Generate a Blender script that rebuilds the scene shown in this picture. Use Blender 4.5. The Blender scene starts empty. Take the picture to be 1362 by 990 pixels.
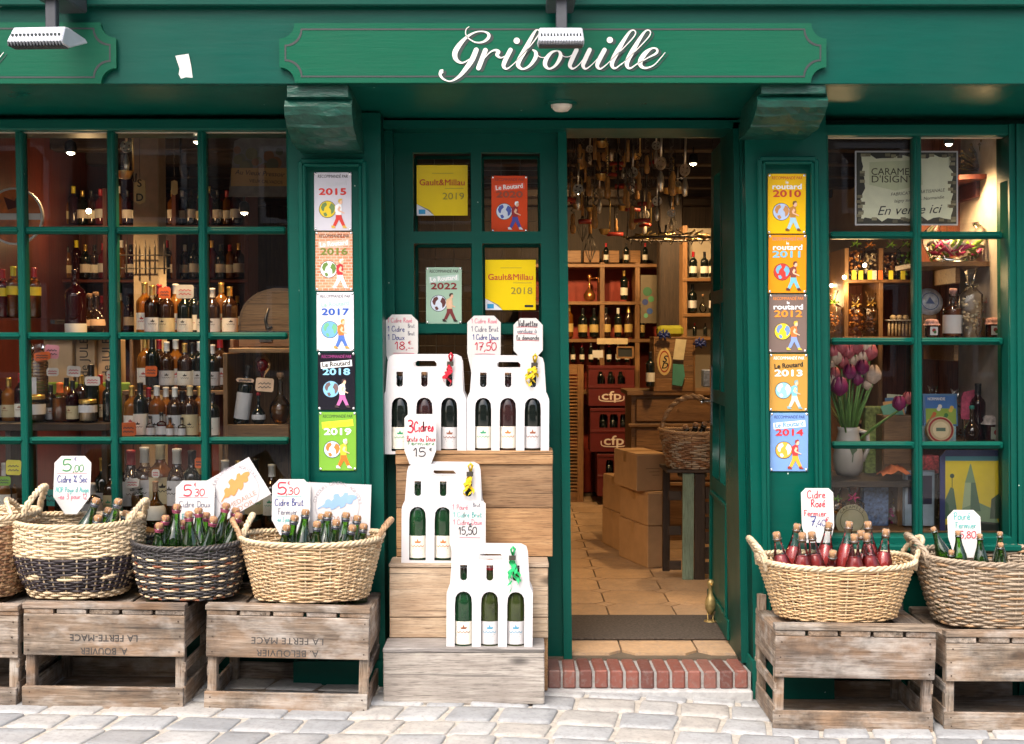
import bpy, bmesh, math, random
from mathutils import Vector, Matrix, Euler, noise
R = math.radians
random.seed(7)
scene = bpy.context.scene
COL = scene.collection

# ---------------------------------------------------------------- camera
F = 1650.0                      # focal length in photograph pixels (1362 wide)
CAM = Vector((0, -5.0, 1.45))
PITCH = math.atan(45 / F)
camd = bpy.data.cameras.new('camera'); cam = bpy.data.objects.new('camera', camd); COL.objects.link(cam)
camd.sensor_width = 36; camd.lens = F / 1362 * 36; camd.clip_end = 300; camd.clip_start = 0.05
cam.location = CAM; cam.rotation_euler = (R(90) - PITCH, 0, 0)
scene.camera = cam

# ---------------------------------------------------------------- sky, sun, exposure
world = bpy.data.worlds.new('World'); scene.world = world; world.use_nodes = True
wn = world.node_tree; bg = wn.nodes['Background']
sky = wn.nodes.new('ShaderNodeTexSky'); sky.sky_type = 'NISHITA'; sky.sun_disc = False
SUN_EL, SUN_ROT = 52, 200
sky.sun_elevation = R(SUN_EL); sky.sun_rotation = R(SUN_ROT)
sky.air_density = 1.0; sky.dust_density = 6.0; sky.ozone_density = 1.0
wn.links.new(sky.outputs[0], bg.inputs[0]); bg.inputs[1].default_value = 0.15
sd = bpy.data.lights.new('sun', 'SUN'); sun = bpy.data.objects.new('sun', sd); COL.objects.link(sun)
sd.energy = 1.4; sd.angle = R(45); sd.color = (1, .96, .9)
sun.location = (0, -4, 8); sun.rotation_euler = (R(90 - SUN_EL), 0, R(-20))
vs = scene.view_settings; vs.view_transform = 'Standard'; vs.look = 'None'; vs.exposure = 1.05; vs.gamma = 1.0; vs.use_curve_mapping = False
cy = scene.cycles
cy.use_denoising = True
cy.max_bounces = 8; cy.diffuse_bounces = 3; cy.glossy_bounces = 4; cy.transparent_max_bounces = 24; cy.transmission_bounces = 6
cy.sample_clamp_indirect = 4.0; cy.caustics_reflective = False; cy.caustics_refractive = False

# ---------------------------------------------------------------- pixel -> place
CR = Euler((R(90) - PITCH, 0, 0)).to_matrix()
def P(px, py, Y):
    d = CR @ Vector(((px - 681) / F, -(py - 495) / F, -1))
    return CAM + d * ((Y - CAM.y) / d.y)
def X(px, Y, py=450): return P(px, py, Y).x
def Z(py, Y, px=681): return P(px, py, Y).z
def S(Y): return (Y + 5.0) / F           # metres per pixel at depth Y

# ---------------------------------------------------------------- things and meshes
def tag(o, label=None, cat=None, group=None, kind=None):
    if label: o['label'] = label
    if cat: o['category'] = cat
    if group: o['group'] = group
    if kind: o['kind'] = kind
    return o
def thing(name, label, cat, loc=(0, 0, 0), rot=(0, 0, 0), group=None):
    o = bpy.data.objects.new(name, None); COL.objects.link(o); o.empty_display_size = .05
    o.location = loc; o.rotation_euler = rot
    return tag(o, label, cat, group)
def link(name, me, parent=None, loc=(0, 0, 0), rot=(0, 0, 0), scale=None):
    o = bpy.data.objects.new(name, me); COL.objects.link(o); o.location = loc; o.rotation_euler = rot
    if scale: o.scale = scale
    if parent: o.parent = parent
    return o
def copy_tree(o, parent=None):
    c = o.copy(); COL.objects.link(c); c.parent = parent
    for ch in o.children: copy_tree(ch, c)
    return c

class MB:
    def __init__(s): s.v = []; s.f = []; s.m = []; s.sm = []
    def add(s, vs, fs, mi=0, smooth=False):
        b = len(s.v); s.v += [tuple(p) for p in vs]
        for f in fs: s.f.append(tuple(i + b for i in f)); s.m.append(mi); s.sm.append(smooth)
        return s
    def box(s, x0, x1, y0, y1, z0, z1, mi=0):
        return s.add([(x0,y0,z0),(x1,y0,z0),(x1,y1,z0),(x0,y1,z0),(x0,y0,z1),(x1,y0,z1),(x1,y1,z1),(x0,y1,z1)],
                     [(0,3,2,1),(4,5,6,7),(0,1,5,4),(1,2,6,5),(2,3,7,6),(3,0,4,7)], mi)
    def hexa(s, c, mi=0):                  # eight corners: bottom ring then top ring
        return s.add(c, [(0,3,2,1),(4,5,6,7),(0,1,5,4),(1,2,6,5),(2,3,7,6),(3,0,4,7)], mi)
    def tube(s, pts, r, n=6, mi=0, closed=False, smooth=True, caps=True):
        pts = [Vector(p) for p in pts]; N = len(pts); rr = r if hasattr(r, '__len__') else [r] * N
        vs = []; up = None
        for i, p in enumerate(pts):
            a = pts[(i - 1) % N] if (closed or i > 0) else p; b = pts[(i + 1) % N] if (closed or i < N - 1) else p
            t = (b - a).normalized() if (b - a).length > 1e-9 else Vector((0, 0, 1))
            if up is None:
                up = Vector((0, 0, 1)) if abs(t.z) < .9 else Vector((0, 1, 0))
            u = (up - t * up.dot(t))
            u = u.normalized() if u.length > 1e-6 else t.orthogonal().normalized()
            up = u; w = t.cross(u)
            for k in range(n):
                a_ = 2 * math.pi * k / n
                vs.append(p + (u * math.cos(a_) + w * math.sin(a_)) * rr[i])
        fs = []
        for i in range(N if closed else N - 1):
            j = (i + 1) % N
            for k in range(n):
                fs.append((i*n+k, i*n+(k+1)%n, j*n+(k+1)%n, j*n+k))
        if not closed and caps:
            fs.append(tuple(range(n))[::-1]); fs.append(tuple((N-1)*n+k for k in range(n)))
        return s.add(vs, fs, mi, smooth)
    def lathe(s, prof, n=20, c=(0, 0, 0), mi=0, smooth=True, a0=0, a1=2*math.pi):
        full = abs(a1 - a0 - 2*math.pi) < 1e-6; m = n if full else n + 1
        vs = []
        for (r, z) in prof:
            for k in range(m):
                a = a0 + (a1 - a0) * k / n
                vs.append((c[0] + r * math.cos(a), c[1] + r * math.sin(a), c[2] + z))
        fs = []
        for i in range(len(prof) - 1):
            for k in range(n):
                k2 = (k + 1) % m
                fs.append((i*m+k, i*m+k2, (i+1)*m+k2, (i+1)*m+k))
        return s.add(vs, fs, mi, smooth)
    def prism(s, poly, y0, y1, mi=0):      # poly in (x, z), front at y0
        n = len(poly)
        return s.add([(x, y0, z) for x, z in poly] + [(x, y1, z) for x, z in poly],
                     [tuple(range(n)), tuple(range(2*n-1, n-1, -1))] + [(i, n+i, n+(i+1)%n, (i+1)%n) for i in range(n)], mi)
    def mesh(s, name, mats):
        me = bpy.data.meshes.new(name); me.from_pydata(s.v, [], s.f)
        for m in (mats if isinstance(mats, (list, tuple)) else [mats]): me.materials.append(m)
        me.polygons.foreach_set('material_index', s.m); me.polygons.foreach_set('use_smooth', s.sm); me.update()
        return me
    def build(s, name, mats, parent=None, loc=(0,0,0), rot=(0,0,0), bevel=0, seg=1):
        me = s.mesh(name, mats)
        if bevel: bevel_mesh(me, bevel, seg)
        return link(name, me, parent, loc, rot)
def bevel_mesh(me, w, seg=1):
    bm = bmesh.new(); bm.from_mesh(me)
    bmesh.ops.recalc_face_normals(bm, faces=bm.faces)
    ed = [e for e in bm.edges if len(e.link_faces) == 2 and e.calc_face_angle(0) > .5]
    bmesh.ops.bevel(bm, geom=ed, offset=w, segments=seg, profile=.6, affect='EDGES', clamp_overlap=True)
    bm.to_mesh(me); bm.free()
_bc = {}
def boxmesh(sx, sy, sz, mat, bevel=.002, seg=1, warp=0):
    k = (round(sx, 4), round(sy, 4), round(sz, 4), mat.name, bevel, seg)
    if k in _bc and not warp: return _bc[k]
    me = MB().box(-sx/2, sx/2, -sy/2, sy/2, -sz/2, sz/2).mesh('box', mat)
    if bevel: bevel_mesh(me, min(bevel, min(sx, sy, sz) * .35), seg)
    if warp:
        for v in me.vertices:
            v.co += Vector((random.uniform(-1, 1), random.uniform(-1, 1), random.uniform(-1, 1))) * warp
    else: _bc[k] = me
    return me
def piece(name, size, loc, mat, parent=None, rot=(0, 0, 0), bevel=.002, warp=0):
    return link(name, boxmesh(*size, mat, bevel, 1, warp), parent, loc, rot)
def span(name, x, y, z, mat, parent=None, bevel=.002, rot=(0,0,0), warp=0):
    return piece(name, (x[1]-x[0], y[1]-y[0], z[1]-z[0]), ((x[0]+x[1])/2, (y[0]+y[1])/2, (z[0]+z[1])/2), mat, parent, rot, bevel, warp)
def bar(name, a, b, width, depth, mat, parent=None, bevel=.004):     # a straight bar in a plane of constant y
    a = Vector(a); b = Vector(b); d = b - a; ang = math.atan2(d.z, d.x)
    return piece(name, (d.length, depth, width), (a + b) / 2, mat, parent, (0, -ang, 0), bevel)

# flat shapes: outlines with holes, lettering.  u right, v up, w towards the street (-y)
def curve_mesh(cu, name):
    o = bpy.data.objects.new('t', cu); me = bpy.data.meshes.new_from_object(o); bpy.data.objects.remove(o)
    bpy.data.curves.remove(cu); me.name = name
    for v in me.vertices: x, y, z = v.co; v.co = (x, -z, y)
    return me
def plate_mesh(outer, holes, t, mat, name='plate'):
    cu = bpy.data.curves.new('c', 'CURVE'); cu.dimensions = '2D'; cu.fill_mode = 'BOTH'; cu.extrude = t / 2
    for pts in [outer] + list(holes):
        sp = cu.splines.new('POLY'); sp.points.add(len(pts) - 1); sp.use_cyclic_u = True
        for q, (u, v) in zip(sp.points, pts): q.co = (u, v, 0, 1)
    me = curve_mesh(cu, name); me.materials.clear(); me.materials.append(mat)
    return me
_fx = {}
def text_data(s, size, bold=0, shear=0, space=1.0, align='CENTER'):
    k = (s, bold, shear, space, align)
    if k not in _fx:
        cu = bpy.data.curves.new('t', 'FONT'); cu.body = s; cu.size = 1; cu.offset = bold; cu.shear = shear
        cu.space_character = space; cu.align_x = align; cu.resolution_u = 3; cu.fill_mode = 'FRONT'
        o = bpy.data.objects.new('t', cu); me = bpy.data.meshes.new_from_object(o)
        _fx[k] = ([tuple(v.co[:2]) for v in me.vertices], [tuple(p.vertices) for p in me.polygons])
        bpy.data.objects.remove(o); bpy.data.curves.remove(cu); bpy.data.meshes.remove(me)
    v, f = _fx[k]
    return [(x * size, y * size) for x, y in v], f
def smooth(pts, n=5, closed=False):
    out = []; N = len(pts)
    if N < 3: return [tuple(p) for p in pts]
    for i in range(N if closed else N - 1):
        g = lambda j: pts[j % N] if closed else pts[max(0, min(N - 1, j))]
        p0, p1, p2, p3 = g(i-1), g(i), g(i+1), g(i+2)
        for k in range(n):
            t = k / n
            out.append(tuple(.5 * (2*b + (c-a)*t + (2*a-5*b+4*c-d)*t*t + (3*b-a-3*c+d)*t**3) for a, b, c, d in zip(p0, p1, p2, p3)))
    if not closed: out.append(tuple(pts[-1]))
    return out
class Art:                                 # flat print, one mesh for each ink
    def __init__(s): s.l = {}
    def g(s, ink): return s.l.setdefault(ink, ([], []))
    def add(s, ink, vs, fs, w=.0):
        V, Fc = s.g(ink); b = len(V); V += [(u, -w, v) for u, v in vs]; Fc += [tuple(i + b for i in f) for f in fs]
        return s
    def poly(s, ink, pts, w=.0006): return s.add(ink, pts, [tuple(range(len(pts)))], w)
    def rect(s, ink, u0, u1, v0, v1, w=.0006): return s.poly(ink, [(u0, v0), (u1, v0), (u1, v1), (u0, v1)], w)
    def disc(s, ink, u, v, r, w=.0006, n=20, ry=None):
        return s.poly(ink, [(u + r*math.cos(2*math.pi*k/n), v + (ry or r)*math.sin(2*math.pi*k/n)) for k in range(n)], w)
    def text(s, ink, t, u, v, size, bold=0, shear=0, space=1.0, rot=0, w=.0012, align='CENTER', width=None):
        vs, fs = text_data(t, size, 0, shear, space, align); b_ = bold * size
        if width and vs:
            a = min(p[0] for p in vs); b = max(p[0] for p in vs); k = width / max(1e-6, b - a)
            vs = [(x * k, y) for x, y in vs]
        c, sn = math.cos(rot), math.sin(rot)
        for i, (du, dv) in enumerate(((0, 0), (-b_, 0), (b_, 0), (0, -b_*.8), (0, b_*.8)) if b_ else ((0, 0),)):
            s.add(ink, [(u + (x+du)*c - (y+dv)*sn, v + (x+du)*sn + (y+dv)*c) for x, y in vs], fs, w + i * .00004)
        return s
    def stroke(s, ink, pts, width, w=.0010):     # width: number, or pts carry a third value
        pp = [p if len(p) > 2 else (p[0], p[1], width) for p in pts]; vs = []; N = len(pp)
        for i, (u, v, wd) in enumerate(pp):
            a = pp[max(0, i-1)]; b = pp[min(N-1, i+1)]; dx, dy = b[0]-a[0], b[1]-a[1]; L = math.hypot(dx, dy) or 1
            nx, ny = -dy / L * wd / 2, dx / L * wd / 2
            vs += [(u + nx, v + ny), (u - nx, v - ny)]
        return s.add(ink, vs, [(2*i, 2*i+1, 2*i+3, 2*i+2) for i in range(N-1)], w)
    def hand(s, ink, t, u, v, size, pen=None, align='CENTER', rot=0, w=.0010, width=None):
        pen = (pen or size * .10) * 1.25; x = 0; st = []
        for ch in t:
            gw, ss = GL.get(ch, GL['-']); j = random.uniform(-.03, .03)
            for q in ss:
                st.append([(x + a * .1, b * .1 + j) for a, b in q])
            x += gw * .1 + .1
        tot = max(.1, x - .1); k = size if not width else width / tot
        off = {'CENTER': -tot / 2, 'LEFT': 0, 'RIGHT': -tot}[align]; c, sn = math.cos(rot), math.sin(rot)
        for q in st:
            q = [((a + off) * k, b * size) for a, b in q]
            q = smooth([(u + a*c - b*sn, v + a*sn + b*c) for a, b in q], 4)
            s.stroke(ink, q, pen, w)
        return s
    def build(s, parent, names=None, wrap=None, loc=(0,0,0), rot=(0,0,0)):
        for ink, (V, Fc) in s.l.items():
            nm = (names or {}).get(ink, 'lettering')
            VV = V
            if wrap: VV = [((wrap - y) * math.sin(x / wrap), -(wrap - y) * math.cos(x / wrap), z) for x, y, z in V]
            me = bpy.data.meshes.new(nm); me.from_pydata(VV, [], Fc); me.materials.append(ink); me.update()
            link(nm, me, parent, loc, rot)
def _gl(t):
    d = {}
    for row in t.strip().split('\n'):
        ch, w, st = row.split(' ', 2)
        d[ch] = (float(w), [[tuple(float(a) for a in p.split(',')) for p in q.split()] for q in st.split(';')])
    d[' '] = (3, []); return d
GL = _gl('''0 5 2.5,10 0.3,8 0,4 1,0.5 2.5,0 4.5,2 5,6 4,9.5 2.5,10
1 3 0,7 2,10 2,0
2 5 0.2,8 1.5,10 4,9.5 4.5,7 3,4 0,0 5,0.3
3 5 0.5,9.5 3,10 4.4,8 3,5.7 1.5,5.4 3.4,5 4.8,3 3,0 0,0.8
4 5 3.5,10 0,3.5 5,3.5;4,6 4,0
5 5 4.8,10 1,10 0.7,5.5 3,6.2 4.8,4 4,0.8 2,0 0,1
6 5 4,10 1.2,7 0,3 1.5,0 4,0.6 4.8,3 3,5 0.5,3.5
7 5 0,10 5,10 3,5 1.7,0;1,5 4.4,5
8 5 2.5,5.4 0.6,7.5 2.5,10 4.5,7.7 2.5,5.4 0,2.6 2.5,0 5,2.6 2.5,5.4
9 5 4.6,8 2.5,10 0.2,7.5 2,5.2 4.6,8 4,3 2,0
, 1.5 1.2,1 1,-0.5 0,-2
- 3 0,3 3,3
/ 4 0,-1 4,10
% 5 0,0 5,10;1,10 0,8.5 1,7.5 2,8.5 1,10;4,2.5 3,1 4,0 5,1 4,2.5
€ 4 4,9 2,10 0.6,7 0.6,3 2,0 4,1;0,6 3,6;0,4 2.7,4
C 6 5.4,8 4,10 1.5,9 0,5 1,1 3,0 5.6,1.6
D 6 1,10 1,0;0,10 4,9.5 6,6 5,1.5 2.5,0 0,0
B 5 1,10 1,0;0,9.6 3.5,10 4.4,8 1.2,5.4 4.8,4.4 5,1.6 3,0 0.4,0.2
F 5 1.5,9.4 1,0;0,9.6 3,10 5.2,9.6;0.4,5.2 3.8,5.4
P 5 1.2,9.6 0.8,0;0,9 3.4,10 4.8,7.8 3.4,5.2 1.2,4.8
S 5 4.6,8.6 3,10 0.8,8.6 1.4,6 4,4 4.2,1.2 2,0 0,1
R 6 1.2,9.6 0.8,0;0,9 3.4,10 4.8,7.8 3.4,5.6 1.2,5 3,3.6 5.6,0
V 6 0,9 1,10 2.4,0 3.4,1 5.6,10
A 6 0,0 3,10 5.6,0;1,4 4.6,4
O 6 3,10 0.5,8 0,4 2,0 5,1 6,5.6 4.6,9.4 3,10
a 5 4,4.4 2.2,5.2 0.2,3 0.6,0.6 2.4,0.2 4,3 4,5 4,1 5,0
b 4 0.6,10 0.4,4 0.6,0.2 3,0.4 4,3 2.4,5 0.6,3
c 4 3.8,4.2 2.2,5.2 0.4,3 1,0.4 4,0.6
d 5 4,4.4 2.2,5.2 0.2,3 0.8,0.2 2.8,0.6 4,4 4.2,10 4,1 5,0
e 4 0.4,2.4 3.4,3.4 2.6,5.2 0.8,4.4 0.4,1.6 2,0 4.2,1
é 4 0.4,2.4 3.4,3.4 2.6,5.2 0.8,4.4 0.4,1.6 2,0 4.2,1;2,7 3.6,9
à 5 4,4.4 2.2,5.2 0.2,3 0.6,0.6 2.4,0.2 4,3 4,5 4,1 5,0;1.4,8.6 2.6,7
f 4 0,-3 1.4,0 2.4,8 4,10;0.4,5 3.4,5
g 5 4,4.4 2.2,5.2 0.2,3 1,0.4 3,1 4,4.6 3.8,-2 2,-3.6 0,-2
h 5 0.4,10 0.4,0 1.6,4.4 3.4,5 4,3 4,0.4 5,0
i 2 0.6,5 0.6,0.6 2,0;0.7,7.6 0.9,7.9
l 3 0,1 2,7 2,10 0.8,9 0.8,1 2.4,0
m 8 0.3,5 0.4,0 1.4,4.4 2.6,5 3.4,3 3.4,0 4.6,4.4 6,5 6.8,3 6.8,0.4 8,0
n 5 0.3,5 0.4,0 1.6,4.4 3.2,5 4,3 4,0.4 5,0
o 4 2,5.2 0.3,3.6 0.4,1 2,0 3.8,1.6 3.6,4.2 2,5.2 4.4,4.6
p 5 0.8,5 0.4,-4;0.6,3 2.6,5.2 4.2,3.4 3,0.4 0.6,0.8
q 5 4,4.4 2.2,5.2 0.2,3 1,0.4 3,1 4,4.6 3.8,-4
r 4 0.3,5 0.5,0 1,3.6 2.4,5 4,4.6
s 4 0,0.6 2.4,5.2 3,2 1.6,0 0.2,0.8
t 4 1.8,9 1.4,1 2.4,0 4,0.8;0,5.6 3.6,5.8
u 5 0.3,5 0.4,1 2,0 3.8,2 4,5 4,0.8 5,0
v 4 0.2,5 1.6,0 3,3 3.4,5.2
x 4 0.2,5 3.8,0;3.8,5 0.2,0
y 5 0.3,5 0.8,1.4 2.4,1 4,5 3.2,-2 1.4,-3.6 0,-2.4''')
# ---------------------------------------------------------------- materials
_m = {}
def _new(name):
    m = bpy.data.materials.new(name); m.use_nodes = True; nt = m.node_tree
    return m, nt, nt.nodes['Principled BSDF']
def N(nt, kind, **kw):
    n = nt.nodes.new('ShaderNode' + kind)
    for k, v in kw.items(): setattr(n, k, v)
    return n
def coords(nt, scale=(1, 1, 1), rnd=True):
    tc = N(nt, 'TexCoord'); mp = N(nt, 'Mapping'); mp.inputs['Scale'].default_value = scale
    nt.links.new(tc.outputs['Object'], mp.inputs['Vector'])
    if rnd:
        oi = N(nt, 'ObjectInfo'); ml = N(nt, 'Math', operation='MULTIPLY'); ml.inputs[1].default_value = 37.0
        nt.links.new(oi.outputs['Random'], ml.inputs[0]); nt.links.new(ml.outputs[0], mp.inputs['Location'])
    return mp.outputs['Vector']
def noise_n(nt, vec, scale, detail=3, rough=.55):
    n = N(nt, 'TexNoise'); n.inputs['Scale'].default_value = scale; n.inputs['Detail'].default_value = detail; n.inputs['Roughness'].default_value = rough
    nt.links.new(vec, n.inputs['Vector']); return n.outputs['Fac']
def ramp(nt, fac, stops):
    r = N(nt, 'ValToRGB'); e = r.color_ramp.elements
    while len(e) < len(stops): e.new(.5)
    for q, (p, c) in zip(e, stops): q.position = p; q.color = (*c, 1) if len(c) == 3 else c
    nt.links.new(fac, r.inputs[0]); return r.outputs[0]
def mixc(nt, fac, a, b, mode='MIX'):
    m = N(nt, 'Mix', data_type='RGBA', blend_type=mode)
    if isinstance(fac, (int, float)): m.inputs[0].default_value = fac
    else: nt.links.new(fac, m.inputs[0])
    for k, s in ((6, a), (7, b)):
        if isinstance(s, tuple): m.inputs[k].default_value = (*s, 1)
        else: nt.links.new(s, m.inputs[k])
    return m.outputs[2]
def bumpn(nt, h, strength, dist, bs):
    b = N(nt, 'Bump'); b.inputs['Strength'].default_value = strength; b.inputs['Distance'].default_value = dist
    nt.links.new(h, b.inputs['Height']); nt.links.new(b.outputs[0], bs.inputs['Normal'])
def mat(name, col, rough=.5, var=.12, scale=18, metal=0, bump=0, stretch=(1, 1, 1), coat=0, rv=.0, spec=.5):
    if name in _m: return _m[name]
    m, nt, bs = _new(name); v = coords(nt, stretch); f = noise_n(nt, v, scale)
    lo = tuple(max(0, c * (1 - var)) for c in col); hi = tuple(min(1, c * (1 + var)) for c in col)
    c = ramp(nt, f, [(.3, lo), (.7, hi)])
    if rv:
        oi = N(nt, 'ObjectInfo'); c2 = ramp(nt, oi.outputs['Random'], [(0, (1-rv,)*3), (1, (min(1,1+rv),)*3)])
        c = mixc(nt, 1.0, c, c2, 'MULTIPLY')
    nt.links.new(c, bs.inputs['Base Color'])
    bs.inputs['Roughness'].default_value = rough; bs.inputs['Metallic'].default_value = metal; bs.inputs['Coat Weight'].default_value = coat
    bs.inputs['Specular IOR Level'].default_value = spec
    if bump: bumpn(nt, f, bump, .004, bs)
    _m[name] = m; return m
def paint(name, col, chips=True, rough=.32, streak=(1, 1, 9)):
    if name in _m: return _m[name]
    m, nt, bs = _new(name); v = coords(nt, streak, False); f = noise_n(nt, v, 7, 5, .65)
    v1 = coords(nt, (1, 1, 1), False); g = noise_n(nt, v1, 1.7, 4)
    c = ramp(nt, f, [(.25, tuple(a * .92 for a in col)), (.75, tuple(min(1, a * 1.09) for a in col))])
    c = mixc(nt, ramp(nt, g, [(.35, (0,)*3), (.7, (.55,)*3)]), c, tuple(min(1, a * .86 + .006) for a in col))
    if chips:
        vo = N(nt, 'TexVoronoi'); vo.inputs['Scale'].default_value = 11; nt.links.new(v1, vo.inputs['Vector'])
        n2 = noise_n(nt, v1, 90, 2); ad = N(nt, 'Math', operation='MULTIPLY_ADD'); nt.links.new(n2, ad.inputs[0]); ad.inputs[1].default_value = .05; nt.links.new(vo.outputs['Distance'], ad.inputs[2])
        th = N(nt, 'Math', operation='LESS_THAN'); nt.links.new(ad.outputs[0], th.inputs[0]); th.inputs[1].default_value = .062
        n3 = noise_n(nt, v1, 5, 1); th3 = N(nt, 'Math', operation='GREATER_THAN'); nt.links.new(n3, th3.inputs[0]); th3.inputs[1].default_value = .47
        ml = N(nt, 'Math', operation='MULTIPLY'); nt.links.new(th.outputs[0], ml.inputs[0]); nt.links.new(th3.outputs[0], ml.inputs[1])
        c = mixc(nt, ml.outputs[0], c, (.42, .52, .46))
    nt.links.new(c, bs.inputs['Base Color'])
    rr = ramp(nt, g, [(.3, (rough - .06,)*3), (.75, (rough + .16,)*3)]); nt.links.new(rr, bs.inputs['Roughness'])
    bs.inputs['Specular IOR Level'].default_value = .17
    bumpn(nt, f, .16, .004, bs)
    _m[name] = m; return m
def wood(name, c1, c2, c3, axis='x', rough=.75, scale=1.0, knots=True, bump=.5, dirt=0):
    if name in _m: return _m[name]
    m, nt, bs = _new(name)
    st = {'x': (1.1, 22, 22), 'y': (22, 1.1, 22), 'z': (22, 22, 1.1)}[axis]
    v = coords(nt, tuple(a * scale for a in st)); f = noise_n(nt, v, 3.2, 6, .68)
    v2 = coords(nt, tuple((1.6 if a < 5 else 4.5) * scale for a in st)); g = noise_n(nt, v2, 2.2, 4, .6)
    fine = noise_n(nt, v, 13, 3, .7)
    c = ramp(nt, f, [(.28, c1), (.5, c2), (.74, c3)])
    c = mixc(nt, ramp(nt, g, [(.35, (0,)*3), (.72, (.8,)*3)]), c, c1)
    c = mixc(nt, ramp(nt, fine, [(.32, (.75,)*3), (.5, (0,)*3)]), c, tuple(a * .35 for a in c1))
    oi = N(nt, 'ObjectInfo'); c = mixc(nt, 1.0, c, ramp(nt, oi.outputs['Random'], [(0, (.66, .66, .69)), (.5, (.9, .86, .80)), (1, (1, .97, .93))]), 'MULTIPLY')
    cv = coords(nt, tuple((.5 if a < 5 else 34) * scale for a in st)); ck = noise_n(nt, cv, 2.0, 2, .5); c = mixc(nt, ramp(nt, ck, [(.30, (.8,)*3), (.36, (0,)*3)]), c, tuple(a * .3 for a in c1))
    if knots:
        kv = coords(nt, {'x': (3, 7, 7), 'y': (7, 3, 7), 'z': (7, 7, 3)}[axis]); vo = N(nt, 'TexVoronoi'); vo.inputs['Scale'].default_value = 1.0; nt.links.new(kv, vo.inputs['Vector'])
        kf = ramp(nt, vo.outputs['Distance'], [(.08, (.9,)*3), (.17, (0,)*3)]); c = mixc(nt, kf, c, tuple(a * .3 for a in c1))
    if dirt > .5:
        sv = coords(nt, (2.2, 4, 5)); sn_ = noise_n(nt, sv, 1.6, 4, .6); c = mixc(nt, ramp(nt, sn_, [(.45, (0,)*3), (.68, (.55,)*3)]), c, (.30, .17, .085)); c = mixc(nt, ramp(nt, noise_n(nt, sv, 2.7, 4, .6), [(.5, (0,)*3), (.72, (.6,)*3)]), c, (.56, .53, .49))
    if dirt:
        dv = coords(nt, (1, 1, 1)); dn = noise_n(nt, dv, 6, 5, .7); c = mixc(nt, ramp(nt, dn, [(.5, (0,)*3), (.75, (dirt,)*3)]), c, (.03, .027, .024))
    nt.links.new(c, bs.inputs['Base Color']); bs.inputs['Roughness'].default_value = rough
    bumpn(nt, f, bump, .004, bs)
    _m[name] = m; return m
def clear(name, tint, rough=.02, ior=1.5, body=None, bodyfac=0.0, refl=1.0):     # thin-walled glass: tinted see-through plus Fresnel reflection
    if name in _m: return _m[name]
    m = bpy.data.materials.new(name); m.use_nodes = True; nt = m.node_tree; nt.nodes.clear()
    out = N(nt, 'OutputMaterial'); tr = N(nt, 'BsdfTransparent'); tr.inputs[0].default_value = (*tint, 1)
    gl = N(nt, 'BsdfGlossy'); gl.inputs['Roughness'].default_value = rough; gl.inputs['Color'].default_value = (refl, refl, refl, 1)
    fr = N(nt, 'Fresnel'); fr.inputs['IOR'].default_value = ior
    src = tr.outputs[0]
    if body:
        df = N(nt, 'BsdfDiffuse'); df.inputs[0].default_value = (*body, 1); tl = N(nt, 'BsdfTranslucent'); tl.inputs[0].default_value = (*body, 1)
        a = N(nt, 'MixShader'); a.inputs[0].default_value = .5; nt.links.new(df.outputs[0], a.inputs[1]); nt.links.new(tl.outputs[0], a.inputs[2])
        b = N(nt, 'MixShader'); b.inputs[0].default_value = bodyfac; nt.links.new(tr.outputs[0], b.inputs[1]); nt.links.new(a.outputs[0], b.inputs[2]); src = b.outputs[0]
    mx = N(nt, 'MixShader'); nt.links.new(fr.outputs[0], mx.inputs[0]); nt.links.new(src, mx.inputs[1]); nt.links.new(gl.outputs[0], mx.inputs[2])
    nt.links.new(mx.outputs[0], out.inputs[0]); _m[name] = m; return m
def glow(name, col, s):
    if name in _m: return _m[name]
    m, nt, bs = _new(name); bs.inputs['Base Color'].default_value = (*col, 1); bs.inputs['Emission Color'].default_value = (*col, 1); bs.inputs['Emission Strength'].default_value = s
    _m[name] = m; return m
def ink(r, g, b): return mat('ink_%d_%d_%d' % (r*255, g*255, b*255), (r, g, b), .6, .04, 30)
def srgb(r, g, b):
    f = lambda c: ((c/255 + .055) / 1.055) ** 2.4 if c > 10 else c / 255 / 12.92
    return (f(r), f(g), f(b))
def sink(r, g, b): return ink(*srgb(r, g, b))

GREEN = paint('green_paint', (.0003, .074, .054))
GREEN_D = paint('green_door_paint', (.0003, .062, .045))
GREEN_F = paint('green_fascia_paint', (.0003, .064, .047), streak=(.6, 1, 5))
GREEN_S = paint('green_sign_paint', (.0012, .088, .047), chips=False, streak=(.6, 1, 9))
BLACKLINE = mat('dark_line', (.018, .03, .03), .5)
WHITE_P = mat('white_paint', (.66, .65, .63), .45, .04)
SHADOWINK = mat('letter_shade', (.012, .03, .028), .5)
GLASS = clear('window_glass', (.96, .97, .965), .004, 1.5)
STEEL_D = mat('dark_bracket_metal', (.06, .065, .075), .45, .2, metal=.3)
ALU = mat('floodlight_aluminium', (.55, .58, .64), .35, .06, metal=.35)
CARD = mat('white_cardboard', (.60, .59, .605), .55, .03, 8)
PAPER = mat('price_card', (.62, .61, .595), .6, .03, 8)
OLDW = [wood('weathered_wood_' + a, (.11, .08, .06), (.33, .27, .215), (.64, .575, .51), a, dirt=.75, bump=.8) for a in 'xyz']
PINE = [wood('stand_pine_' + a, (.26, .135, .060), (.44, .26, .125), (.58, .38, .20), a, dirt=.12) for a in 'xyz']
GREYPINE = wood('stand_grey_pine', (.24, .215, .20), (.46, .435, .41), (.64, .625, .60), 'x', dirt=.2)
PALEPINE = wood('stand_pale_pine', (.36, .25, .165), (.57, .45, .33), (.70, .59, .47), 'x', dirt=.15)
CORK = mat('cork', (.36, .20, .10), .85, .3, 160, bump=.3)
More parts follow.
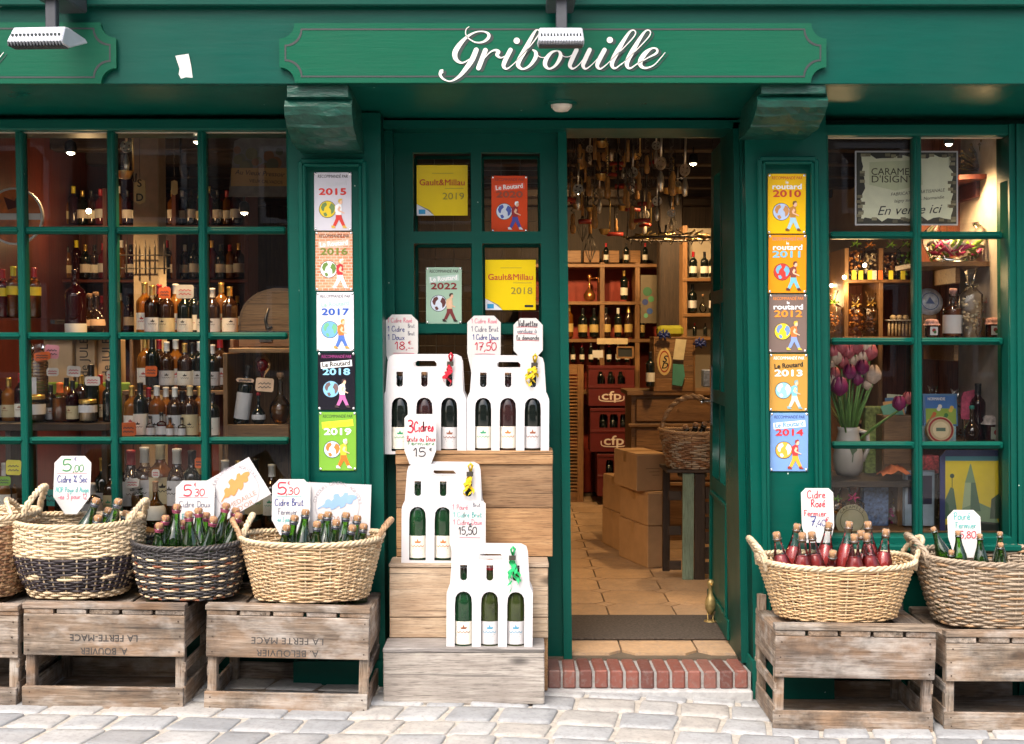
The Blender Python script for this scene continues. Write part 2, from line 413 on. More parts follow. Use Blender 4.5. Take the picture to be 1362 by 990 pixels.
LABELP = mat('bottle_label_paper', (.78, .75, .66), .6, .05, 30)
# ---------------------------------------------------------------- the street
GX = [(-30, .35), (-6, .20), (-1.9, .108), (-1.2, .098), (-.6, .084), (-.1, .080), (.5, .052), (1.05, .019), (2.1, .012), (6, -.05), (30, -.4)]
def ground(x):
    for (a, za), (b, zb) in zip(GX, GX[1:]):
        if x <= b: return za + (zb - za) * (x - a) / (b - a)
    return GX[-1][1]
def stone_mat(name, stops, bump=.35):
    m, nt, bs = _new(name); v = coords(nt); f = noise_n(nt, v, 9, 6, .65); g = noise_n(nt, v, 60, 3, .6)
    oi = N(nt, 'ObjectInfo'); c = ramp(nt, oi.outputs['Random'], stops)
    c = mixc(nt, 1.0, c, ramp(nt, f, [(.3, (.72, .72, .73)), (.7, (1, 1, 1))]), 'MULTIPLY')
    c = mixc(nt, ramp(nt, g, [(.3, (.45,)*3), (.5, (0,)*3)]), c, (.18, .17, .16)); c = mixc(nt, ramp(nt, noise_n(nt, v, 22, 4, .7), [(.52, (0,)*3), (.72, (.4,)*3)]), c, tuple(a * .45 for a in stops[1][1]))
    nt.links.new(c, bs.inputs['Base Color']); bs.inputs['Roughness'].default_value = .62; bumpn(nt, f, bump, .008, bs)
    return m
SETT = stone_mat('paving_stone_grey', [(0, (.30, .312, .325)), (.35, (.38, .39, .40)), (.65, (.45, .455, .455)), (.85, (.46, .44, .41)), (1, (.47, .44, .40))], .6)
def street_mat():
    m, nt, bs = _new('street_joint_sand'); v = coords(nt, rnd=False); f = noise_n(nt, v, 30, 5, .7); g = noise_n(nt, v, 2, 3)
    c = ramp(nt, f, [(.3, (.30, .27, .23)), (.7, (.55, .51, .45))]); c = mixc(nt, ramp(nt, g, [(.4, (0,)*3), (.7, (.5,)*3)]), c, (.40, .37, .33))
    nt.links.new(c, bs.inputs['Base Color']); bs.inputs['Roughness'].default_value = .95; bumpn(nt, f, .6, .01, bs); return m
mb = MB(); xs = [a for a, _ in GX]
for i, (x, z) in enumerate(GX): mb.v += [(x, -40, z - .012), (x, -.04, z - .012), (x, 9, z - .012)]
for i in range(len(GX) - 1):
    for k in (0, 1): mb.f.append((3*i+k, 3*i+3+k, 3*i+4+k, 3*i+1+k)); mb.m.append(0); mb.sm.append(False)
street = tag(mb.build('street', street_mat()), 'paved street of pale grey stone setts with sandy joints', 'street', kind='structure')
rs = random.Random(3)
y = -.06; row = 0
while y > -2.1:
    d = rs.uniform(.155, .185); x = -2.75 + rs.uniform(0, .2)
    while x < 2.75:
        w = rs.uniform(.15, .24); g_ = .008
        sk = .10 * d / .2
        cx, cyy = x + w/2, y - d/2
        q = [(-w/2+g_, -d/2+g_), (w/2-g_, -d/2+g_), (w/2-g_, d/2-g_), (-w/2+g_, d/2-g_)]
        q = [(a + b * .22 + rs.uniform(-.010, .010), b + rs.uniform(-.007, .007)) for a, b in q]
        # rounded irregular outline, domed top
        ring = []
        for k in range(4):
            a, b, c = q[k-1], q[k], q[(k+1) % 4]
            ring += [tuple(b[i] + (a[i]-b[i])*.08 for i in (0,1)), tuple(b[i] + (a[i]-b[i])*.02 + (c[i]-b[i])*.02 for i in (0,1)), tuple(b[i] + (c[i]-b[i])*.08 for i in (0,1))]
        n = len(ring); h = rs.uniform(.003, .007); tl = rs.uniform(-.012, .012)
        vs_ = [(a, b, -.03) for a, b in ring] + [(a*.99, b*.99, h*.1 + tl*a) for a, b in ring] + [(a*.945, b*.945, h*.9 + tl*a) for a, b in ring] + [(a*.55, b*.55, h + rs.uniform(-.0012, .0016) + tl*a) for a, b in ring]
        fs_ = [(r_*n+k, r_*n+(k+1)%n, (r_+1)*n+(k+1)%n, (r_+1)*n+k) for r_ in range(3) for k in range(n)] + [tuple(3*n+k for k in range(n))]
        s1 = (ground(cx+.05) - ground(cx-.05)) / .1
        MB().add(vs_, fs_, 0, True).build('paving_stone', SETT, street, (cx, cyy, ground(cx) - .008), (0, -math.atan(s1), 0))
        x += w
    y -= d; row += 1

# ---------------------------------------------------------------- the shop front
shop = thing('shop_front', 'dark green timber shop front with two paned windows and an open doorway', 'shop front')
YF = -.50                                  # fascia plane
def up(px, py, Y): p = P(px, py, Y); return (p.x, p.z)
def slab(name, pts, Y0, Y1, m, parent=shop, bevel=.0, holes=()):
    me = plate_mesh([up(a, b, Y0) for a, b in pts], [[up(a, b, Y0) for a, b in h] for h in holes], Y1 - Y0, m, name)
    if bevel: bevel_mesh(me, bevel)
    return link(name, me, parent, (0, (Y0 + Y1) / 2, 0))
STUCCO = mat('upper_wall_render', (.30, .26, .20), .9, .15, 8, bump=.4)
span('upper_wall', (-4.2, 4.2), (-.02, 6.2), (2.98, 7), STUCCO, shop, 0)
fz0 = Z(112, YF); span('fascia', (-4.2, 4.2), (YF, YF + .05), (fz0, Z(9.5, YF)), GREEN_F, shop, .003)
span('cornice_board', (-4.2, 4.2), (YF - .035, YF + .05), (Z(7, YF-.035), Z(-40, YF)), GREEN_F, shop, .004)
span('cornice_top', (-4.2, 4.2), (YF - .10, -.02), (Z(-40, YF) + .001, Z(-40, YF) + .06), GREEN_F, shop, .004)
zb = Z(160, -.03); mb = MB(); mb.add([(-4.2, YF + .05, fz0 + .004), (4.2, YF + .05, fz0 + .004), (4.2, .16, zb + .006), (-4.2, .16, zb + .006),
       (-4.2, YF + .05, fz0 + .03), (4.2, YF + .05, fz0 + .03), (4.2, .16, zb + .03), (-4.2, .16, zb + .03)], [(0,3,2,1),(4,5,6,7),(0,1,5,4),(1,2,6,5),(2,3,7,6),(3,0,4,7)])
mb.build('soffit', GREEN, shop)
span('lintel', (-4.2, 4.2), (.17, .30), (2.30, 2.98), GREEN_D, shop, 0)
span('light_stop_board', (-4.2, X(395, .06)), (.055, .105), (Z(172, .06), fz0 - .03), GREEN_D, shop, 0); span('light_stop_board', (X(1090, .06), 4.2), (.055, .105), (Z(180, .06), fz0 - .03), GREEN_D, shop, 0)  # added behind the head frames to keep lamp light off the soffit

def scallop(x0, x1, z0, z1, r, n=7):       # rectangle with scooped corners
    out = []
    for cx, cz, a0 in ((x0, z0, 90), (x1, z0, 180), (x1, z1, 270), (x0, z1, 0)):
        arc = [(cx + r * math.cos(R(a0 - 90 * k / n)), cz + r * math.sin(R(a0 - 90 * k / n))) for k in range(n + 1)]
        out += arc
    return out
def sign_board(label, px0, px1, py0, py1, letters):
    Y = YF - .012; x0, z1 = up(px0, py0, Y); x1, z0 = up(px1, py1, Y); cx = (x0 + x1) / 2
    t = thing('sign_board', label, 'sign', (cx, YF, z0)); w = (x1 - x0) / 2; h = z1 - z0
    me = plate_mesh(scallop(-w, w, 0, h, .055), [], .022, GREEN_S, 'board'); bevel_mesh(me, .004)
    link('board', me, t, (0, -.0115, 0))
    a = Art(); i = .019; q = scallop(-w + i, w - i, i, h - i, .058)
    q2 = scallop(-w + i + .006, w - i - .006, i + .006, h - i - .006, .058)
    n = len(q); a.add(BLACKLINE, q + q2, [(k, (k+1) % n, n + (k+1) % n, n + k) for k in range(n)], .0238)
    a.build(t, {BLACKLINE: 'border_line'}); letters(t, cx, z0, Y - .012); return t
GRIB = [[(222,45,5),(206,60,6),(205,88,7),(224,112,8),(260,131,9),(300,128,14),(328,106,22),(328,84,18),(300,71,9),(255,76,10),(205,106,20),(162,155,34),(144,195,36),(154,228,26),(186,243,12),(228,222,7)],
 [(262,172,34),(240,224,36),(206,274,31),(165,320,20),(120,344,8),(82,332,13),(64,308,20),(72,289,28),(76,284,14)],
 [(312,174,33),(274,272,33)], [(286,244,5),(330,192,8),(362,174,14),(384,182,24),(376,200,24),(396,215,10),(424,204,6),(446,186,5)],
 [(450,172,30),(420,232,31),(412,262,25),(430,276,12),(466,250,6),(510,205,5)],
 [(470,246,5),(550,160,6),(598,98,8),(608,74,8),(596,62,8),(576,84,20),(530,170,33),(496,232,33),(494,262,26),(520,277,13),(556,258,18),(586,216,27),(588,186,24),(572,172,8)],
 [(588,186,6),(606,208,5),(632,214,5),(660,204,5)],
 [(708,176,8),(676,186,18),(646,222,30),(640,256,27),(662,276,13),(696,258,18),(722,216,28),(722,188,20),(706,176,8)],
 [(722,188,5),(744,209,5),(774,208,5),(806,184,5)],
 [(812,172,30),(784,232,31),(776,260,26),(794,275,12),(832,246,6),(878,176,6)], [(884,172,30),(856,232,31),(848,260,25),(864,276,12),(900,250,6),(940,206,5)],
 [(966,172,30),(934,232,31),(926,262,25),(944,276,12),(980,250,6)],
 [(975,254,5),(1060,172,6),(1122,106,8),(1136,76,8),(1120,64,8),(1094,86,18),(1042,170,33),(1010,232,32),(1008,262,24),(1026,273,12),(1062,246,6)],
 [(1057,254,5),(1142,172,6),(1204,106,8),(1218,76,8),(1202,64,8),(1176,86,18),(1124,170,33),(1092,232,32),(1090,262,24),(1108,273,12),(1150,244,6)],
 [(1140,254,5),(1200,218,8),(1250,190,16),(1252,168,13),(1226,164,12),(1190,190,30),(1164,230,34),(1164,258,26),(1190,272,14),(1236,256,8),(1276,214,6),(1298,187,4)]]
DOTS = [(484,122,17), (995,118,17)]
def grib(sh=(0, 0), only=None):
    def fn(t, cx, z0, Y):
        a = Art(); inv = lambda u, v: up(570 + u / 4.127 + sh[0], 25 + v / 4.127 + sh[1], Y); k = S(Y) / 4.127
        for i, st in enumerate(GRIB):
            if only and i not in only: continue
            q = smooth(st, 8)
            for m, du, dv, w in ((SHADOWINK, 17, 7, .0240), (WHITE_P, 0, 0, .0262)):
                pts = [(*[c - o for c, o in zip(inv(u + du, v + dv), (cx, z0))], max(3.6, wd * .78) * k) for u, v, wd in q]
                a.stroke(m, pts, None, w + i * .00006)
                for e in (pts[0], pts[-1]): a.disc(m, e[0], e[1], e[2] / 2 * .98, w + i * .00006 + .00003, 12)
        for u, v, r in ([] if only else DOTS):
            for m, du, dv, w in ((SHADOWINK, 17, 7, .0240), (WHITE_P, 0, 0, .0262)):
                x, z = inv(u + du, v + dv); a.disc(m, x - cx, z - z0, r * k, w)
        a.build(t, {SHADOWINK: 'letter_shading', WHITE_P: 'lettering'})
    return fn
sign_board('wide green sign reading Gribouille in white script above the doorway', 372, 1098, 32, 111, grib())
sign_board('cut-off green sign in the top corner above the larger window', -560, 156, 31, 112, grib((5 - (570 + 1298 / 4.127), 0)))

# floodlights on arms
def floodlight(px, py0, py1, w, yaw, label):
    Y = -.86; s = S(Y); c = P(px, (py0 + py1) / 2, Y)
    t = thing('floodlight', label, 'floodlight', (c.x, c.y, c.z), (0, 0, R(yaw)), 'floodlights over the signs')
    W = w * s / 2; h = (py1 - py0) * s
    prof = [(-.092, -h*.28), (-.055, h*.44), (-.02, h*.50), (.10, h*.44), (.12, h*.26), (-.03, -h*.44), (-.082, -h*.44)]
    n = len(prof); mb = MB(); tp = lambda f: [(f * W * (1 if z < h*.3 else .94), y, z) for y, z in prof]
    mb.add(tp(-1) + tp(1), [tuple(range(n)), tuple(range(2*n-1, n-1, -1))] + [(i, n+i, n+(i+1) % n, (i+1) % n) for i in range(n)])
    mb.build('housing', ALU, t, bevel=.004)
    mb = MB()
    for k in range(13):
        x = -W*.84 + k * W*1.68/12; mb.box(x - W*.034, x + W*.034, -.0835, -.060, -h*.03, h*.07)
    mb.build('vent_slots', BLACKLINE, t)
    mb = MB()
    for k in range(17):
        x = -W*.93 + k * W*1.86/16; mb.box(x - W*.02, x + W*.02, -.0935, -.04, -h*.50, -h*.31)
    mb.box(-W*.95, W*.95, -.080, -.03, -h*.48, -h*.45)
    mb.build('grille', STEEL_D, t)
    b = P(px + (19 if px < 200 else 0), 0, -.60); dx = b.x - c.x; dz = b.z - c.z
    mb = MB(); mb.box(dx-.019, dx+.019, .13, .16, h*.45, dz+.02); mb.box(dx-.019, dx+.019, .05, .1595, h*.43, h*.43 + .022); mb.build('arm', STEEL_D, t, bevel=.003)
    z = P(px, 12, -.6).z - c.z; zt = P(px, -60, -.6).z - c.z
    mb = MB(); mb.add([(dx-.05, .10, z), (dx+.05, .10, z), (dx+.05, .325, z), (dx-.05, .325, z), (dx-.042, .13, zt), (dx+.042, .13, zt), (dx+.042, .325, zt), (dx-.042, .325, zt)],
        [(0,3,2,1),(4,5,6,7),(0,1,5,4),(1,2,6,5),(2,3,7,6),(3,0,4,7)]); mb.build('mounting_box', STEEL_D, t, bevel=.006)
    return t
floodlight(62, 40, 69, 74, -4, 'silver floodlight angled over the cut-off sign in the top corner')
floodlight(745, 41, 68, 60, 0, 'silver floodlight hanging in front of the script lettering')
p = P(747, 139, -.22); t = thing('soffit_spotlight', 'small round recessed spotlight in the green soffit above the doorway', 'spotlight', (p.x, -.20, fz0 - .006))
MB().lathe([(.060, .004), (.062, -.008), (.050, -.016), (.040, -.012)], 24).build('ring', GREEN, t)
MB().lathe([(.042, .0), (.040, -.022), (.026, -.036), (.0, -.040)], 20).build('bulb', mat('bulb_frosted', (.62, .56, .48), .3), t)
a = Art(); x, z = up(245, 88, YF); a.poly(PAPER, [(-.030, .035), (.018, .042), (.026, .0), (.030, -.042), (.006, -.040), (-.012, -.045), (-.020, -.030), (-.016, -.01)], 0)
me = bpy.data.meshes.new('paper'); me.from_pydata([(u, -.003 - .004 * math.sin(40 * v), v) for u, w, v in a.l[PAPER][0]], [], a.l[PAPER][1]); me.materials.append(PAPER)
o = tag(link('torn_paper', me, None, (x, YF, z)), 'torn white scrap of paper stuck on the green fascia', 'paper'); sm = o.modifiers.new('thickness', 'SOLIDIFY'); sm.thickness = .001
MB().box(-.007, .007, -.004, 0, -.005, .004)
for px, py in ((175, 107), (923, 20), (770, 30), (276, 95)):
    x, z = up(px, py, YF); MB().lathe([(0, -.002), (.004, -.0015), (.005, 0)], 7).build('paint_chip', WHITE_P, shop, (x, YF, z), (R(-90) + math.pi, 0, 0))

# corbels
def corbel(pxs, pys):
    xl, xr = X(pxs[0], -.45), X(pxs[1], -.45); zt = fz0 - .002; Yb = -.10; H = zt - Z(pys[1], -.30)
    prof = [(-.49, 0), (-.49, -.055), (-.465, -.062), (-.485, -.10), (-.475, -.14), (-.44, -.175), (-.435, -.187), (-.40, -.205), (-.36, -.222), (-.352, -.232), (-.31, -.245), (-.26, -.252), (-.20, -.25), (-.1, -.25), (-.1, 0)]
    k = H / .25; mb = MB(); n = 9; vs_ = []; rc = random.Random(int(pxs[0]))
    for i in range(n):
        f = i / (n - 1)
        for y, z in prof:
            wob = noise.noise(Vector((f * 4 + pxs[0], y * 22, z * 22))) * .010 if -.48 < y < -.11 else 0
            vs_.append((xl + (xr - xl) * f + (1 - f * 2) * -.012 * (z < -.06), y + wob, zt + z * k + wob * .8))
    m = len(prof); fs_ = [(i*m+j, (i+1)*m+j, (i+1)*m+j+1, i*m+j+1) for i in range(n-1) for j in range(m-1)] + [tuple(range(m)), tuple((n-1)*m+j for j in range(m))[::-1]]
    return mb.add(vs_, fs_).build('corbel', CORB, shop)
CORB = mat('corbel_old_green_paint', (.001, .052, .036), .45, .35, 26, bump=1.0, stretch=(1, 1, 3))
corbel((386, 466), (113, 194)); corbel((1008, 1092), (110, 175))

# pilasters
def pilaster(l, r, pl, pr, ptop):
    Yp = -.10; t0 = 150
    pil = slab('pilaster', [(l[0], t0), (r[0], t0), (r[1], 925), (l[1], 925)], Yp, .05, GREEN)
    # raised picture-frame moulding round the recessed panel
    a, b = pl; c, d = pr
    for k, (wd, dp) in enumerate(((7, .014), (4, .024))):
        o = k * 5
        q = [(a + o, ptop + o), (c - o, ptop + o), (d - o, 860), (b + o, 860)]
        for (p0, p1) in ((q[0], q[1]), (q[1], q[2]), (q[3], q[0]), (q[3], q[2])):
            bar('panel_moulding', P(*p0, Yp - dp/2), P(*p1, Yp - dp/2), wd * S(Yp), dp, GREEN, pil, .004)
    slab('plinth', [(l[1] - 2, 880), (r[1] + 4, 880), (r[1] + 4, 930), (l[1] - 2, 930)], Yp - .03, .04, GREEN, bevel=.005)
    return pil
pilaster((383, 392), (506, 513), (401, 409), (485, 492), 216)
pilaster((990, 1003), (1098, 1106), (1009, 1018), (1083, 1092), 213)
slab('end_post', [(1342, 165), (1420, 165), (1420, 925), (1347, 925)], -.07, .06, GREEN)
slab('end_post_trim', [(1352, 165), (1357, 165), (1361, 925), (1356, 925)], -.085, -.07, GREEN)

# windows
def window(name, cols, rows, yb, sill_y, frame_w):
    Y = 0.0; wt = [c[0] for c in cols]; wb = [c[1] for c in cols]; y0, y1 = rows[0], rows[-1]
    xa = lambda c, y: c[0] + (c[1] - c[0]) * (y - y0) / (600 - y0)
    fr = MB().box(0, .001, .03, .031, 0, .001).build(name, GREEN, shop, (0, 0, 0))
    L, Rr = cols[0], cols[-1]
    def vb(nm, c, w, d, m=GREEN, ya=y0 - 14, yb_=y1 + 10): return bar(nm, P(xa(c, ya), ya, Y - d/2 + .03), P(xa(c, yb_), yb_, Y - d/2 + .03), w * S(Y), d, m, fr, .006)
    for c in cols[1:-1]: vb('muntin', c, 11, .05); bar('glazing_bead', P(xa(c, y0), y0, -.026), P(xa(c, y1), y1, -.026), 4 * S(Y), .012, GREEN, fr, .005)
    vb('side_frame', (L[0] - frame_w/2, L[1] - frame_w/2), frame_w, .09); vb('side_frame', (Rr[0] + frame_w/2, Rr[1] + frame_w/2), frame_w, .09)
    for k, yy in enumerate(rows[1:-1]):
        for c, d in zip(cols, cols[1:]):
            bar('muntin', P(xa(c, yy) + 4, yy, .006), P(xa(d, yy) - 4, yy, .006), 9.5 * S(Y), .046, GREEN, fr, .006)
            bar('glazing_bead', P(xa(c, yy) + 6, yy, -.021), P(xa(d, yy) - 6, yy, -.021), 3.5 * S(Y), .010, GREEN, fr, .005)
    bar('head_frame', P(xa(L, y0) - 8, y0 - 7, -.015), P(xa(Rr, y0) + 8, y0 - 7, -.015), 15 * S(Y), .10, GREEN, fr, .006)
    bar('bottom_frame', P(xa(L, y1) - 8, y1 + 5, -.015), P(xa(Rr, y1) + 8, y1 + 5, -.015), 12 * S(Y), .11, GREEN, fr, .006)
    bar('sealant_line', P(xa(L, y0), y0 + 1.2, .0), P(xa(Rr, y0), y0 + 1.2, .0), 2 * S(Y), .02, mat('sealant', (.40, .37, .30), .6), fr, .0)
    for r0, r1 in zip(rows, rows[1:]):
        for c, d in zip(cols, cols[1:]):
            q = [P(xa(c, r0), r0, .012), P(xa(d, r0), r0, .012), P(xa(d, r1), r1, .012), P(xa(c, r1), r1, .012)]
            jj = [random.uniform(-.0012, .0012) for _ in range(4)]
            mbp = MB(); vs_ = [(p.x, .012 + j, p.z) for p, j in zip(q, jj)]
            mbp.add(vs_, [(0, 3, 2, 1)]).build('pane', GLASS, fr)
    # panelled riser under the window
    slab('stall_riser', [(xa(L, y1) - 16, y1 + 11), (xa(Rr, y1) + 16, y1 + 11), (xa(Rr, 900) + 18, 935), (xa(L, 900) - 14, 935)], .03, .08, GREEN_D)
    bar('window_sill', P(xa(L, y1) - 14, y1 + 14, -.04), P(xa(Rr, y1) + 14, y1 + 14, -.04), 9 * S(Y), .14, GREEN, fr, .006)
    for py in (y1 + 40, 900): bar('riser_rail', P(xa(L, y1) - 6, py, .02), P(xa(Rr, y1) + 6, py, .02), 22 * S(Y), .025, GREEN_D, fr, .005)
    return fr
LC = [(-213, -208), (-92, -86), (28, 36), (149.5, 155), (269.5, 274.5), (383, 389)]
win_l = window('large_window', LC, [175, 307, 447, 586, 724], 724, 735, 26)
RC = [(1098, 1102), (1217.5, 1219.5), (1335, 1336.5)]
win_r = window('small_window', RC, [182, 313.5, 454, 592, 712], 712, 720, 14)
# perforated vent low down in the right riser
VENT = mat('vent_metal', (.05, .06, .06), .5, .2, metal=.6)
x0, z0 = up(1210, 915, .0); x1, z1 = up(1330, 815, .0)
hl = []
for i in range(17):
    for j in range(13):
        cx, cz = x0 + .02 + i * (x1-x0-.04)/16, z0 + .02 + j * (z1-z0-.04)/12; hl.append([(cx + .006*math.cos(k*math.pi/3), cz + .006*math.sin(k*math.pi/3)) for k in range(6)])
link('vent_plate', plate_mesh([(x0,z0),(x1,z0),(x1,z1),(x0,z1)], hl, .003, VENT), win_r, (0, .012, 0))

# doorway
YD = .12
def post(nm, a, b, Y0, Y1, m=GREEN_D, bevel=.004): return slab(nm, [(a[0], 163), (b[0], 163), (b[1], 882), (a[1], 882)], Y0, Y1, m, bevel=bevel)
post('door_frame_post', (508, 516), (522, 530), .06, .20); post('door_frame_post', (984, 998), (996, 1008), -.03, .26)
post('door_frame_post', (975, 986), (984.5, 996), .0, .30)
slab('door_frame_head', [(508, 160), (1000, 160), (1000, 171), (508, 171)], .0, .2, GREEN_D, bevel=.003)
fx = lambda x, y: x + (y - 200) * .0105
cols = [(549, 626), (640, 718)]; rows = [(203, 308), (324, 431), (443, 548)]
holes = [[(fx(a, r), r), (fx(b, r), r), (fx(b, s_), s_), (fx(a, s_), s_)] for a, b in cols for r, s_ in rows]
fd = slab('fixed_door_leaf', [(521, 172), (746, 172), (754, 880), (529, 880)], YD, YD + .045, GREEN_D, holes=holes)
slab('meeting_stile', [(742, 170), (753.5, 170), (761, 882), (750, 882)], YD - .035, YD + .06, GREEN, bevel=.004)
WIRE = mat('wire_mesh', (.22, .23, .22), .4, metal=.8)
for h in holes:
    mb = MB(); q = [P(a, b, YD + .025) for a, b in h]; mb.add([(p.x, p.y, p.z) for p in q], [(0, 3, 2, 1)]); mb.build('pane', GLASS, fd)
    mb = MB(); x0, x1 = q[0].x, q[1].x; za, zc = q[2].z, q[0].z
    for k in range(1, 6): zz = za + (zc - za) * k / 6; mb.tube([(x0, YD + .030, zz), (x1, YD + .030, zz)], .0011, 4)
    for k in range(1, 3): xx = x0 + (x1 - x0) * k / 3; mb.tube([(xx, YD + .031, za), (xx, YD + .031, zc)], .0009, 4)
    mb.build('wire_grid', WIRE, fd)
    for p0, p1 in zip(h, h[1:] + h[:1]):
        bar('pane_moulding', P(*p0, YD - .006), P(*p1, YD - .006), 5 * S(YD), .012, GREEN_D, fd, .004)
# the other leaf, swung inwards against the passage
ol = bpy.data.objects.new('open_door_leaf', None); COL.objects.link(ol); ol.parent = shop
hx = X(977, .26); zt, zbm = 2.335, .165; ol.location = (hx - .012, .27, 0); ol.rotation_euler = (0, 0, R(88.3))
Wd = .68; hs = []
for zz0, zz1 in ((.80, 1.15), (1.21, 1.61), (1.67, 2.21)):
    hs += [[(.09, zz0), (.325, zz0), (.325, zz1), (.09, zz1)], [(.355, zz0), (.59, zz0), (.59, zz1), (.355, zz1)]]
link('leaf', plate_mesh([(0, zbm), (Wd, zbm), (Wd, zt), (0, zt)], hs, .042, GREEN_D), ol, (0, -.021, 0))
for h in hs: MB().add([(u, -.02, v) for u, v in h], [(0, 1, 2, 3)]).build('pane', GLASS, ol)
for sgn in (1, -1):
    yy = -.021 + sgn * .026
    for a_, b_ in (((.08, .24), (.60, .24)), ((.08, .72), (.60, .72)), ((.08, .24), (.08, .72)), ((.60, .24), (.60, .72))):
        bar('panel_moulding', (a_[0], yy, a_[1]), (b_[0], yy, b_[1]), .022, .014, GREEN_D, ol, .004)
    bar('kick_rail', (.0, yy, .20), (Wd, yy, .20), .09, .014, GREEN_D, ol, .005)
BRASS = mat('brass', (.55, .40, .16), .3, .2, metal=.9); CHROME = mat('chrome', (.7, .7, .7), .2, metal=1)
mb = MB(); mb.box(.615, .655, .0005, .006, 1.04, 1.32); mb.build('lock_plate', CHROME, ol)
MB().tube([(.635, .004, 1.15), (.635, .05, 1.15), (.56, .055, 1.15)], .009, 8).build('handle', CHROME, ol)
# brick doorstep
zt_ = Z(877, .10); zl = Z(893, -.13)
step = MB().hexa([(X(722, -.12), -.122, 0), (X(1001, -.12), -.122, 0), (X(1001, -.12), .10, 0), (X(722, -.12), .10, 0), (X(722, -.12), -.122, zl - .006), (X(1001, -.12), -.122, zl - .006), (X(1001, -.12), .10, zt_ - .006), (X(722, -.12), .10, zt_ - .006)]).build('doorstep', mat('step_mortar', (.27, .26, .25), .9, .2, 60, bump=.4), shop)
BRICK = stone_mat('step_brick', [(0, (.13, .045, .035)), (.35, (.24, .075, .052)), (.6, (.19, .062, .046)), (.85, (.26, .095, .07)), (1, (.12, .08, .07))], .6)
bx0, bx1 = X(727, -.12), X(999, -.12); nb = 13
for k in range(nb):
    w = (bx1 - bx0) / nb; xc = bx0 + w * (k + .5)
    piece('brick', (w - .011, .232, .072), (xc, -.015, (zl + zt_) / 2 - .034 + random.uniform(-.002, .002)), BRICK, step, (math.atan((zt_ - zl) / .23) , 0, random.uniform(-.02, .02)), .006)
MB().box(X(722, -.14), X(1003, -.14), -.16, -.117, .0, ground(.5) + .012).build('step_mortar_skirt', mat('mortar_skirt', (.38, .38, .38), .9, .2, 40, bump=.4), shop, bevel=.006)
for pxs in ((1003, 1012), (385, 392)):
    pass
# ---------------------------------------------------------------- enamel plaques
def walker(a, cx, v0, h, globe, land, shirt, legs, skin, shoe):
    # globe carried on the back of a walking figure; h is the height of the picture
    k = h; g = lambda u, v: (cx + u * k, v0 + v * k)
    a.disc(BLACKLINE, *g(-.17, .60), .275 * k, .0008); a.disc(globe, *g(-.17, .60), .258 * k, .0012)
    for q in ([(-.38,.66),(-.33,.78),(-.22,.83),(-.18,.74),(-.26,.66),(-.29,.54),(-.34,.56)], [(-.05,.80),(.04,.74),(.07,.62),(.02,.50),(-.05,.44),(-.06,.58),(-.12,.66)], [(-.30,.48),(-.22,.50),(-.17,.42),(-.22,.37),(-.27,.39)]):
        a.poly(land, [g(u, v) for u, v in q], .0017)
    a.poly(legs, [g(u, v) for u, v in [(.10,.44),(.27,.44),(.30,.32),(.40,.08),(.31,.05),(.20,.27),(.09,.06),(.00,.09),(.09,.30)]], .0022)
    a.poly(shirt, [g(u, v) for u, v in [(.11,.42),(.27,.42),(.29,.62),(.27,.75),(.19,.78),(.08,.72),(.07,.56)]], .0025)
    a.poly(skin, [g(u, v) for u, v in [(.20,.70),(.26,.66),(.22,.57),(.38,.49),(.37,.46),(.18,.54),(.15,.60)]], .0029)
    a.disc(skin, *g(.25, .83), .062 * k, .0029, 12, .075 * k); a.poly(shoe, [g(u, v) for u, v in [(.17,.84),(.19,.92),(.28,.94),(.31,.89),(.24,.88),(.21,.80)]], .0033)
    for x, y in ((.02, .03), (.38, .03)): a.poly(shoe, [g(x + u, y + v) for u, v in [(-.07,.05),(.0,.06),(.07,-.01),(.07,-.03),(-.06,-.02)]], .0026)
WHI = sink(248, 248, 248); BLK = sink(20, 20, 24); SKIN = sink(235, 190, 160)
def plaque(name, label, px, py0, py1, w, Y, base, head, brand, brandstyle, year, ycol, cols, box=None, screws=True, group=None, lean=0):
    s = S(Y); b = P(px, py1, Y); W = w * s; H = (py1 - py0 - 1) * s
    t = thing(name, label, 'plaque', b, (R(lean), 0, R(random.uniform(-.4, .4))), group)
    me = MB().box(-W/2, W/2, -.004, 0, 0, H).mesh('panel', base); bevel_mesh(me, .0012); pn = link('panel', me, t)
    a = Art(); f = .0042
    a2 = Art(); a2.text(head, 'RECOMMANDÉ PAR', 0, H*.905, H*.075, .012, .12, 1, 0, 0, width=W*.80)
    if brandstyle == 'le': a2.text(brand, 'le', 0, H*.835, H*.07, .03); a2.text(brand, 'routard', 0, H*.745, H*.125, .035, width=W*.76)
    elif brandstyle:
        r_ = R(5)
        if box: c, sn = math.cos(r_), math.sin(r_); a2.poly(box, [(x*c - (y)*sn, H*.80 + x*sn + y*c) for x, y in ((-W*.42, -H*.058), (W*.42, -H*.058), (W*.42, H*.052), (-W*.42, H*.052))], .0006)
        a2.text(brand, 'Le Routard', 0, H*.765, H*.115, .03, 0, 1, r_, width=W*.74)
    a2.text(ycol, year, 0, H*.615, H*.155, .045, width=W*.72)
    walker(a2, -.0 * W, H*.04, H*.54, *cols)
    a2.build(pn, {**{c: 'printed_figure' for c in cols}, BLACKLINE: 'globe_outline', head: 'heading', brand: 'brand_lettering', ycol: 'year_lettering'}, loc=(0, -f, 0))
    if screws:
        if 'screw' not in _bc: _bc['screw'] = MB().add([(.0052*math.cos(k*math.pi/4), -.0042, .0052*math.sin(k*math.pi/4)) for k in range(8)] + [(0, -.0085, 0)], [(k, (k+1) % 8, 8) for k in range(8)], 0, True).mesh('screw', CHROME)
        for x in (-W*.46, W*.46):
            for z in (H*.025, H*.975): link('screw', _bc['screw'], t, (x, 0, z))
    return t
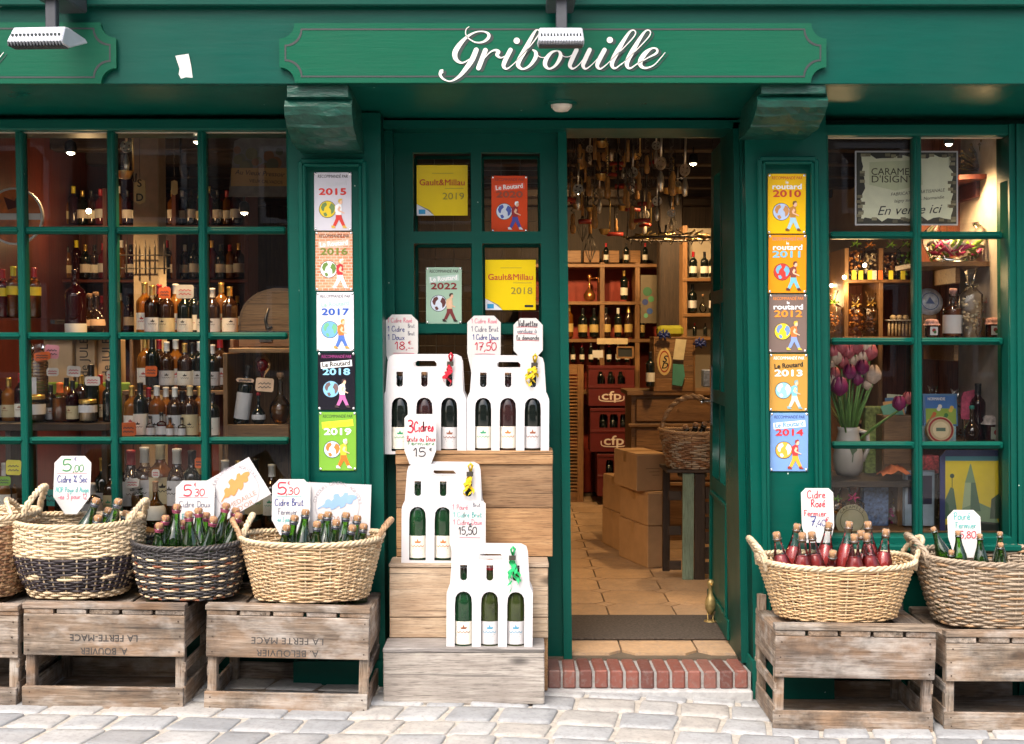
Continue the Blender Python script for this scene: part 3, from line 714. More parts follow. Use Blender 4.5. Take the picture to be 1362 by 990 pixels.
def brick_print():
    m, nt, bs = _new('printed_brickwork'); v = coords(nt, rnd=False); f = noise_n(nt, v, 45, 3, .6)
    tc = N(nt, 'TexCoord'); mp = N(nt, 'Mapping'); mp.inputs['Rotation'].default_value = (R(90), 0, 0); nt.links.new(tc.outputs['Object'], mp.inputs[0])
    b = N(nt, 'TexBrick'); nt.links.new(mp.outputs[0], b.inputs[0]); b.inputs['Scale'].default_value = 22; b.inputs['Mortar Size'].default_value = .03
    b.inputs['Color1'].default_value = (.55, .16, .07, 1); b.inputs['Color2'].default_value = (.62, .30, .16, 1); b.inputs['Mortar'].default_value = (.75, .62, .5, 1)
    nt.links.new(mixc(nt, ramp(nt, f, [(.4, (0,)*3), (.7, (.7,)*3)]), b.outputs[0], (.70, .33, .18)), bs.inputs['Base Color']); bs.inputs['Roughness'].default_value = .4; return m
def en(r, g, b): return mat('enamel_%d_%d_%d' % (r, g, b), srgb(r, g, b), .22, .03, 12)
G1, G2 = 'guide plaques down the pilaster beside the large window', 'guide plaques down the pilaster beside the small window'
YP = -.102
LP = [('white 2015 guide plaque with red year and yellow globe', 229, 307, en(214, 212, 222), BLK, sink(205, 205, 212), 'Le', '2015', sink(215, 50, 40), (sink(235, 205, 40), sink(110, 140, 80), WHI, sink(210, 55, 45), SKIN, sink(220, 180, 70)), None),
 ('brick-patterned 2016 guide plaque with green year', 308, 387, brick_print(), sink(60, 25, 20), WHI, 'Le', '2016', sink(120, 130, 50), (sink(235, 235, 235), sink(100, 135, 60), sink(190, 35, 45), WHI, SKIN, sink(240, 235, 230)), sink(225, 190, 170)),
 ('white 2017 guide plaque with blue year and blue trousers', 388, 467, en(228, 228, 236), BLK, sink(165, 215, 195), 'Le', '2017', sink(30, 85, 180), (sink(110, 170, 225), sink(110, 180, 140), sink(225, 120, 50), sink(70, 110, 190), SKIN, sink(190, 150, 60)), None),
 ('black 2018 guide plaque with pale blue year and pink trousers', 468, 545.5, en(28, 27, 36), sink(150, 50, 120), BLK, 'Le', '2018', sink(140, 205, 240), (sink(130, 195, 235), sink(110, 90, 90), WHI, sink(190, 105, 165), SKIN, sink(60, 45, 45)), sink(240, 240, 240)),
 ('lime green 2019 guide plaque with orange trousers', 547, 626, en(122, 176, 62), sink(30, 60, 30), sink(200, 190, 40), 'Le', '2019', WHI, (sink(200, 215, 235), sink(230, 125, 50), sink(240, 200, 50), sink(235, 115, 30), SKIN, WHI), sink(235, 225, 50))]
for i, (lb, y0, y1, base, head, brand, bs_, yr, yc, cols, bx) in enumerate(LP):
    plaque('guide_plaque', lb, 443 + i * 1.6, y0, y1, 49.5, YP, base, head, brand, bs_, yr, yc, cols, bx, group=G1)
RP = [('yellow 2010 guide plaque with dark orange year', 231, 311, en(246, 196, 20), sink(200, 70, 30), WHI, 'le', '2010', sink(200, 65, 30), (sink(180, 200, 235), sink(200, 140, 80), sink(190, 130, 50), sink(165, 205, 225), SKIN, sink(120, 80, 30)), None),
 ('orange 2011 guide plaque with pale blue year and red globe', 312, 390, en(240, 152, 30), sink(160, 130, 130), WHI, 'le', '2011', sink(120, 190, 215), (sink(205, 50, 40), sink(110, 175, 205), sink(130, 60, 45), sink(115, 185, 205), SKIN, sink(90, 45, 30)), None),
 ('grey-brown 2012 guide plaque with orange year', 391, 469, en(122, 105, 98), sink(225, 130, 40), WHI, 'le', '2012', sink(235, 145, 40), (sink(240, 205, 40), sink(110, 145, 195), sink(220, 115, 50), sink(130, 155, 210), SKIN, sink(225, 190, 60)), None),
 ('tan 2013 guide plaque with white year', 470, 547, en(194, 148, 72), WHI, BLK, 'Le', '2013', WHI, (sink(140, 200, 225), sink(235, 240, 240), sink(120, 185, 210), sink(225, 220, 205), SKIN, sink(130, 175, 190)), None),
 ('sky blue 2014 guide plaque with red year', 548, 627, en(120, 158, 212), sink(40, 55, 130), sink(90, 150, 205), 'Le', '2014', sink(210, 45, 50), (sink(240, 170, 60), sink(225, 230, 235), sink(205, 55, 55), sink(240, 170, 50), SKIN, sink(150, 50, 40)), sink(240, 245, 250))]
for i, (lb, y0, y1, base, head, brand, bs_, yr, yc, cols, bx) in enumerate(RP):
    plaque('guide_plaque', lb, 1046 + i * .8, y0, y1, 50.5, YP, base, head, brand, bs_, yr, yc, cols, bx, group=G2)
plaque('guide_plaque', 'orange-red 2020 guide plaque behind the upper right pane of the fixed door', 677.5, 233.5, 309, 48, YD + .06, en(226, 74, 22), sink(150, 40, 20), WHI, 'Le', '2020', sink(150, 70, 45), (sink(215, 225, 240), sink(70, 90, 175), sink(150, 30, 40), sink(70, 75, 165), SKIN, WHI), sink(235, 90, 60), group='plaques in the fixed door')
plaque('guide_plaque', 'pale mint 2022 guide plaque behind the lower left pane of the fixed door', 590.5, 355, 431, 47.5, YD + .06, en(168, 200, 178), sink(40, 30, 30), WHI, 'Le', '2022', sink(130, 35, 35), (sink(215, 225, 240), sink(95, 45, 45), sink(225, 190, 150), sink(120, 40, 40), SKIN, sink(60, 35, 30)), sink(190, 215, 205), group='plaques in the fixed door')
def yellow(label, px0, px1, py0, py1, year, corner):
    Y = YD + .055; b = P((px0 + px1) / 2, py1, Y); W = (px1 - px0) * S(Y); H = (py1 - py0) * S(Y)
    t = thing('guide_plaque', label, 'plaque', b, group='plaques in the fixed door')
    link('panel', MB().box(-W/2, W/2, -.003, 0, 0, H).mesh('panel', en(240, 208, 18)), t)
    a = Art(); red = sink(190, 50, 25); gr = sink(150, 130, 40)
    a.text(red, 'Gault&Millau', 0, H*.60, H*.17, .012, width=W*.88); a.text(gr, year, W*.22, H*.32, H*.19, .006, width=W*.42)
    a.rect(gr, -W*.2, W*.22, H*.835, H*.843); a.rect(gr, W*.05, W*.42, H*.535, H*.545)
    a.poly(sink(225, 228, 235), [(-W/2, 0), (-W*.16, 0), (-W*.28, H*.10), (-W/2, H*.23)], .0006); a.poly(sink(120, 125, 120), [(-W/2, H*.23), (-W*.28, H*.10), (-W*.16, 0), (-W*.25, H*.11)], .0012)
    a.rect(sink(40, 150, 205), -W*.46, -W*.33, H*.03, H*.12, .0014)
    if corner: a.rect(BLK, W*.28, W*.45, H*.055, H*.10)
    a.build(t, {sink(225, 228, 235): 'turned_corner', sink(120, 125, 120): 'corner_shade', sink(40, 150, 205): 'emblem', BLK: 'emblem'}, loc=(0, -.0032, 0))
yellow('yellow 2019 restaurant guide plaque behind the upper left pane of the fixed door', 554.5, 622, 220.5, 287, '2019', False)
yellow('yellow 2018 restaurant guide plaque behind the lower right pane of the fixed door', 645.5, 712.5, 346, 412.5, '2018', True)

# ---------------------------------------------------------------- wooden crates
STENCIL = mat('crate_stencil', (.055, .05, .048), .8, .4, 60)
def crate(label, px0, px1, top, slat_y, b0, b1, o1, bot, D=.43, text=None, yf=-.48, yaw=0, skew=0):
    xl, xr = X(px0, yf, 870), X(px1, yf, 870); W = xr - xl; zb_ = P((px0+px1)/2, bot, yf).z; H = P(0, top, yf).z - zb_
    cx = (xl + xr) / 2; tl = math.atan((ground(xr) - ground(xl)) / W)
    t = thing('wooden_crate', label, 'crate', (cx, yf, zb_), (0, -tl, R(yaw)), 'upturned wooden apple crates')
    z = lambda py: P(0, py, yf).z - zb_; h = W / 2; q = random.Random(int(px0)); w_ = .0016
    def sl(x, y, zz, m): return span('slat', x, y, zz, m, t, .0025, (0, q.uniform(-.004, .004), 0), .0012)
    zs, z0_, z1_, z2_ = z(slat_y), z(b0), z(b1), z(o1)
    for yy in (0, D - .016):                                        # front and back boards
        sl((-h, h), (yy, yy + .014), (z1_, z0_), OLDW[0]); sl((-h - .004, h - .003), (yy - .002, yy + .013), (.0, z2_), OLDW[0])
    for sx in (-1, 1):                                              # corner posts and end slats
        x_ = sx * (h - .016)
        for yy in (.034, D - .036): piece('post', (.034, .036, H - .026), (x_ - sx * .004, yy, (H - .03) / 2), OLDW[2], t, (0, q.uniform(-.01, .01), 0), .003)
        for za, zc in ((.012, .085), (.135, .175), (.225, H - .032)):
            xx = sx * (h - .006); sl((xx - .006, xx + .006), (.016, D - .018), (za, zc), OLDW[1])
    n = 5; gw = .012; sw = (W - gw * (n - 1)) / n
    for k in range(n):                                              # deck slats run front to back
        xa = -h + k * (sw + gw); sl((xa, xa + sw), (.002, D - .004), (z0_ + .001, zs), OLDW[1])
    for yy in (-.004, D - .045): sl((-h - .003, h + .002), (yy, yy + .045), (zs + .001, H), OLDW[0])
    span('inner_board', (-h + .02, h - .02), (.03, D - .03), (.004, .014), OLDW[0], t)
    mb = MB()
    for sx in (-1, 1):
        for zz in (z2_*.3, z2_*.75, z1_ + .02, (z1_+z0_)/2, z0_ - .02):
            x_ = sx * (h - .02 + q.uniform(-.004, .004)); mb.box(x_ - .0022, x_ + .0022, -.0035, .0, zz - .002, zz + .002)
    mb.build('nail', mat('rusty_nail', (.05, .03, .02), .8), t)
    if text:
        a = Art(); zm = (z0_ + z1_) / 2; bh = z0_ - z1_
        for s_, dv, wd in text: a.text(STENCIL, s_, h*.0, zm + dv * bh, bh * .23, .012, 0, 1.05, math.pi, 0, width=wd * W)
        a.build(t, {STENCIL: 'stencil_lettering'}, loc=(0, -.0012, 0))
    return t, cx, zb_ + H
c0 = crate('weathered crate half cut off at the edge, below the dark red-brown basket', -196, 22, 803, 811, 818, 873, 913, 937)
c1 = crate('weathered crate stencilled upside down under the two-tone basket', 30, 244, 803, 811, 818, 873, 914, 944, text=[('LA FERTE-MACE', .02, .42), ('A. BOUVIER', -.30, .29)])
c2 = crate('weathered crate stencilled upside down under the pale honey basket, next to the stepped stand', 272, 489, 806, 814, 821, 876, 922, 951, text=[('LA FERTE MACE', .0, .44), ('A. BELOUVIER', -.30, .38)])
c4 = crate('brown crate with a plain front under the basket of rosé', 1030, 1243, 832, 840, 848, 903, 947, 973)
c5 = crate('greyer crate at the picture edge under the grey-brown basket', 1258, 1475, 841, 849, 857, 907, 949, 974)
span('crate_shim', (c4[1]-.05, c4[1]-.02), (-.3, -.27), (0, .001), OLDW[0], c4[0], 0) if False else None
# a second, older crate end leaning behind the brown crate
p = P(1013, 940, -.12); t = thing('crate_board', 'dark old board standing on end behind the brown crate, against the pilaster', 'board', (X(1013, -.14, 870), -.14, ground(1) ))
span('board', (-.017, .017), (-.006, .02), (0, .42), OLDW[2], t); span('batten', (-.012, .03), (.021, .034), (.03, .08), OLDW[0], t)

# ---------------------------------------------------------------- bottles
DGREEN = clear('green_bottle_glass', (.34, .68, .10), .02, 1.85, (.02, .09, .010), .28)
BRIGHTG = clear('light_green_bottle_glass', (.30, .68, .10), .03, 1.55, (.06, .20, .02), .22)
DARKGL = mat('dark_bottle_glass', (.006, .009, .007), .06, .3, coat=.6)
BROWNGL = mat('brown_bottle_glass', (.028, .011, .005), .06, .3, coat=.6)
AMBER = clear('amber_bottle_glass', (.75, .36, .06), .03, 1.5, (.45, .16, .02), .55)
REDL = clear('red_drink', (.62, .06, .05), .03, 1.45, (.34, .02, .03), .50)
PINK = clear('rose_cider', (.99, .52, .46), .03, 1.4, (.95, .10, .10), .86)
CLEARG = clear('clear_bottle_glass', (.93, .95, .94), .02, 1.5)
WINEL = clear('dark_red_wine', (.20, .02, .02), .03, 1.5, (.05, .006, .01), .8)
GOLDF = mat('gold_foil', (.62, .42, .12), .32, .2, 60, metal=.8); REDF = mat('red_foil', (.42, .02, .03), .35, .1); BLACKF = mat('black_foil', (.012, .012, .014), .35); WHITEF = mat('white_foil', (.75, .74, .70), .4)
PINKF = mat('pink_foil', (.34, .08, .14), .35, .3, 80, metal=.4); BLUEF = mat('blue_grey_foil', (.12, .14, .19), .3, .4, 90, metal=.6); WIREC = mat('cage_wire', (.45, .45, .47), .3, metal=.9)
PROF = {  # radius, height as shares of a 0.30 m bottle
 'cider': [(.0, .004), (.024, .0), (.036, .003), (.0395, .012), (.040, .15), (.0385, .172), (.033, .198), (.0255, .222), (.019, .245), (.0155, .265), (.0142, .281), (.0155, .283), (.0155, .291), (.0135, .293)],
 'wine': [(.0, .004), (.024, .0), (.034, .003), (.037, .012), (.0375, .185), (.0365, .198), (.030, .212), (.020, .222), (.0150, .232), (.0140, .28), (.0152, .282), (.0152, .292), (.013, .293)],
 'spirit': [(.0, .004), (.03, .0), (.042, .003), (.045, .012), (.0455, .165), (.044, .180), (.036, .196), (.022, .208), (.0160, .220), (.0145, .270), (.016, .272), (.016, .282), (.014, .283)],
 'square': [(.0, .004), (.03, .0), (.044, .003), (.047, .01), (.047, .13), (.045, .142), (.030, .150), (.018, .158), (.016, .20), (.018, .202), (.018, .214), (.015, .215)],
 'flask': [(.0, .004), (.02, .0), (.035, .006), (.052, .035), (.058, .07), (.052, .105), (.036, .13), (.020, .15), (.0145, .17), (.0135, .235), (.0155, .238), (.0155, .246), (.013, .247)],
 'jar': [(.0, .004), (.03, .0), (.040, .004), (.042, .01), (.042, .085), (.038, .098), (.036, .10)],
}
_bm = {}
def lm(prof, mats, n=18, nm='glass'):
    k = (tuple(prof), mats.name, n)
    if k not in _bm: _bm[k] = MB().lathe(prof, n).mesh(nm, mats)
    return _bm[k]
def cutp(prof, z0, z1, dr):
    def rad(z):
        for (r0, a), (r1, b) in zip(prof[2:], prof[3:]):
            if a <= z <= b and b > a: return r0 + (r1 - r0) * (z - a) / (b - a)
        return prof[-1][0]
    zs = [z0] + [z for r, z in prof if z0 < z < z1] + [z1]
    return [(rad(z) + dr, z) for z in zs]
_print = {}
def label_print(kind):
    if kind in _print: return _print[kind]
    a = Art(); q = random.Random(kind); c1 = {'green': sink(60, 150, 110), 'orange': sink(215, 120, 70), 'blue': sink(80, 150, 180), 'brown': sink(140, 85, 60), 'black': sink(40, 35, 35), 'red': sink(170, 40, 40)}[kind.split('_')[0]]
    g = sink(120, 110, 100)
    a.poly(c1, [(-.012, .062), (-.004, .062), (0, .072), (.004, .062), (.013, .063), (.009, .055), (-.009, .055)], 0); a.stroke(c1, smooth([(-.024 + .006*i, .044 + .003*(-1)**i) for i in range(9)], 3), .0022, 0)
    a.rect(g, -.018, .018, .034, .0355, 0); a.rect(g, -.013, .013, .028, .029, 0); a.rect(g, -.02, .02, .012, .0130, 0)
    _print[kind] = a; return a
def bottle(label, loc, h=.30, kind='cider', glass=None, cap='cork', capcol=None, lab=None, labz=(.045, .12), tilt=(0, 0), yaw=0, group=None, liquid=None, liqz=.2, prn=None, neck=None, cage=None, parent_like=None, n=18):
    k = h / .30 if kind not in ('jar', 'square', 'flask') else h / PROF[kind][-1][1]
    pr = PROF[kind]; t = thing('bottle' if kind != 'jar' else 'jar', label, 'bottle' if kind != 'jar' else 'jar', loc, (R(tilt[0]), R(tilt[1]), R(yaw)), group); t.scale = (k, k, k)
    link('glass', lm(pr, glass or DGREEN, n), t); top = pr[-1][1]
    if liquid: link('contents', lm([(max(0, r - .003), z + .003) for r, z in pr if z < liqz] + [(cutp(pr, liqz - .001, liqz, -.003)[-1][0], liqz), (0, liqz)], liquid, 14), t)
    if cap == 'cork':
        ck_ = link('cork', lm([(.0125, top - .015), (.0130, top), (.0150, top + .005), (.0150, top + .015), (.012, top + .020), (0, top + .021)], CORK, 12), t)
        mb = MB(); cg = cage or WIREC
        mb.tube([(.0172 * math.cos(a), .0172 * math.sin(a), top - .006) for a in [2*math.pi*i/12 for i in range(12)]], .0012, 4, closed=True)
        for i in range(4):
            a = math.pi / 2 * i + .4; mb.tube([(.0172*math.cos(a), .0172*math.sin(a), top - .007), (.0165*math.cos(a), .0165*math.sin(a), top + .011), (.009*math.cos(a), .009*math.sin(a), top + .0215)], .0010, 4)
        if cg not in _bm: _bm[cg] = {}
        kk = (kind,)
        if kk not in _bm[cg]: _bm[cg][kk] = mb.mesh('wire_cage', cg)
        link('wire_cage', _bm[cg][kk], ck_)
        if capcol: link('foil', lm(cutp(pr, top - .015, top - .002, .0012), capcol, 14), t)
    elif cap == 'capsule':
        link('capsule', lm(cutp(pr, top - .055, top, .0012) + [(.0, top + .002)], capcol or BLACKF, 14), t)
    elif cap == 'stopper':
        link('stopper', lm([(.012, top - .01), (.013, top), (.019, top + .001), (.019, top + .022), (.015, top + .026), (0, top + .027)], capcol or CORK, 14), t)
    elif cap == 'lid':
        link('lid', lm([(.041, top - .012), (.0415, top - .002), (.040, top + .006), (0, top + .008)], capcol or GOLDF, 18), t)
    if neck: link('neck_label', lm(cutp(pr, *neck[1], .0009), neck[0], 16), t)
    if lab:
        zz = labz; pl_ = link('paper_label', lm(cutp(pr, zz[0], zz[1], .0008), lab, 18), t)
        if prn:
            r = cutp(pr, zz[0], zz[1], .0008)[0][0]
            if (prn, r) not in _print: _print[(prn, r)] = [(nm_, me_) for nm_, me_ in wrapped(label_print(prn), r + .0006)]
            for nm_, me_ in _print[(prn, r)]: link(nm_, me_, pl_, (0, 0, zz[0]))
    return t
def wrapped(a, r):
    out = []
    for inkm, (V, Fc) in a.l.items():
        me = bpy.data.meshes.new('label_print'); me.from_pydata([((r) * math.sin(x / r), -(r) * math.cos(x / r), z) for x, y, z in V], [], Fc); me.materials.append(inkm); out.append(('label_print', me))
    return out

# ---------------------------------------------------------------- wicker baskets
def wick(name, c, var=.3):
    m, nt, bs = _new(name); v = coords(nt, (1, 1, 5)); f = noise_n(nt, v, 16, 3, .6); v2 = coords(nt, (1, 1, 30)); g = noise_n(nt, v2, 3, 2)
    cc = ramp(nt, f, [(.3, tuple(a * (1 - var * 1.3) for a in c)), (.7, tuple(min(1, a * (1 + var)) for a in c))])
    cc = mixc(nt, ramp(nt, g, [(.35, (.5,)*3), (.6, (0,)*3)]), cc, tuple(a * .55 for a in c))
    nt.links.new(cc, bs.inputs['Base Color']); bs.inputs['Roughness'].default_value = .45; return m
WK = {'cream': wick('wicker_cream', (.70, .55, .36)), 'honey': wick('wicker_honey', (.58, .40, .225)), 'gold': wick('wicker_golden', (.64, .43, .225)), 'brown': wick('wicker_brown', (.25, .125, .06)),
      'dark': wick('wicker_dark', (.030, .021, .026), .5), 'black': wick('wicker_black', (.050, .046, .048), .5), 'grey': wick('wicker_grey_brown', (.36, .28, .20)), 'tan': wick('wicker_tan', (.40, .245, .13)), 'rust': wick('wicker_rust', (.22, .07, .03))}
def basket(label, px0, px1, py_rim, py_bot, bx, cy_, dep, rowcol, stakecol, rimcol, hcol, rows=30, bulge=.0, tilt=0, handles=((180, 1), (0, 1)), hh=.075, stakes=40, group='wicker baskets of cider on the crates', ybot=None):
    # px0, px1: rim; bx: base width as a share; cy_: depth of the middle; dep: front to back
    rx = (X(px1, cy_) - X(px0, cy_)) / 2; cx = (X(px1, cy_) + X(px0, cy_)) / 2; ry = dep / 2
    zb_ = ybot if ybot is not None else P(0, py_bot, cy_ - ry * .75).z; zr = P(0, py_rim, cy_ - ry).z; H = zr - zb_
    t = thing('wicker_basket', label, 'basket', (cx, cy_, zb_), (0, R(tilt), 0), group)
    mats = []; mi = lambda k: mats.index(WK[k]) if WK[k] in mats else (mats.append(WK[k]) or len(mats) - 1)
    def rad(f): s = bx + (1 - bx) * f + bulge * math.sin(math.pi * f); return rx * s, ry * s
    def pt(th, f, off=0, dz=0):
        a, b = rad(max(0, min(1, f))); c, s_ = math.cos(th), math.sin(th)
        e = .82; x = (a + off) * math.copysign(abs(c) ** e, c); y = (b + off) * math.copysign(abs(s_) ** e, s_)
        return (x, y, f * H + dz + .010 * math.cos(th) ** 2 * f)
    mb = MB(); q = random.Random(int(px0) + 5); r_ = H / rows * .56; amp = .0040; seg = stakes * 4
    for i in range(rows):
        f = (i + .5) / rows; k = rowcol(i, rows); ph = math.pi * (i % 2); wob = q.uniform(0, 6.28); w2 = q.uniform(.2, 1)
        ks = k if isinstance(k, tuple) else (k,)
        pts = [pt(2*math.pi*j/seg, f, amp * math.cos(stakes / 2 * 2*math.pi*j/seg + ph), .0022 * w2 * math.sin(2 * 2*math.pi*j/seg + wob) + .0012 * math.sin(7 * 2*math.pi*j/seg + wob)) for j in range(seg)]
        m0 = len(mb.f); mb.tube(pts, [r_ * (1 + .18 * math.sin(j * .37 + wob * 3)) for j in range(seg)], 5, mi(ks[0]), closed=True)
        if len(ks) > 1:
            j0 = q.randrange(seg); ln = seg // 3
            for s_ in range(3):
                for j in range(seg):
                    pass
            for j in range(seg):
                if ((j + j0) // 8) % len(ks):
                    for e in range(5): mb.m[m0 + j * 5 + e] = mi(ks[1])
    weave = mb.build('weave', mats, t)
    mb = MB()
    for s_ in range(stakes):
        th = 2*math.pi*(s_ + .0) / stakes; mb.tube([pt(th, f) for f in (0, .25, .5, .75, 1)], .0042, 5)
    mb.build('stake', WK[stakecol], t)
    a, b = rad(0); mb = MB(); ring = [pt(2*math.pi*j/36, 0.02, -.004) for j in range(36)]
    mb.add([(x, y, .006) for x, y, z in ring] + [(x, y, .014) for x, y, z in ring], [tuple(range(36))[::-1], tuple(range(36, 72))] + [(j, (j+1) % 36, 36 + (j+1) % 36, 36 + j) for j in range(36)]); mb.build('base', WK[stakecol], t)
    mb = MB(); n = 150
    for s_ in range(3):                                             # braided rim
        pts = []
        for j in range(n):
            th = 2*math.pi*j/n; ph = 22 * th + s_ * 2*math.pi/3; x, y, z = pt(th, 1); L = math.hypot(x / rx, y / ry)
            pts.append((x * (1 + .0060 * math.cos(ph) / rx), y * (1 + .0060 * math.cos(ph) / ry), z + .0060 * math.sin(ph)))
        mb.tube(pts, .0060, 5, closed=True)
    mb.build('rim', WK[rimcol], t)
    for ang, sc in handles:                                         # twisted handles
        mb = MB(); th0 = R(ang); hw = .30 * sc
        for s_ in range(3):
            pts = []
            for j in range(33):
                f = j / 32; th = th0 + (f - .5) * 2 * hw; x, y, z = pt(th, 1); up_ = math.sin(math.pi * f) ** .7 * hh * sc
                dn = -.035 if j in (0, 32) else 0
                ph = 9 * math.pi * f + s_ * 2*math.pi/3; o = .0062 * (1 if 0 < j < 32 else .2)
                ou = 1 + .12 * math.sin(math.pi * f)
                pts.append((x * ou + o * math.cos(ph) * math.cos(th0), y + o * math.cos(ph) * .6, z + up_ + dn + o * math.sin(ph)))
            mb.tube(pts, .0068, 6)
        mb.build('handle', WK[hcol], t)
    return t, cx, zb_, rx, ry, H
z1c, z2c, z4c, z5c, z0c = c1[2], c2[2], c4[2], c5[2], c0[2]
B0 = basket('dark red-brown basket cut off at the picture edge beside the two-tone basket', -165, 44, 695, 790, .80, -.27, .40, lambda i, n: ('cream' if i > n - 4 else ('brown', 'tan')), 'honey', 'cream', 'cream', bulge=.03, ybot=z0c + .001, handles=((0, 1.1),), hh=.09)
B1 = basket('cream basket with a dark brown band around its lower half', 20, 186, 702, 801, .74, -.27, .36, lambda i, n: ('cream' if i > n * .56 or i < 3 else (('cream', 'dark') if i in (8, 9) else ('dark', 'dark', 'cream'))), 'cream', 'cream', 'cream', bulge=.10, ybot=z1c + .001, handles=((185, 1), (-8, 1)), hh=.072)
B2 = basket('black and straw striped basket between the two-tone and honey ones', 178, 324, 731, 806, .84, -.29, .34, lambda i, n: ('black' if i > n - 6 else (('cream',) if i % 4 == 1 else (('black', 'rust') if i % 6 == 0 else ('black',)))), 'black', 'black', 'cream', bulge=.04, ybot=max(z1c, z2c) + .001, handles=((178, 1.1), (8, 1.1)), hh=.08, rows=28)
B3 = basket('pale honey basket standing next to the stepped wooden stand', 320, 508, 726, 811, .79, -.29, .36, lambda i, n: ('honey' if i % 5 else ('honey', 'cream')), 'cream', 'cream', 'tan', ybot=z2c + .001, hh=.058)
B4 = basket('golden basket holding the pink rosé bottles', 1010, 1216, 758, 833, .76, -.29, .38, lambda i, n: ('gold' if i % 4 else ('gold', 'honey')), 'cream', 'cream', 'cream', ybot=z4c + .001, handles=((182, 1.05), (2, 1.05)), hh=.072)
B5 = basket('grey-brown basket cut off at the picture edge on the greyer crate', 1222, 1440, 752, 845, .76, -.28, .40, lambda i, n: ('grey' if i % 3 else ('grey', 'tan')), 'grey', 'grey', 'grey', ybot=z5c + .001, bulge=.02, handles=((182, 1),), hh=.07, rows=26)

# bottles in the baskets: (mouth pixel x, mouth pixel y, depth offset, lean side, lean back)
def fill(B, specs, names, **kw):
    t, cx, zb_, rx, ry, H = B; specs = sorted(specs)
    for i, ((px, py, dy, side, back), nm) in enumerate(zip(specs, names)):
        Y = -.28 + dy; top = P(px, py, Y); L = kw.get('h', .30) * 1.06
        # the bottle leans: find its foot from its mouth
        d = Euler((R(back), R(side), 0)).to_matrix() @ Vector((0, 0, 1)); foot = top - d * L
        bottle(nm, foot, tilt=(back, side), **kw)
ordn = ['first', 'second', 'third', 'fourth', 'fifth', 'sixth', 'seventh', 'eighth', 'ninth', 'tenth', 'eleventh', 'twelfth', 'thirteenth', 'fourteenth', 'fifteenth', 'sixteenth']
def names(n, txt): return ['%s %s' % (ordn[i], txt) for i in range(n)]
fill(B1, [(130, 661, -.02, 20, -4), (131, 684, -.08, 10, 6), (159, 662, -.02, 16, -2), (169, 678, .03, 14, -2), (146, 674, .03, 18, -3), (114, 690, -.02, 20, 2)], names(6, 'corked cider bottle from the left in the two-tone basket'), glass=DGREEN, capcol=BLUEF, group='cider bottles in the two-tone basket', cage=WIREC)
fill(B2, [(221, 684, .0, 8, 0), (236, 669, .03, 6, -4), (251, 679, -.08, -1, 6), (264, 674, .0, -1, -2), (285, 686, -.06, 12, 5), (302, 668, .0, 15, -2), (315, 674, .04, 14, -4), (319, 681, .0, 18, 0), (212, 694, -.05, 4, 4), (243, 690, .05, 3, -4), (275, 680, .05, 6, -5)], names(11, 'pink-foiled cider bottle from the left in the striped basket'), glass=DGREEN, capcol=PINKF, group='cider bottles in the striped basket', cage=PINKF)
fill(B3, [(393, 684, .0, 12, 0), (407, 676, .04, 6, -3), (422, 692, -.09, 4, 5), (437, 679, .05, 5, -4), (448, 690, -.04, 9, 2), (461, 680, .05, 7, -4), (470, 697, -.08, 13, 4), (484, 695, .0, 5, 0), (382, 697, -.05, 10, 3), (428, 682, .06, 2, -5), (476, 684, .06, 8, -5)], names(11, 'silver-wired cider bottle from the left in the honey basket'), glass=DGREEN, capcol=BLUEF, group='cider bottles in the honey basket')
fill(B4, [(1032, 706, -.06, -10, 0), (1061, 695, .03, 8, -2), (1067, 707, -.09, -2, 5), (1079, 706, -.02, -8, 2), (1103, 693, .04, 8, -4), (1108, 731, -.11, 0, 12), (1130, 692, .05, 7, -4), (1136, 709, -.09, -3, 5), (1145, 704, -.02, -4, 0), (1154, 692, .05, -3, -4), (1152, 708, -.07, -9, 4), (1179, 702, .0, 6, -2)], names(12, 'clear bottle of rosé cider from the left in the golden basket'), glass=CLEARG, liquid=PINK, liqz=.226, group='rosé bottles in the golden basket')
fill(B5, [(1240, 700, .07, -20, -6), (1266, 731, -.10, 4, 12), (1274, 705, -.02, -4, 0), (1303, 709, -.02, -3, 0), (1330, 706, .02, 0, -2), (1331, 721, -.08, -4, 6)], names(6, 'perry bottle from the left in the grey-brown basket'), glass=DGREEN, h=.225, capcol=None, group='perry bottles in the grey-brown basket')
fill(B0, [(8, 690, .0, 5, 0), (-20, 684, 0, 0, 0)], names(2, 'cider bottle from the right in the cut-off basket'), glass=DGREEN, group='cider bottles in the cut-off basket') if False else None

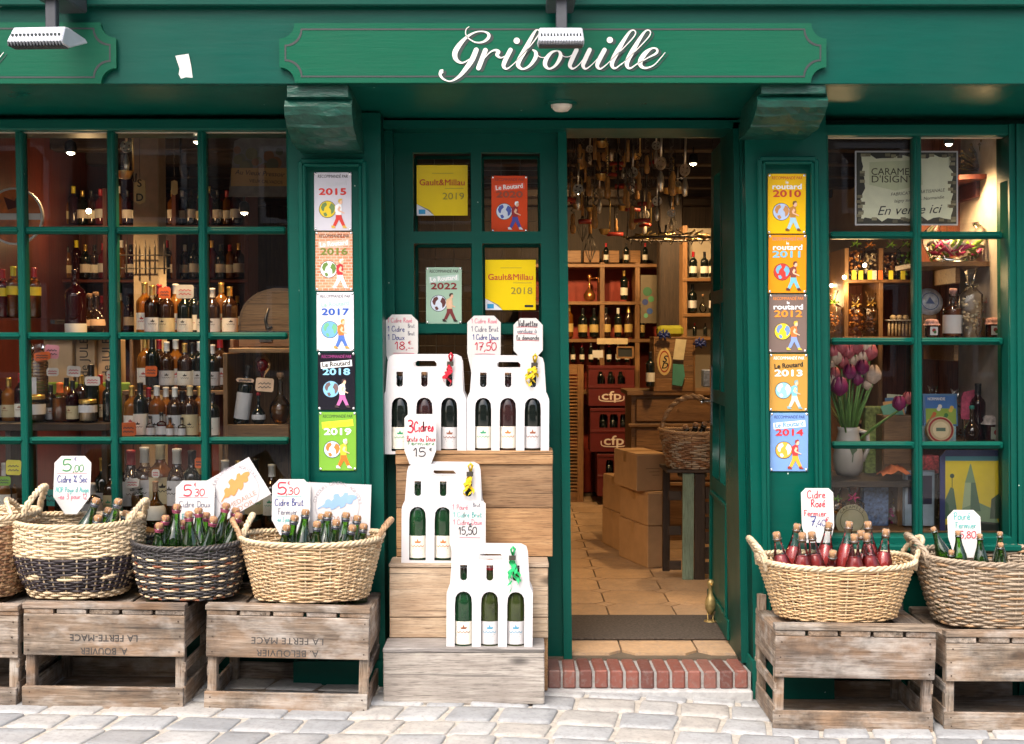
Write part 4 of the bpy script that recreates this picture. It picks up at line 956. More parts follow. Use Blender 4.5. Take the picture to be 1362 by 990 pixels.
# ---------------------------------------------------------------- hand-written price cards
RED_I, BLUE_I, GREEN_I, TEAL_I, PINK_I, GREY_I, BLACK_I = sink(190, 30, 60), sink(70, 80, 140), sink(60, 130, 80), sink(90, 175, 175), sink(215, 120, 140), sink(120, 120, 135), sink(55, 50, 60)
def card(label, pts, Y, lines, lean=-6, roll=0, mt=None, name='price_card', cat='price card', extra=None):
    # pts in pixels; lines: (text, px, py, size px, ink, width px)
    P0 = [P(a, b, Y) for a, b in pts]; cx = sum(p.x for p in P0) / len(P0); z0 = min(p.z for p in P0)
    t = thing(name, label, cat, (cx, Y, z0), (R(lean), 0, 0))
    sh_ = link('sheet', plate_mesh([(p.x - cx, p.z - z0) for p in P0], [], .0016, mt or PAPER, 'sheet'), t)
    a = Art(); s = S(Y)
    for (tx, px, py, sz, ik, wd) in lines:
        p = P(px, py, Y)
        if tx == '_': a.stroke(ik, [(p.x - cx - wd*s/2, p.z - z0), (p.x - cx, p.z - z0 + .001), (p.x - cx + wd*s/2, p.z - z0 - .001)], sz * s)
        else: a.hand(ik, tx, p.x - cx, p.z - z0, sz * s, max(.0016, sz * s * .10), width=wd * s if wd else None)
    if extra: extra(a, lambda px, py: (P(px, py, Y).x - cx, P(px, py, Y).z - z0), s)
    a.build(sh_, loc=(0, -.0012, 0)); return t
def octo(x0, x1, y0, y1, yb, c=9, tip=8):   # tag with cut top corners, tapering to a blunt foot
    m = (x0 + x1) / 2
    return [(m - tip, yb), (m + tip, yb), (x1, y1), (x1, y0 + c), (x1 - c, y0), (x0 + c, y0), (x0, y0 + c), (x0, y1)][::-1]
card('tall white tag priced 5,00 standing in the two-tone basket', octo(70, 119, 607, 661, 684), -.18, [('5', 87, 627, 15, GREEN_I, 12), ('€', 98, 613, 4, BLUE_I, 3), (',00', 102, 628, 9, GREEN_I, 14), ('_', 94, 630, .7, PINK_I, 40), ('Cidre % Sec', 95, 642, 9, BLUE_I, 40), ('AOP Pays d Auge', 95, 655, 7, TEAL_I, 44), ('Les 3 pour 12', 96, 664, 7, PINK_I, 38)])
card('white tag priced 5,30 for cidre doux standing in the striped basket', octo(232, 284, 640, 700, 716, tip=20), -.20, [('5', 248, 660, 14, RED_I, 11), ('€', 258, 647, 4, RED_I, 3), ('30', 264, 660, 9, RED_I, 13), ('_', 256, 662, .6, PINK_I, 40), ('Cidre Doux', 258, 675, 8, GREY_I, 42), ('Fermier', 258, 692, 8, TEAL_I, 34)])
card('white tag priced 5,30 for cidre brut standing in the honey basket', octo(361, 412, 638, 692, 712, tip=14), -.20, [('5', 374, 658, 15, RED_I, 12), ('€', 383, 645, 4, RED_I, 3), (',30', 388, 658, 9, RED_I, 18), ('_', 384, 661, .6, TEAL_I, 34), ('Cidre Brut', 384, 673, 9, BLUE_I, 38), ('Fermier', 382, 685, 8, GREY_I, 26), ('Les 3 pour', 378, 694, 6, TEAL_I, 20)])
def leaf(col, ccx, ccy, rot, txt2, tilt):
    def fn(a, q, s):
        u0, v0 = q(ccx, ccy); c, sn = math.cos(rot), math.sin(rot); k = s
        pts = smooth([(-21, -1), (-16, 1), (-13, 3), (-11, 7), (-7, 7), (-6, 4), (-3, 6), (-2, 11), (3, 11), (4, 6), (7, 7), (10, 10), (13, 8), (12, 5), (16, 5), (20, 2), (20, -2), (16, -3), (14, -7), (10, -6), (9, -4), (6, -8), (1, -9), (1, -5), (-3, -7), (-8, -8), (-9, -4), (-13, -4), (-16, -1), (-21, -2.4)], 2, True); pts = [(x * 1.3, y * .98) for x, y in pts]
        a.poly(col, [(u0 + (x*c - y*sn)*k, v0 + (x*sn + y*c)*k) for x, y in pts], .0012)
        t2 = math.cos(tilt), math.sin(tilt); pl = lambda x, y: (u0 + (x*t2[0] - y*t2[1])*k, v0 + (x*t2[1] + y*t2[0])*k)
        grey = sink(150, 140, 150)
        for tx, yy, sz, wd in txt2: x, y = pl(0, yy); a.text(sink(175, 130, 110), tx, x, y, sz * k, 0, 0, 1, tilt, 0, width=wd * k)
        for i, ch in enumerate('CONCOURS GENERAL AGRICOLE'):
            an = R(168 - i * 6.6); x, y = pl(29 * math.cos(an), -6 + 29 * math.sin(an)); a.text(grey, ch, x, y, 6.2 * k, 0, 0, 1, tilt + an - math.pi/2, 0)
        for sg in (-1, 1):
            q2 = [pl(29 * math.cos(R(b)) * sg, -6 + 29 * math.sin(R(b))) for b in range(-70, 15, 6)]; a.stroke(grey, q2, .5 * k)
    return fn
card('white card with an orange oak leaf and MEDAILLE D\'OR, tilted behind the baskets', [(265, 645), (331, 608), (361, 657), (292, 697)], -.165, [], lean=0, mt=CARD, name='award_card', cat='award card', extra=leaf(sink(225, 150, 85), 313, 647, R(45), [("MEDAILLE", -23, 9, 40), ("D'OR", -32, 9, 22)], R(28)))
card('white card with a pale blue oak leaf behind the honey basket', [(398, 641), (494, 645), (492, 712), (398, 708)], -.165, [], lean=0, mt=CARD, name='award_card', cat='award card', extra=leaf(sink(140, 175, 215), 449, 668, R(15), [("MEDAILLE", -25, 9, 44)], R(-2)))
card('white tag priced 7,40 for cidre rosé standing in the golden basket', octo(1067, 1110, 650, 700, 722, c=6, tip=16), -.18, [('Cidre', 1087, 663, 10, RED_I, 24), ('Rosé', 1089, 675, 10, RED_I, 19), ('Fermier', 1085, 687, 8, RED_I, 30), ('7', 1082, 700, 12, BLUE_I, 7), (',40', 1092, 700, 8, BLUE_I, 13), ('€', 1101, 695, 6, RED_I, 5)])
card('white tag for poiré priced 5,80 standing in the grey-brown basket', octo(1262, 1306, 679, 715, 742, tip=14), -.18, [('Poiré', 1281, 692, 10, TEAL_I, 22), ('Fermier', 1286, 703, 8, TEAL_I, 28), ('5,80', 1288, 716, 9, RED_I, 22)])
YEL, TEALC = mat('yellow_tag', srgb(225, 215, 60), .6), mat('teal_tag', srgb(60, 165, 155), .6)

# ---------------------------------------------------------------- stepped stand and bottle carriers
ya, yb_, yc_ = -.36, -.20, -.05
zA, zB, zC = P(0, 868, ya).z, P(0, 755, yb_).z, P(0, 604, yc_).z; zg = P(617, 937, ya).z
xa0, xa1 = X(510, ya, 900), X(724, ya, 900); xb0, xb1 = X(518, yb_, 800), X(729, yb_, 800); xc0, xc1 = X(527, yc_, 680), X(735, yc_, 680); cx = (xa0 + xa1) / 2
stand = thing('stepped_stand', 'stepped wooden display stand of pine boards in front of the fixed door', 'display stand', (cx, ya, zg))
def sp(nm, x, y, z, m, bv=.003): return span(nm, (x[0]-cx, x[1]-cx), (y[0]-ya, y[1]-ya), (z[0]-zg, z[1]-zg), m, stand, bv, (0, 0, 0), .0008)
sp('plank', (xa0, xa1), (ya, ya + .018), (zg, zA - .001), GREYPINE); sp('tread', (xa0 - .002, xa1 + .002), (ya - .003, yb_ - .001), (zA, zA + .016), GREYPINE)
zm = zA + .016
for q0, q1 in ((0, .29), (.295, 1)): sp('plank', (xb0, xb1), (yb_, yb_ + .018), (zm + (zB - zm) * q0, zm + (zB - zm) * q1 - .001), PALEPINE)
sp('tread', (xb0 - .002, xb1 + .003), (yb_ - .004, yc_ - .001), (zB, zB + .015), PALEPINE); zm = zB + .015
for q0, q1 in ((0, .47), (.475, .93)): sp('plank', (xc0, xc1), (yc_, yc_ + .018), (zm + (zC - zm) * q0, zm + (zC - zm) * q1), PINE[0])
sp('tread', (xc0 - .002, xc1 + .001), (yc_ - .012, .105), (zC - .001, zC + .014), PINE[0]); sp('front_lip', (xc0 - .001, xc1 + .001), (yc_ - .010, yc_ + .012), (zC - .042, zC - .0015), PINE[0])
for x in (xb0, xb1 - .018): sp('side_board', (x, x + .018), (yb_ + .019, .10), (zg, zB - .002), PINE[1])
for x in (xa0, xa1 - .018): sp('side_board', (x, x + .018), (ya + .019, yb_ - .002), (zg, zA - .002), PINE[1])
for x in (xc0, xc1 - .018): sp('side_board', (x, x + .018), (yc_ + .019, .10), (zB + .017, zC - .004), PINE[1])
def arch(u, hw, v0, v1, n=8, p=.62):
    return [(u - hw, v0), (u + hw, v0)] + [(u + hw * math.cos(math.pi * k / n), v1 - .05 + .05 * max(0, math.sin(math.pi * k / n)) ** p) for k in range(n + 1)]
CINT = mat('carrier_inside', (.60, .56, .52), .7, .05)
def ribbon(t, u, v, col, style):
    mb = MB(); y = -.055; q = random.Random(style)
    for k in range(2): mb.tube([(u + .004*k, y, v), (u - .006 + .014*k, y - .012, v + .022), (u + .003, y - .016, v + .034), (u + .010, y - .008, v + .024), (u + .002, y, v)], .0042, 4)
    for s in range(5):
        L = 22; vs_ = []; dx, dz, ph = q.uniform(-.035, .012) if style != 'long' else q.uniform(-.03, .03), q.uniform(.03, .075) if style != 'long' else q.uniform(.04, .125), q.uniform(0, 6); am = q.uniform(.006, .012); fr = q.uniform(7, 13); wd = .0055
        for k in range(L):
            f = k / (L - 1); c_ = (u - .002 + dx * f + am * math.sin(f * fr + ph), y - .008 + am * math.cos(f * fr + ph), v - .018 - dz * f); tw = f * fr * .5 + ph
            vs_ += [(c_[0] - wd * math.sin(tw) * .5, c_[1], c_[2] + wd), (c_[0] + wd * math.sin(tw) * .5, c_[1] - .001, c_[2] - wd)]
        mb.add(vs_, [(2*k, 2*k+1, 2*k+3, 2*k+2) for k in range(L - 1)], 0, True)
    mb.build('ribbon', col, t)
    MB().box(u - .013, u + .013, y - .014, y - .012, v - .018, v + .0).build('ribbon_tag', mat('ribbon_tag', (.045, .04, .03), .4), t)
def carrier(label, px, py, Y, W, H, rib, style, specs, what):
    b = P(px, py, Y); t = thing('bottle_carrier', label, 'bottle carrier', b, (0, R(random.uniform(-.5, .5)), R(random.uniform(-2, 2))), 'white cardboard bottle carriers'); h = W / 2; sh = H * .60
    out = [(-h, 0), (h, 0), (h, sh * .93), (h - .006, sh), (h - .012, sh + .012), (h - .020, H - .03), (h - .026, H - .010), (h - .046, H), (-h + .046, H), (-h + .026, H - .010), (-h + .020, H - .03), (-h + .012, sh + .012), (-h + .006, sh), (-h, sh * .93)]
    us = [-.099, 0, .099]
    slot = lambda u: [(u - .013, H*.825), (u - .013, H*.70), (u - .009, H*.682), (u, H*.675), (u + .009, H*.682), (u + .013, H*.70), (u + .013, H*.825)]
    hand_ = [(-.036, H*.875), (-.044, H*.885), (-.046, H*.91), (-.036, H*.935), (.04, H*.935), (.049, H*.91), (.049, H*.877)]
    holes = [arch(u, .0325, .012, H * .568) for u in us] + [slot(u) for u in us] + [hand_]
    link('front_panel', plate_mesh(out, holes, .0015, CARD), t, (0, -.047, 0)); link('back_panel', plate_mesh(out, [hand_], .0015, CARD), t, (0, .047, 0))
    for sx in (-1, 1):
        span('side_panel', (sx * h - .0008, sx * h + .0008), (-.046, .046), (.001, sh * .9), CARD, t, 0)
        span('divider', (sx * .0495 - .0006, sx * .0495 + .0006), (-.045, .045), (.003, H * .5), CINT, t, 0)
    span('bottom_panel', (-h + .002, h - .002), (-.0455, .0455), (.0005, .0025), CARD, t, 0)
    a = Art(); gl = sink(205, 203, 210); a.disc(gl, -h + .045, H * .865, .008, 0, 12); a.rect(gl, -h + .058, -h + .105, H * .858, H * .872, 0); a.build(t, {gl: 'printed_emblem'}, loc=(0, -.0485, 0))
    ribbon(t, .105 if style != 'long' else .085, H * .93, rib, style)
    for u, (gl_, lab, prn, cc), wh in zip(us, specs, ('first', 'second', 'third')):
        bottle('%s bottle from the left in %s' % (wh, what), (b.x + u, b.y, b.z + .004), .318, 'cider', gl_, 'cork', cc, lab, (.016, .098), (0, 0), 0, 'bottles in the white carriers', prn=prn)
    return t
RIBM = lambda n, c: mat('ribbon_' + n, c, .25, .2, 40)
CARG = mat('deep_green_bottle_glass', (.008, .040, .014), .08, .3, coat=.6); CARO = mat('olive_bottle_glass', (.030, .042, .010), .08, .3, coat=.6); CARB = mat('brown_black_bottle_glass', (.030, .012, .012), .10, .3, coat=.4)
YC1 = -.002
carrier('white carrier with a red ribbon on the top step', 566, 603, YC1, .335, .40, RIBM('red', (.60, .02, .04)), 'red', [(DARKGL, LABELP, 'green_a', BLUEF), (CARB, LABELP, 'brown_a', BROWNGL), (DARKGL, CARD, 'brown_b', BLACKF)], 'the carrier with the red ribbon')
carrier('white carrier with a yellow ribbon on the top step nearest the doorway', 675.5, 602, YC1, .328, .392, RIBM('yellow', (.75, .52, .02)), 'yel', [(DARKGL, LABELP, 'green_a', BLACKF), (CARB, LABELP, 'orange_a', BROWNGL), (DARKGL, CARD, 'brown_b', BLACKF)], 'the yellow-ribboned carrier on the top step')
carrier('white carrier with a yellow ribbon on the middle step', 590, 747, -.135, .322, .390, RIBM('yellow', (.75, .52, .02)), 'ye2', [(CARG, LABELP, 'orange_b', None), (CARG, LABELP, 'orange_b', None), (CARG, LABELP, 'green_a', None)], 'the yellow-ribboned carrier on the middle step')
carrier('white carrier with a long green ribbon on the bottom step', 651.5, 861, -.29, .325, .392, RIBM('green', (.03, .50, .16)), 'long', [(CARG, LABELP, 'brown_a', BROWNGL), (CARO, CARD, 'blue_a', REDF), (CARO, CARD, 'blue_a', None)], 'the green-ribboned carrier')
card('white tag priced 18 standing behind the red-ribboned carrier', octo(512.5, 556, 418.5, 468, 497, tip=13), YC1 + .052, [('1 Cidre Rosé', 532, 429, 6, PINK_I, 32), ('1 Cidre', 527, 441, 7, BLUE_I, 22), ('Brut', 547, 436, 5, GREY_I, 9), ('Brut', 547, 446, 5, GREY_I, 9), ('1 Doux', 527, 452, 7, BLUE_I, 22), ('18', 532, 465, 10, RED_I, 13), (',--', 545, 465, 7, RED_I, 10), ('€', 545, 458, 4, RED_I, 4), ('_', 537, 470, .8, PINK_I, 28)], lean=0)
card('white tag priced 17,50 standing behind the yellow-ribboned top carrier', octo(621.5, 666, 420, 470, 500, tip=16), YC1 + .055, [('1 Cidre Rosé', 644, 430, 6, PINK_I, 34), ('1 Cidre Brut', 645, 441, 7, GREY_I, 36), ('1 Cidre Doux', 646, 452, 7, BLUE_I, 34), ('17,50', 646, 466, 10, RED_I, 28), ('€', 653, 456, 4, RED_I, 4), ('_', 645, 471, .8, PINK_I, 26)], lean=-1)
card('small white tag reading Valisettes vendues à la demande behind the top carrier', octo(683, 722, 423, 466, 476, tip=11), YC1 + .056, [('Valisettes', 702, 434, 8, BLACK_I, 26), ('_', 701, 435, .6, RED_I, 28), ('vendues à', 701, 443, 6, GREY_I, 26), ('_', 701, 444, .6, RED_I, 24), ('la demande', 702, 452, 6, BLACK_I, 30), ('_', 702, 453, .6, RED_I, 30)])
card('white tag for 3 cidres at 15 hanging before the middle-step carrier', octo(538, 580, 551, 600, 618, c=5, tip=14), YC1 - .10, [('3', 546, 575, 16, RED_I, 8), ('Cidres', 564, 574, 13, RED_I, 26), ('Bruts ou Doux', 560, 587, 7, RED_I, 38), ('Fermiers', 560, 592, 5, GREEN_I, 36), ('15', 558, 607, 11, BLACK_I, 16), ('€', 573, 600, 4, BLACK_I, 4)], lean=0)
card('white tag priced 15,50 hanging between the middle and bottom carriers', octo(598, 646, 667, 722, 745, c=3, tip=18), -.215, [('1 Poiré', 612, 678, 7, PINK_I, 20), ('Brut', 634, 674, 5, GREY_I, 10), ('1 Cidre Brut', 622, 688, 7, TEAL_I, 38), ('1 Cidre Doux', 622, 698, 7, PINK_I, 38), ('15,50', 622, 711, 10, BLACK_I, 24), ('€', 626, 700, 4, BLACK_I, 4), ('_', 625, 715, .7, PINK_I, 28)], lean=0)
# ---------------------------------------------------------------- inside the shop
OAK = [wood('shelf_oak_' + a, (.20, .10, .040), (.34, .185, .075), (.46, .27, .12), a, .5, knots=False, bump=.2) for a in 'xyz']
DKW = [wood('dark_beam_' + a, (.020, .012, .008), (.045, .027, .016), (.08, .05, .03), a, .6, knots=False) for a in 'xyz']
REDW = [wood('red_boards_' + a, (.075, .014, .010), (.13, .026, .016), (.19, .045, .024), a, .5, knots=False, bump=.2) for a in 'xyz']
RUST = wood('rust_panel_z', (.22, .055, .022), (.30, .085, .035), (.38, .13, .055), 'z', .5, knots=False, bump=.2)
KRAFT = mat('kraft_cardboard', (.42, .255, .125), .75, .08, 14)
CREAMW = mat('cream_wall', (.50, .44, .34), .85, .08, 6)
TILE = stone_mat('floor_tile_ochre', [(0, (.42, .27, .15)), (.5, (.50, .33, .19)), (1, (.46, .31, .19))], .15)
RX0, RX1, RY1, RZ1, FZ = -2.75, 2.55, 5.75, 2.66, Z(870, .12)
fl = tag(span('shop_floor', (RX0, RX1), (.10, RY1), (FZ - .12, FZ - .010), mat('floor_grout', (.10, .075, .05), .9), None, 0), 'ochre tiled shop floor seen through the doorway', 'floor', kind='structure')
mb = MB(); o_ = .1; q = .16; g = .004; c_ = .055
octp = [(-q+g, -q+c_), (-q+c_, -q+g), (q-c_, -q+g), (q-g, -q+c_), (q-g, q-c_), (q-c_, q-g), (-q+c_, q-g), (-q+g, q-c_)]
def tile_mesh(p, nm): n = len(p); return MB().add([(x, y, -.012) for x, y in p] + [(x, y, .0) for x, y in p], [tuple(range(n, 2*n))] + [(k, (k+1) % n, n+(k+1) % n, n+k) for k in range(n)]).mesh(nm, TILE)
om = tile_mesh(octp, 'floor_tile'); dm = tile_mesh([(c_-g*1.4, 0), (0, c_-g*1.4), (-c_+g*1.4, 0), (0, -c_+g*1.4)], 'floor_tile')
for i in range(7):
    for j in range(16):
        x, y_ = -.02 + i * .32, .29 + j * .32
        L = fl.location; link('floor_tile', om, fl, (x - L.x, y_ - L.y, FZ - L.z + random.uniform(-.0006, .0006))); link('floor_tile', dm, fl, (x + .16 - L.x, y_ + .16 - L.y, FZ - L.z))
def st(nm, x, y, z, m, lb): return tag(span(nm, x, y, z, m, None, 0), lb, 'wall' if 'wall' in nm else 'ceiling', kind='structure')
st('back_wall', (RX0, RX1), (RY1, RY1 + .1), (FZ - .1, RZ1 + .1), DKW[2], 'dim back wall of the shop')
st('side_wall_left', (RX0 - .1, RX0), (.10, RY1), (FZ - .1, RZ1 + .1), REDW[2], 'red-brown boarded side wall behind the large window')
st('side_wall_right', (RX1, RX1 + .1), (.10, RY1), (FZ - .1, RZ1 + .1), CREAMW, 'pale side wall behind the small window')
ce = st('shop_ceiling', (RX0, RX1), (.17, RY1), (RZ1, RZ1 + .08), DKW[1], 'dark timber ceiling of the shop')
L = ce.location
for k in range(9): span('beam', (RX0 - L.x, RX1 - L.x), (.55 + k * .62 - L.y, .67 + k * .62 - L.y), (RZ1 - .09 - L.z, RZ1 - .001 - L.z), DKW[0], ce, .006)
mt = span('board', (X(758, .5, 840), X(972, .5, 840)), (.345, .80), (FZ + .003, FZ + .012), mat('doormat_fibre', (.055, .042, .032), .95, .5, 90, bump=.8), None, .003); mt.name = 'doormat'; tag(mt, 'dark brown doormat just inside the threshold', 'doormat')

def row(pxs, py, Y, hpx, who, group=None, jitter=0, **kw):
    out = []
    for i, px in enumerate(pxs):
        p = P(px, py, Y); h = (hpx[i] if hasattr(hpx, '__len__') else hpx) * S(Y)
        k = {a: (b[i % len(b)] if isinstance(b, list) else b) for a, b in kw.items()}
        lb = who[i] if isinstance(who, list) else who
        out.append(bottle(lb, p, h, group=group, yaw=random.uniform(-25, 25), **k))
    return out
def ordinal(n):
    u = ['', 'first', 'second', 'third', 'fourth', 'fifth', 'sixth', 'seventh', 'eighth', 'ninth', 'tenth', 'eleventh', 'twelfth', 'thirteenth', 'fourteenth', 'fifteenth', 'sixteenth', 'seventeenth', 'eighteenth', 'nineteenth']
    if n < 20: return u[n]
    return ['twentieth', 'thirtieth', 'fortieth'][n // 10 - 2] if n % 10 == 0 else ['twenty', 'thirty', 'forty'][n // 10 - 2] + '-' + u[n % 10]
def shelf_unit(name, label, px0, px1, Y, D, ys, ups, top, m, back=None, t=9):
    x0, x1 = X(px0, Y), X(px1, Y); zb_ = P(0, max(ys), Y).z; o = thing(name, label, 'shelving', ((x0 + x1) / 2, Y, FZ)); c = (x0 + x1) / 2; th = t * S(Y)
    for y_ in ys: z = P(0, y_, Y).z - FZ; span('shelf_board', (x0 - c, x1 - c), (0, D), (z - th * .5, z), m[0], o)
    zt = P(0, top, Y).z - FZ
    for u in ups: x = X(u, Y) - c; span('upright', (x - th*.35, x + th*.35), (.006, D - .006), (.0, zt), m[2], o)
    if back: span('back_board', (x0 - c, x1 - c), (D + .001, D + .012), (.0, zt), back, o, 0)
    return o
def lamp(px, py, Y, energy, label, r=.022, aim=0, bulb_only=False, spread=None, col=(1, .62, .28)):
    p = P(px, py, Y); t = thing('ceiling_spotlight' if not bulb_only else 'small_bulb', label, 'lamp', p, group='lit lamps inside the shop')
    MB().lathe([(0, -r), (r*.7, -r*.7), (r, 0), (r*.7, r*.7), (0, r)], 12).build('bulb', glow('lit_bulb', (1, .80, .52), 14), t)
    if not bulb_only:
        MB().lathe([(r*1.1, -r*.4), (r*1.35, r*.2), (r*1.2, r*1.8), (r*.5, r*2.4), (0, r*2.4)], 14).build('lamp_housing', BLACKF, t)
        MB().tube([(0, 0, r*2.3), (0, 0, max(.05, RZ1 - p.z - .09))], .006, 6).build('lamp_stem', BLACKF, t)
    l = bpy.data.lights.new('lamp_light', 'POINT' if bulb_only else 'SPOT'); l.energy = energy * (1 if bulb_only else 1.5); l.color = col; l.shadow_soft_size = .05
    if not bulb_only: l.spot_size = R(140); l.spot_blend = .7
    lo = bpy.data.objects.new('lamp_light', l); COL.objects.link(lo); lo.parent = t; lo.location = (0, 0, -r - .05); lo.rotation_euler = (R(aim), 0, 0); return t
E = 1.0
lamp(922, 216, 2.3, 28*E, 'lit spotlight near the ceiling above the hanging tools', aim=15)
lamp(770, 255, 3.9, 34*E, 'lit spotlight above the back shelves seen through the doorway', aim=45)
lamp(905, 245, 3.9, 16*E, 'lit spotlight over the right-hand back shelf beyond the doorway', aim=25)
lamp(94, 201, 1.1, 30*E, 'lit spotlight in the top of the second window pane')
lamp(325, 281, 1.7, 34*E, 'lit spotlight beside the hanging Calvados board')
lamp(-60, 190, 1.9, 40*E, 'added unseen fill spotlight beyond the cut-off edge of the large window')  # added lamp out of view, brightens the deep shelves
lamp(1150, 353, .80, 1.0*E, 'small lit bulb under the sweets shelf', .010, bulb_only=True); lamp(1123, 369, .95, 1.2*E, 'small lit bulb left of the sweets shelf', .010, bulb_only=True); lamp(1106, 380, 1.15, 1.2*E, 'small lit bulb at the edge of the small window', .010, bulb_only=True)
lamp(1262, 190, .30, 14*E, 'added fill spotlight at the head of the small window above the shelves', .016)  # added fill light for the small window display
lamp(262, 187, .30, 20*E, 'added fill spotlight at the head of the large window above the tiers', .016)  # added fill light for the chest and the tier bottles
lamp(118, 281, 2.2, 3*E, 'small yellow bulb hanging deep behind the large window', .016, bulb_only=True)

# --- seen through the doorway
BS = shelf_unit('back_shelving', 'oak shelving with red compartments across the back of the shop', 690, 886, 5.2, .34, [351, 401, 451, 520], [742, 801, 848, 884], 349, OAK, mat('red_back', (.30, .03, .012), .6))
row([806, 833, 858], 350, 5.32, 27, ['dark bottle standing on the top oak shelf, leftmost of three', 'dark bottle standing on the top oak shelf, middle of three', 'dark bottle standing on the top oak shelf, rightmost of three'], 'bottles on the top oak shelf', kind='wine', glass=DARKGL, cap='capsule', capcol=[REDF, BLACKF, REDF], lab=LABELP, n=12)
for i, px in enumerate((762, 786, 812, 840)):
    p = P(px, 350, 5.42); tag(piece('wooden_wine_box', (.13, .10, .10), (p.x, p.y, p.z + .051), OAK[0], None, (0, 0, .05 * i)), 'low pale wine box on the top oak shelf, %s from the left' % ordn[i], 'box', 'wine boxes on the top oak shelf')
row([830], 399, 5.3, 40, ['bottle with a gold cap alone in the red compartment'], kind='wine', glass=DARKGL, cap='capsule', capcol=GOLDF, lab=LABELP)
p = P(784, 400, 5.3); t = thing('copper_jug', 'copper still with a long neck in the red compartment', 'still', p); COP = mat('copper', (.65, .28, .10), .3, .2, metal=.9)
MB().lathe([(.03, 0), (.045, .01), (.05, .05), (.03, .08), (.012, .10), (.008, .17), (.02, .20), (.012, .215), (0, .22)], 16).build('body', COP, t); MB().tube([(.01, 0, .18), (.07, 0, .19), (.09, 0, .10)], .006, 6).build('spout', COP, t)
row([757, 775, 790, 806, 822, 836, 853], 449, 5.26, [44, 41, 41, 42, 40, 42, 40], ['%s bottle from the left on the lowest lit oak shelf' % o for o in ordn[:7]], 'bottles on the lowest lit oak shelf', kind=['wine', 'spirit', 'spirit', 'spirit', 'wine', 'cider', 'wine'], glass=[AMBER, DARKGL, DARKGL, BROWNGL, DARKGL, BROWNGL, DARKGL], cap='capsule', capcol=[GOLDF, BLACKF, BLACKF, BLACKF, WHITEF, GOLDF, mat('teal_cap', (.1, .4, .3), .5)], lab=mat('ochre_label', (.55, .40, .14), .6), labz=(.05, .125), n=14)
row(list(range(762, 846, 12)), 482, 5.25, 26, ['%s dark bottle from the left in shade below the oak shelves' % o for o in ordn[:7]], 'bottles in shade below the oak shelves', kind='wine', glass=DARKGL, cap='capsule', capcol=[BLACKF, REDF, WHITEF], lab=LABELP, n=10)
def board(name, label, cat, pts, Y, m, t=.006, art=None, lean=0, group=None):
    P0 = [P(a, b, Y) for a, b in pts]; cx = sum(p.x for p in P0) / len(P0); z0 = min(p.z for p in P0)
    o = thing(name, label, cat, (cx, Y, z0), (R(lean), 0, 0), group); sh_ = link('sheet', plate_mesh([(p.x - cx, p.z - z0) for p in P0], [], t, m, 'sheet'), o)
    if art: a = Art(); art(a, lambda px, py: (P(px, py, Y).x - cx, P(px, py, Y).z - z0), S(Y)); a.build(sh_, loc=(0, -t/2 - .0006, 0))
    return o
def rc(x0, x1, y0, y1): return [(x0, y1), (x1, y1), (x1, y0), (x0, y0)]
def tagart(inkc, lines):
    def fn(a, q, s):
        for tx, px, py, sz, wd in lines: u, v = q(px, py); a.hand(inkc, tx, u, v, sz * s, width=wd * s)
    return fn
def scrib(inkc, n=3, pad=.18):      # faint unreadable lines
    def fn(a, q, s):
        pass
    return fn
CHALK = mat('chalkboard', (.02, .024, .025), .8)
t = board('chalkboard', 'small chalkboard in a wooden frame above the red crates', 'chalkboard', rc(821, 842, 462, 476), 5.0, CHALK)
for a_, b_ in (((821, 462), (842, 462)), ((821, 476), (842, 476)), ((821, 462), (821, 476)), ((842, 462), (842, 476))):
    A, B = P(*a_, 4.99), P(*b_, 4.99); bar('frame', A - t.location, B - t.location, 2.4 * S(5), .012, OAK[0], t, .001)
board('price_tag', 'white tag hanging beside the small chalkboard', 'price tag', rc(788, 802, 466, 476), 5.0, PAPER)
board('price_tag', 'long cream strip on the edge of the lit oak shelf', 'price tag', rc(794, 835, 450, 458), 5.15, mat('cream_strip', (.62, .50, .30), .6))
# louvred cupboard door
p = P(765, 661, 4.9); t = thing('louvred_cupboard', 'louvred wooden cupboard door standing left of the red crates', 'cupboard', (X(748, 4.9), 4.9, FZ)); hgt = P(0, 485, 4.9).z - FZ; w = .34
for x in (-w/2, w/2 - .05): span('stile', (x, x + .05), (0, .03), (0, hgt), OAK[2], t)
for k in range(34): piece('slat', (w - .1, .028, .008), (0, .015, .10 + k * (hgt - .2) / 33), OAK[0], t, (R(35), 0, 0), .001)
span('rail', (-w/2 + .051, w/2 - .051), (0, .028), (0, .08), OAK[0], t); span('rail', (-w/2 + .051, w/2 - .051), (0, .028), (hgt - .08, hgt), OAK[0], t)
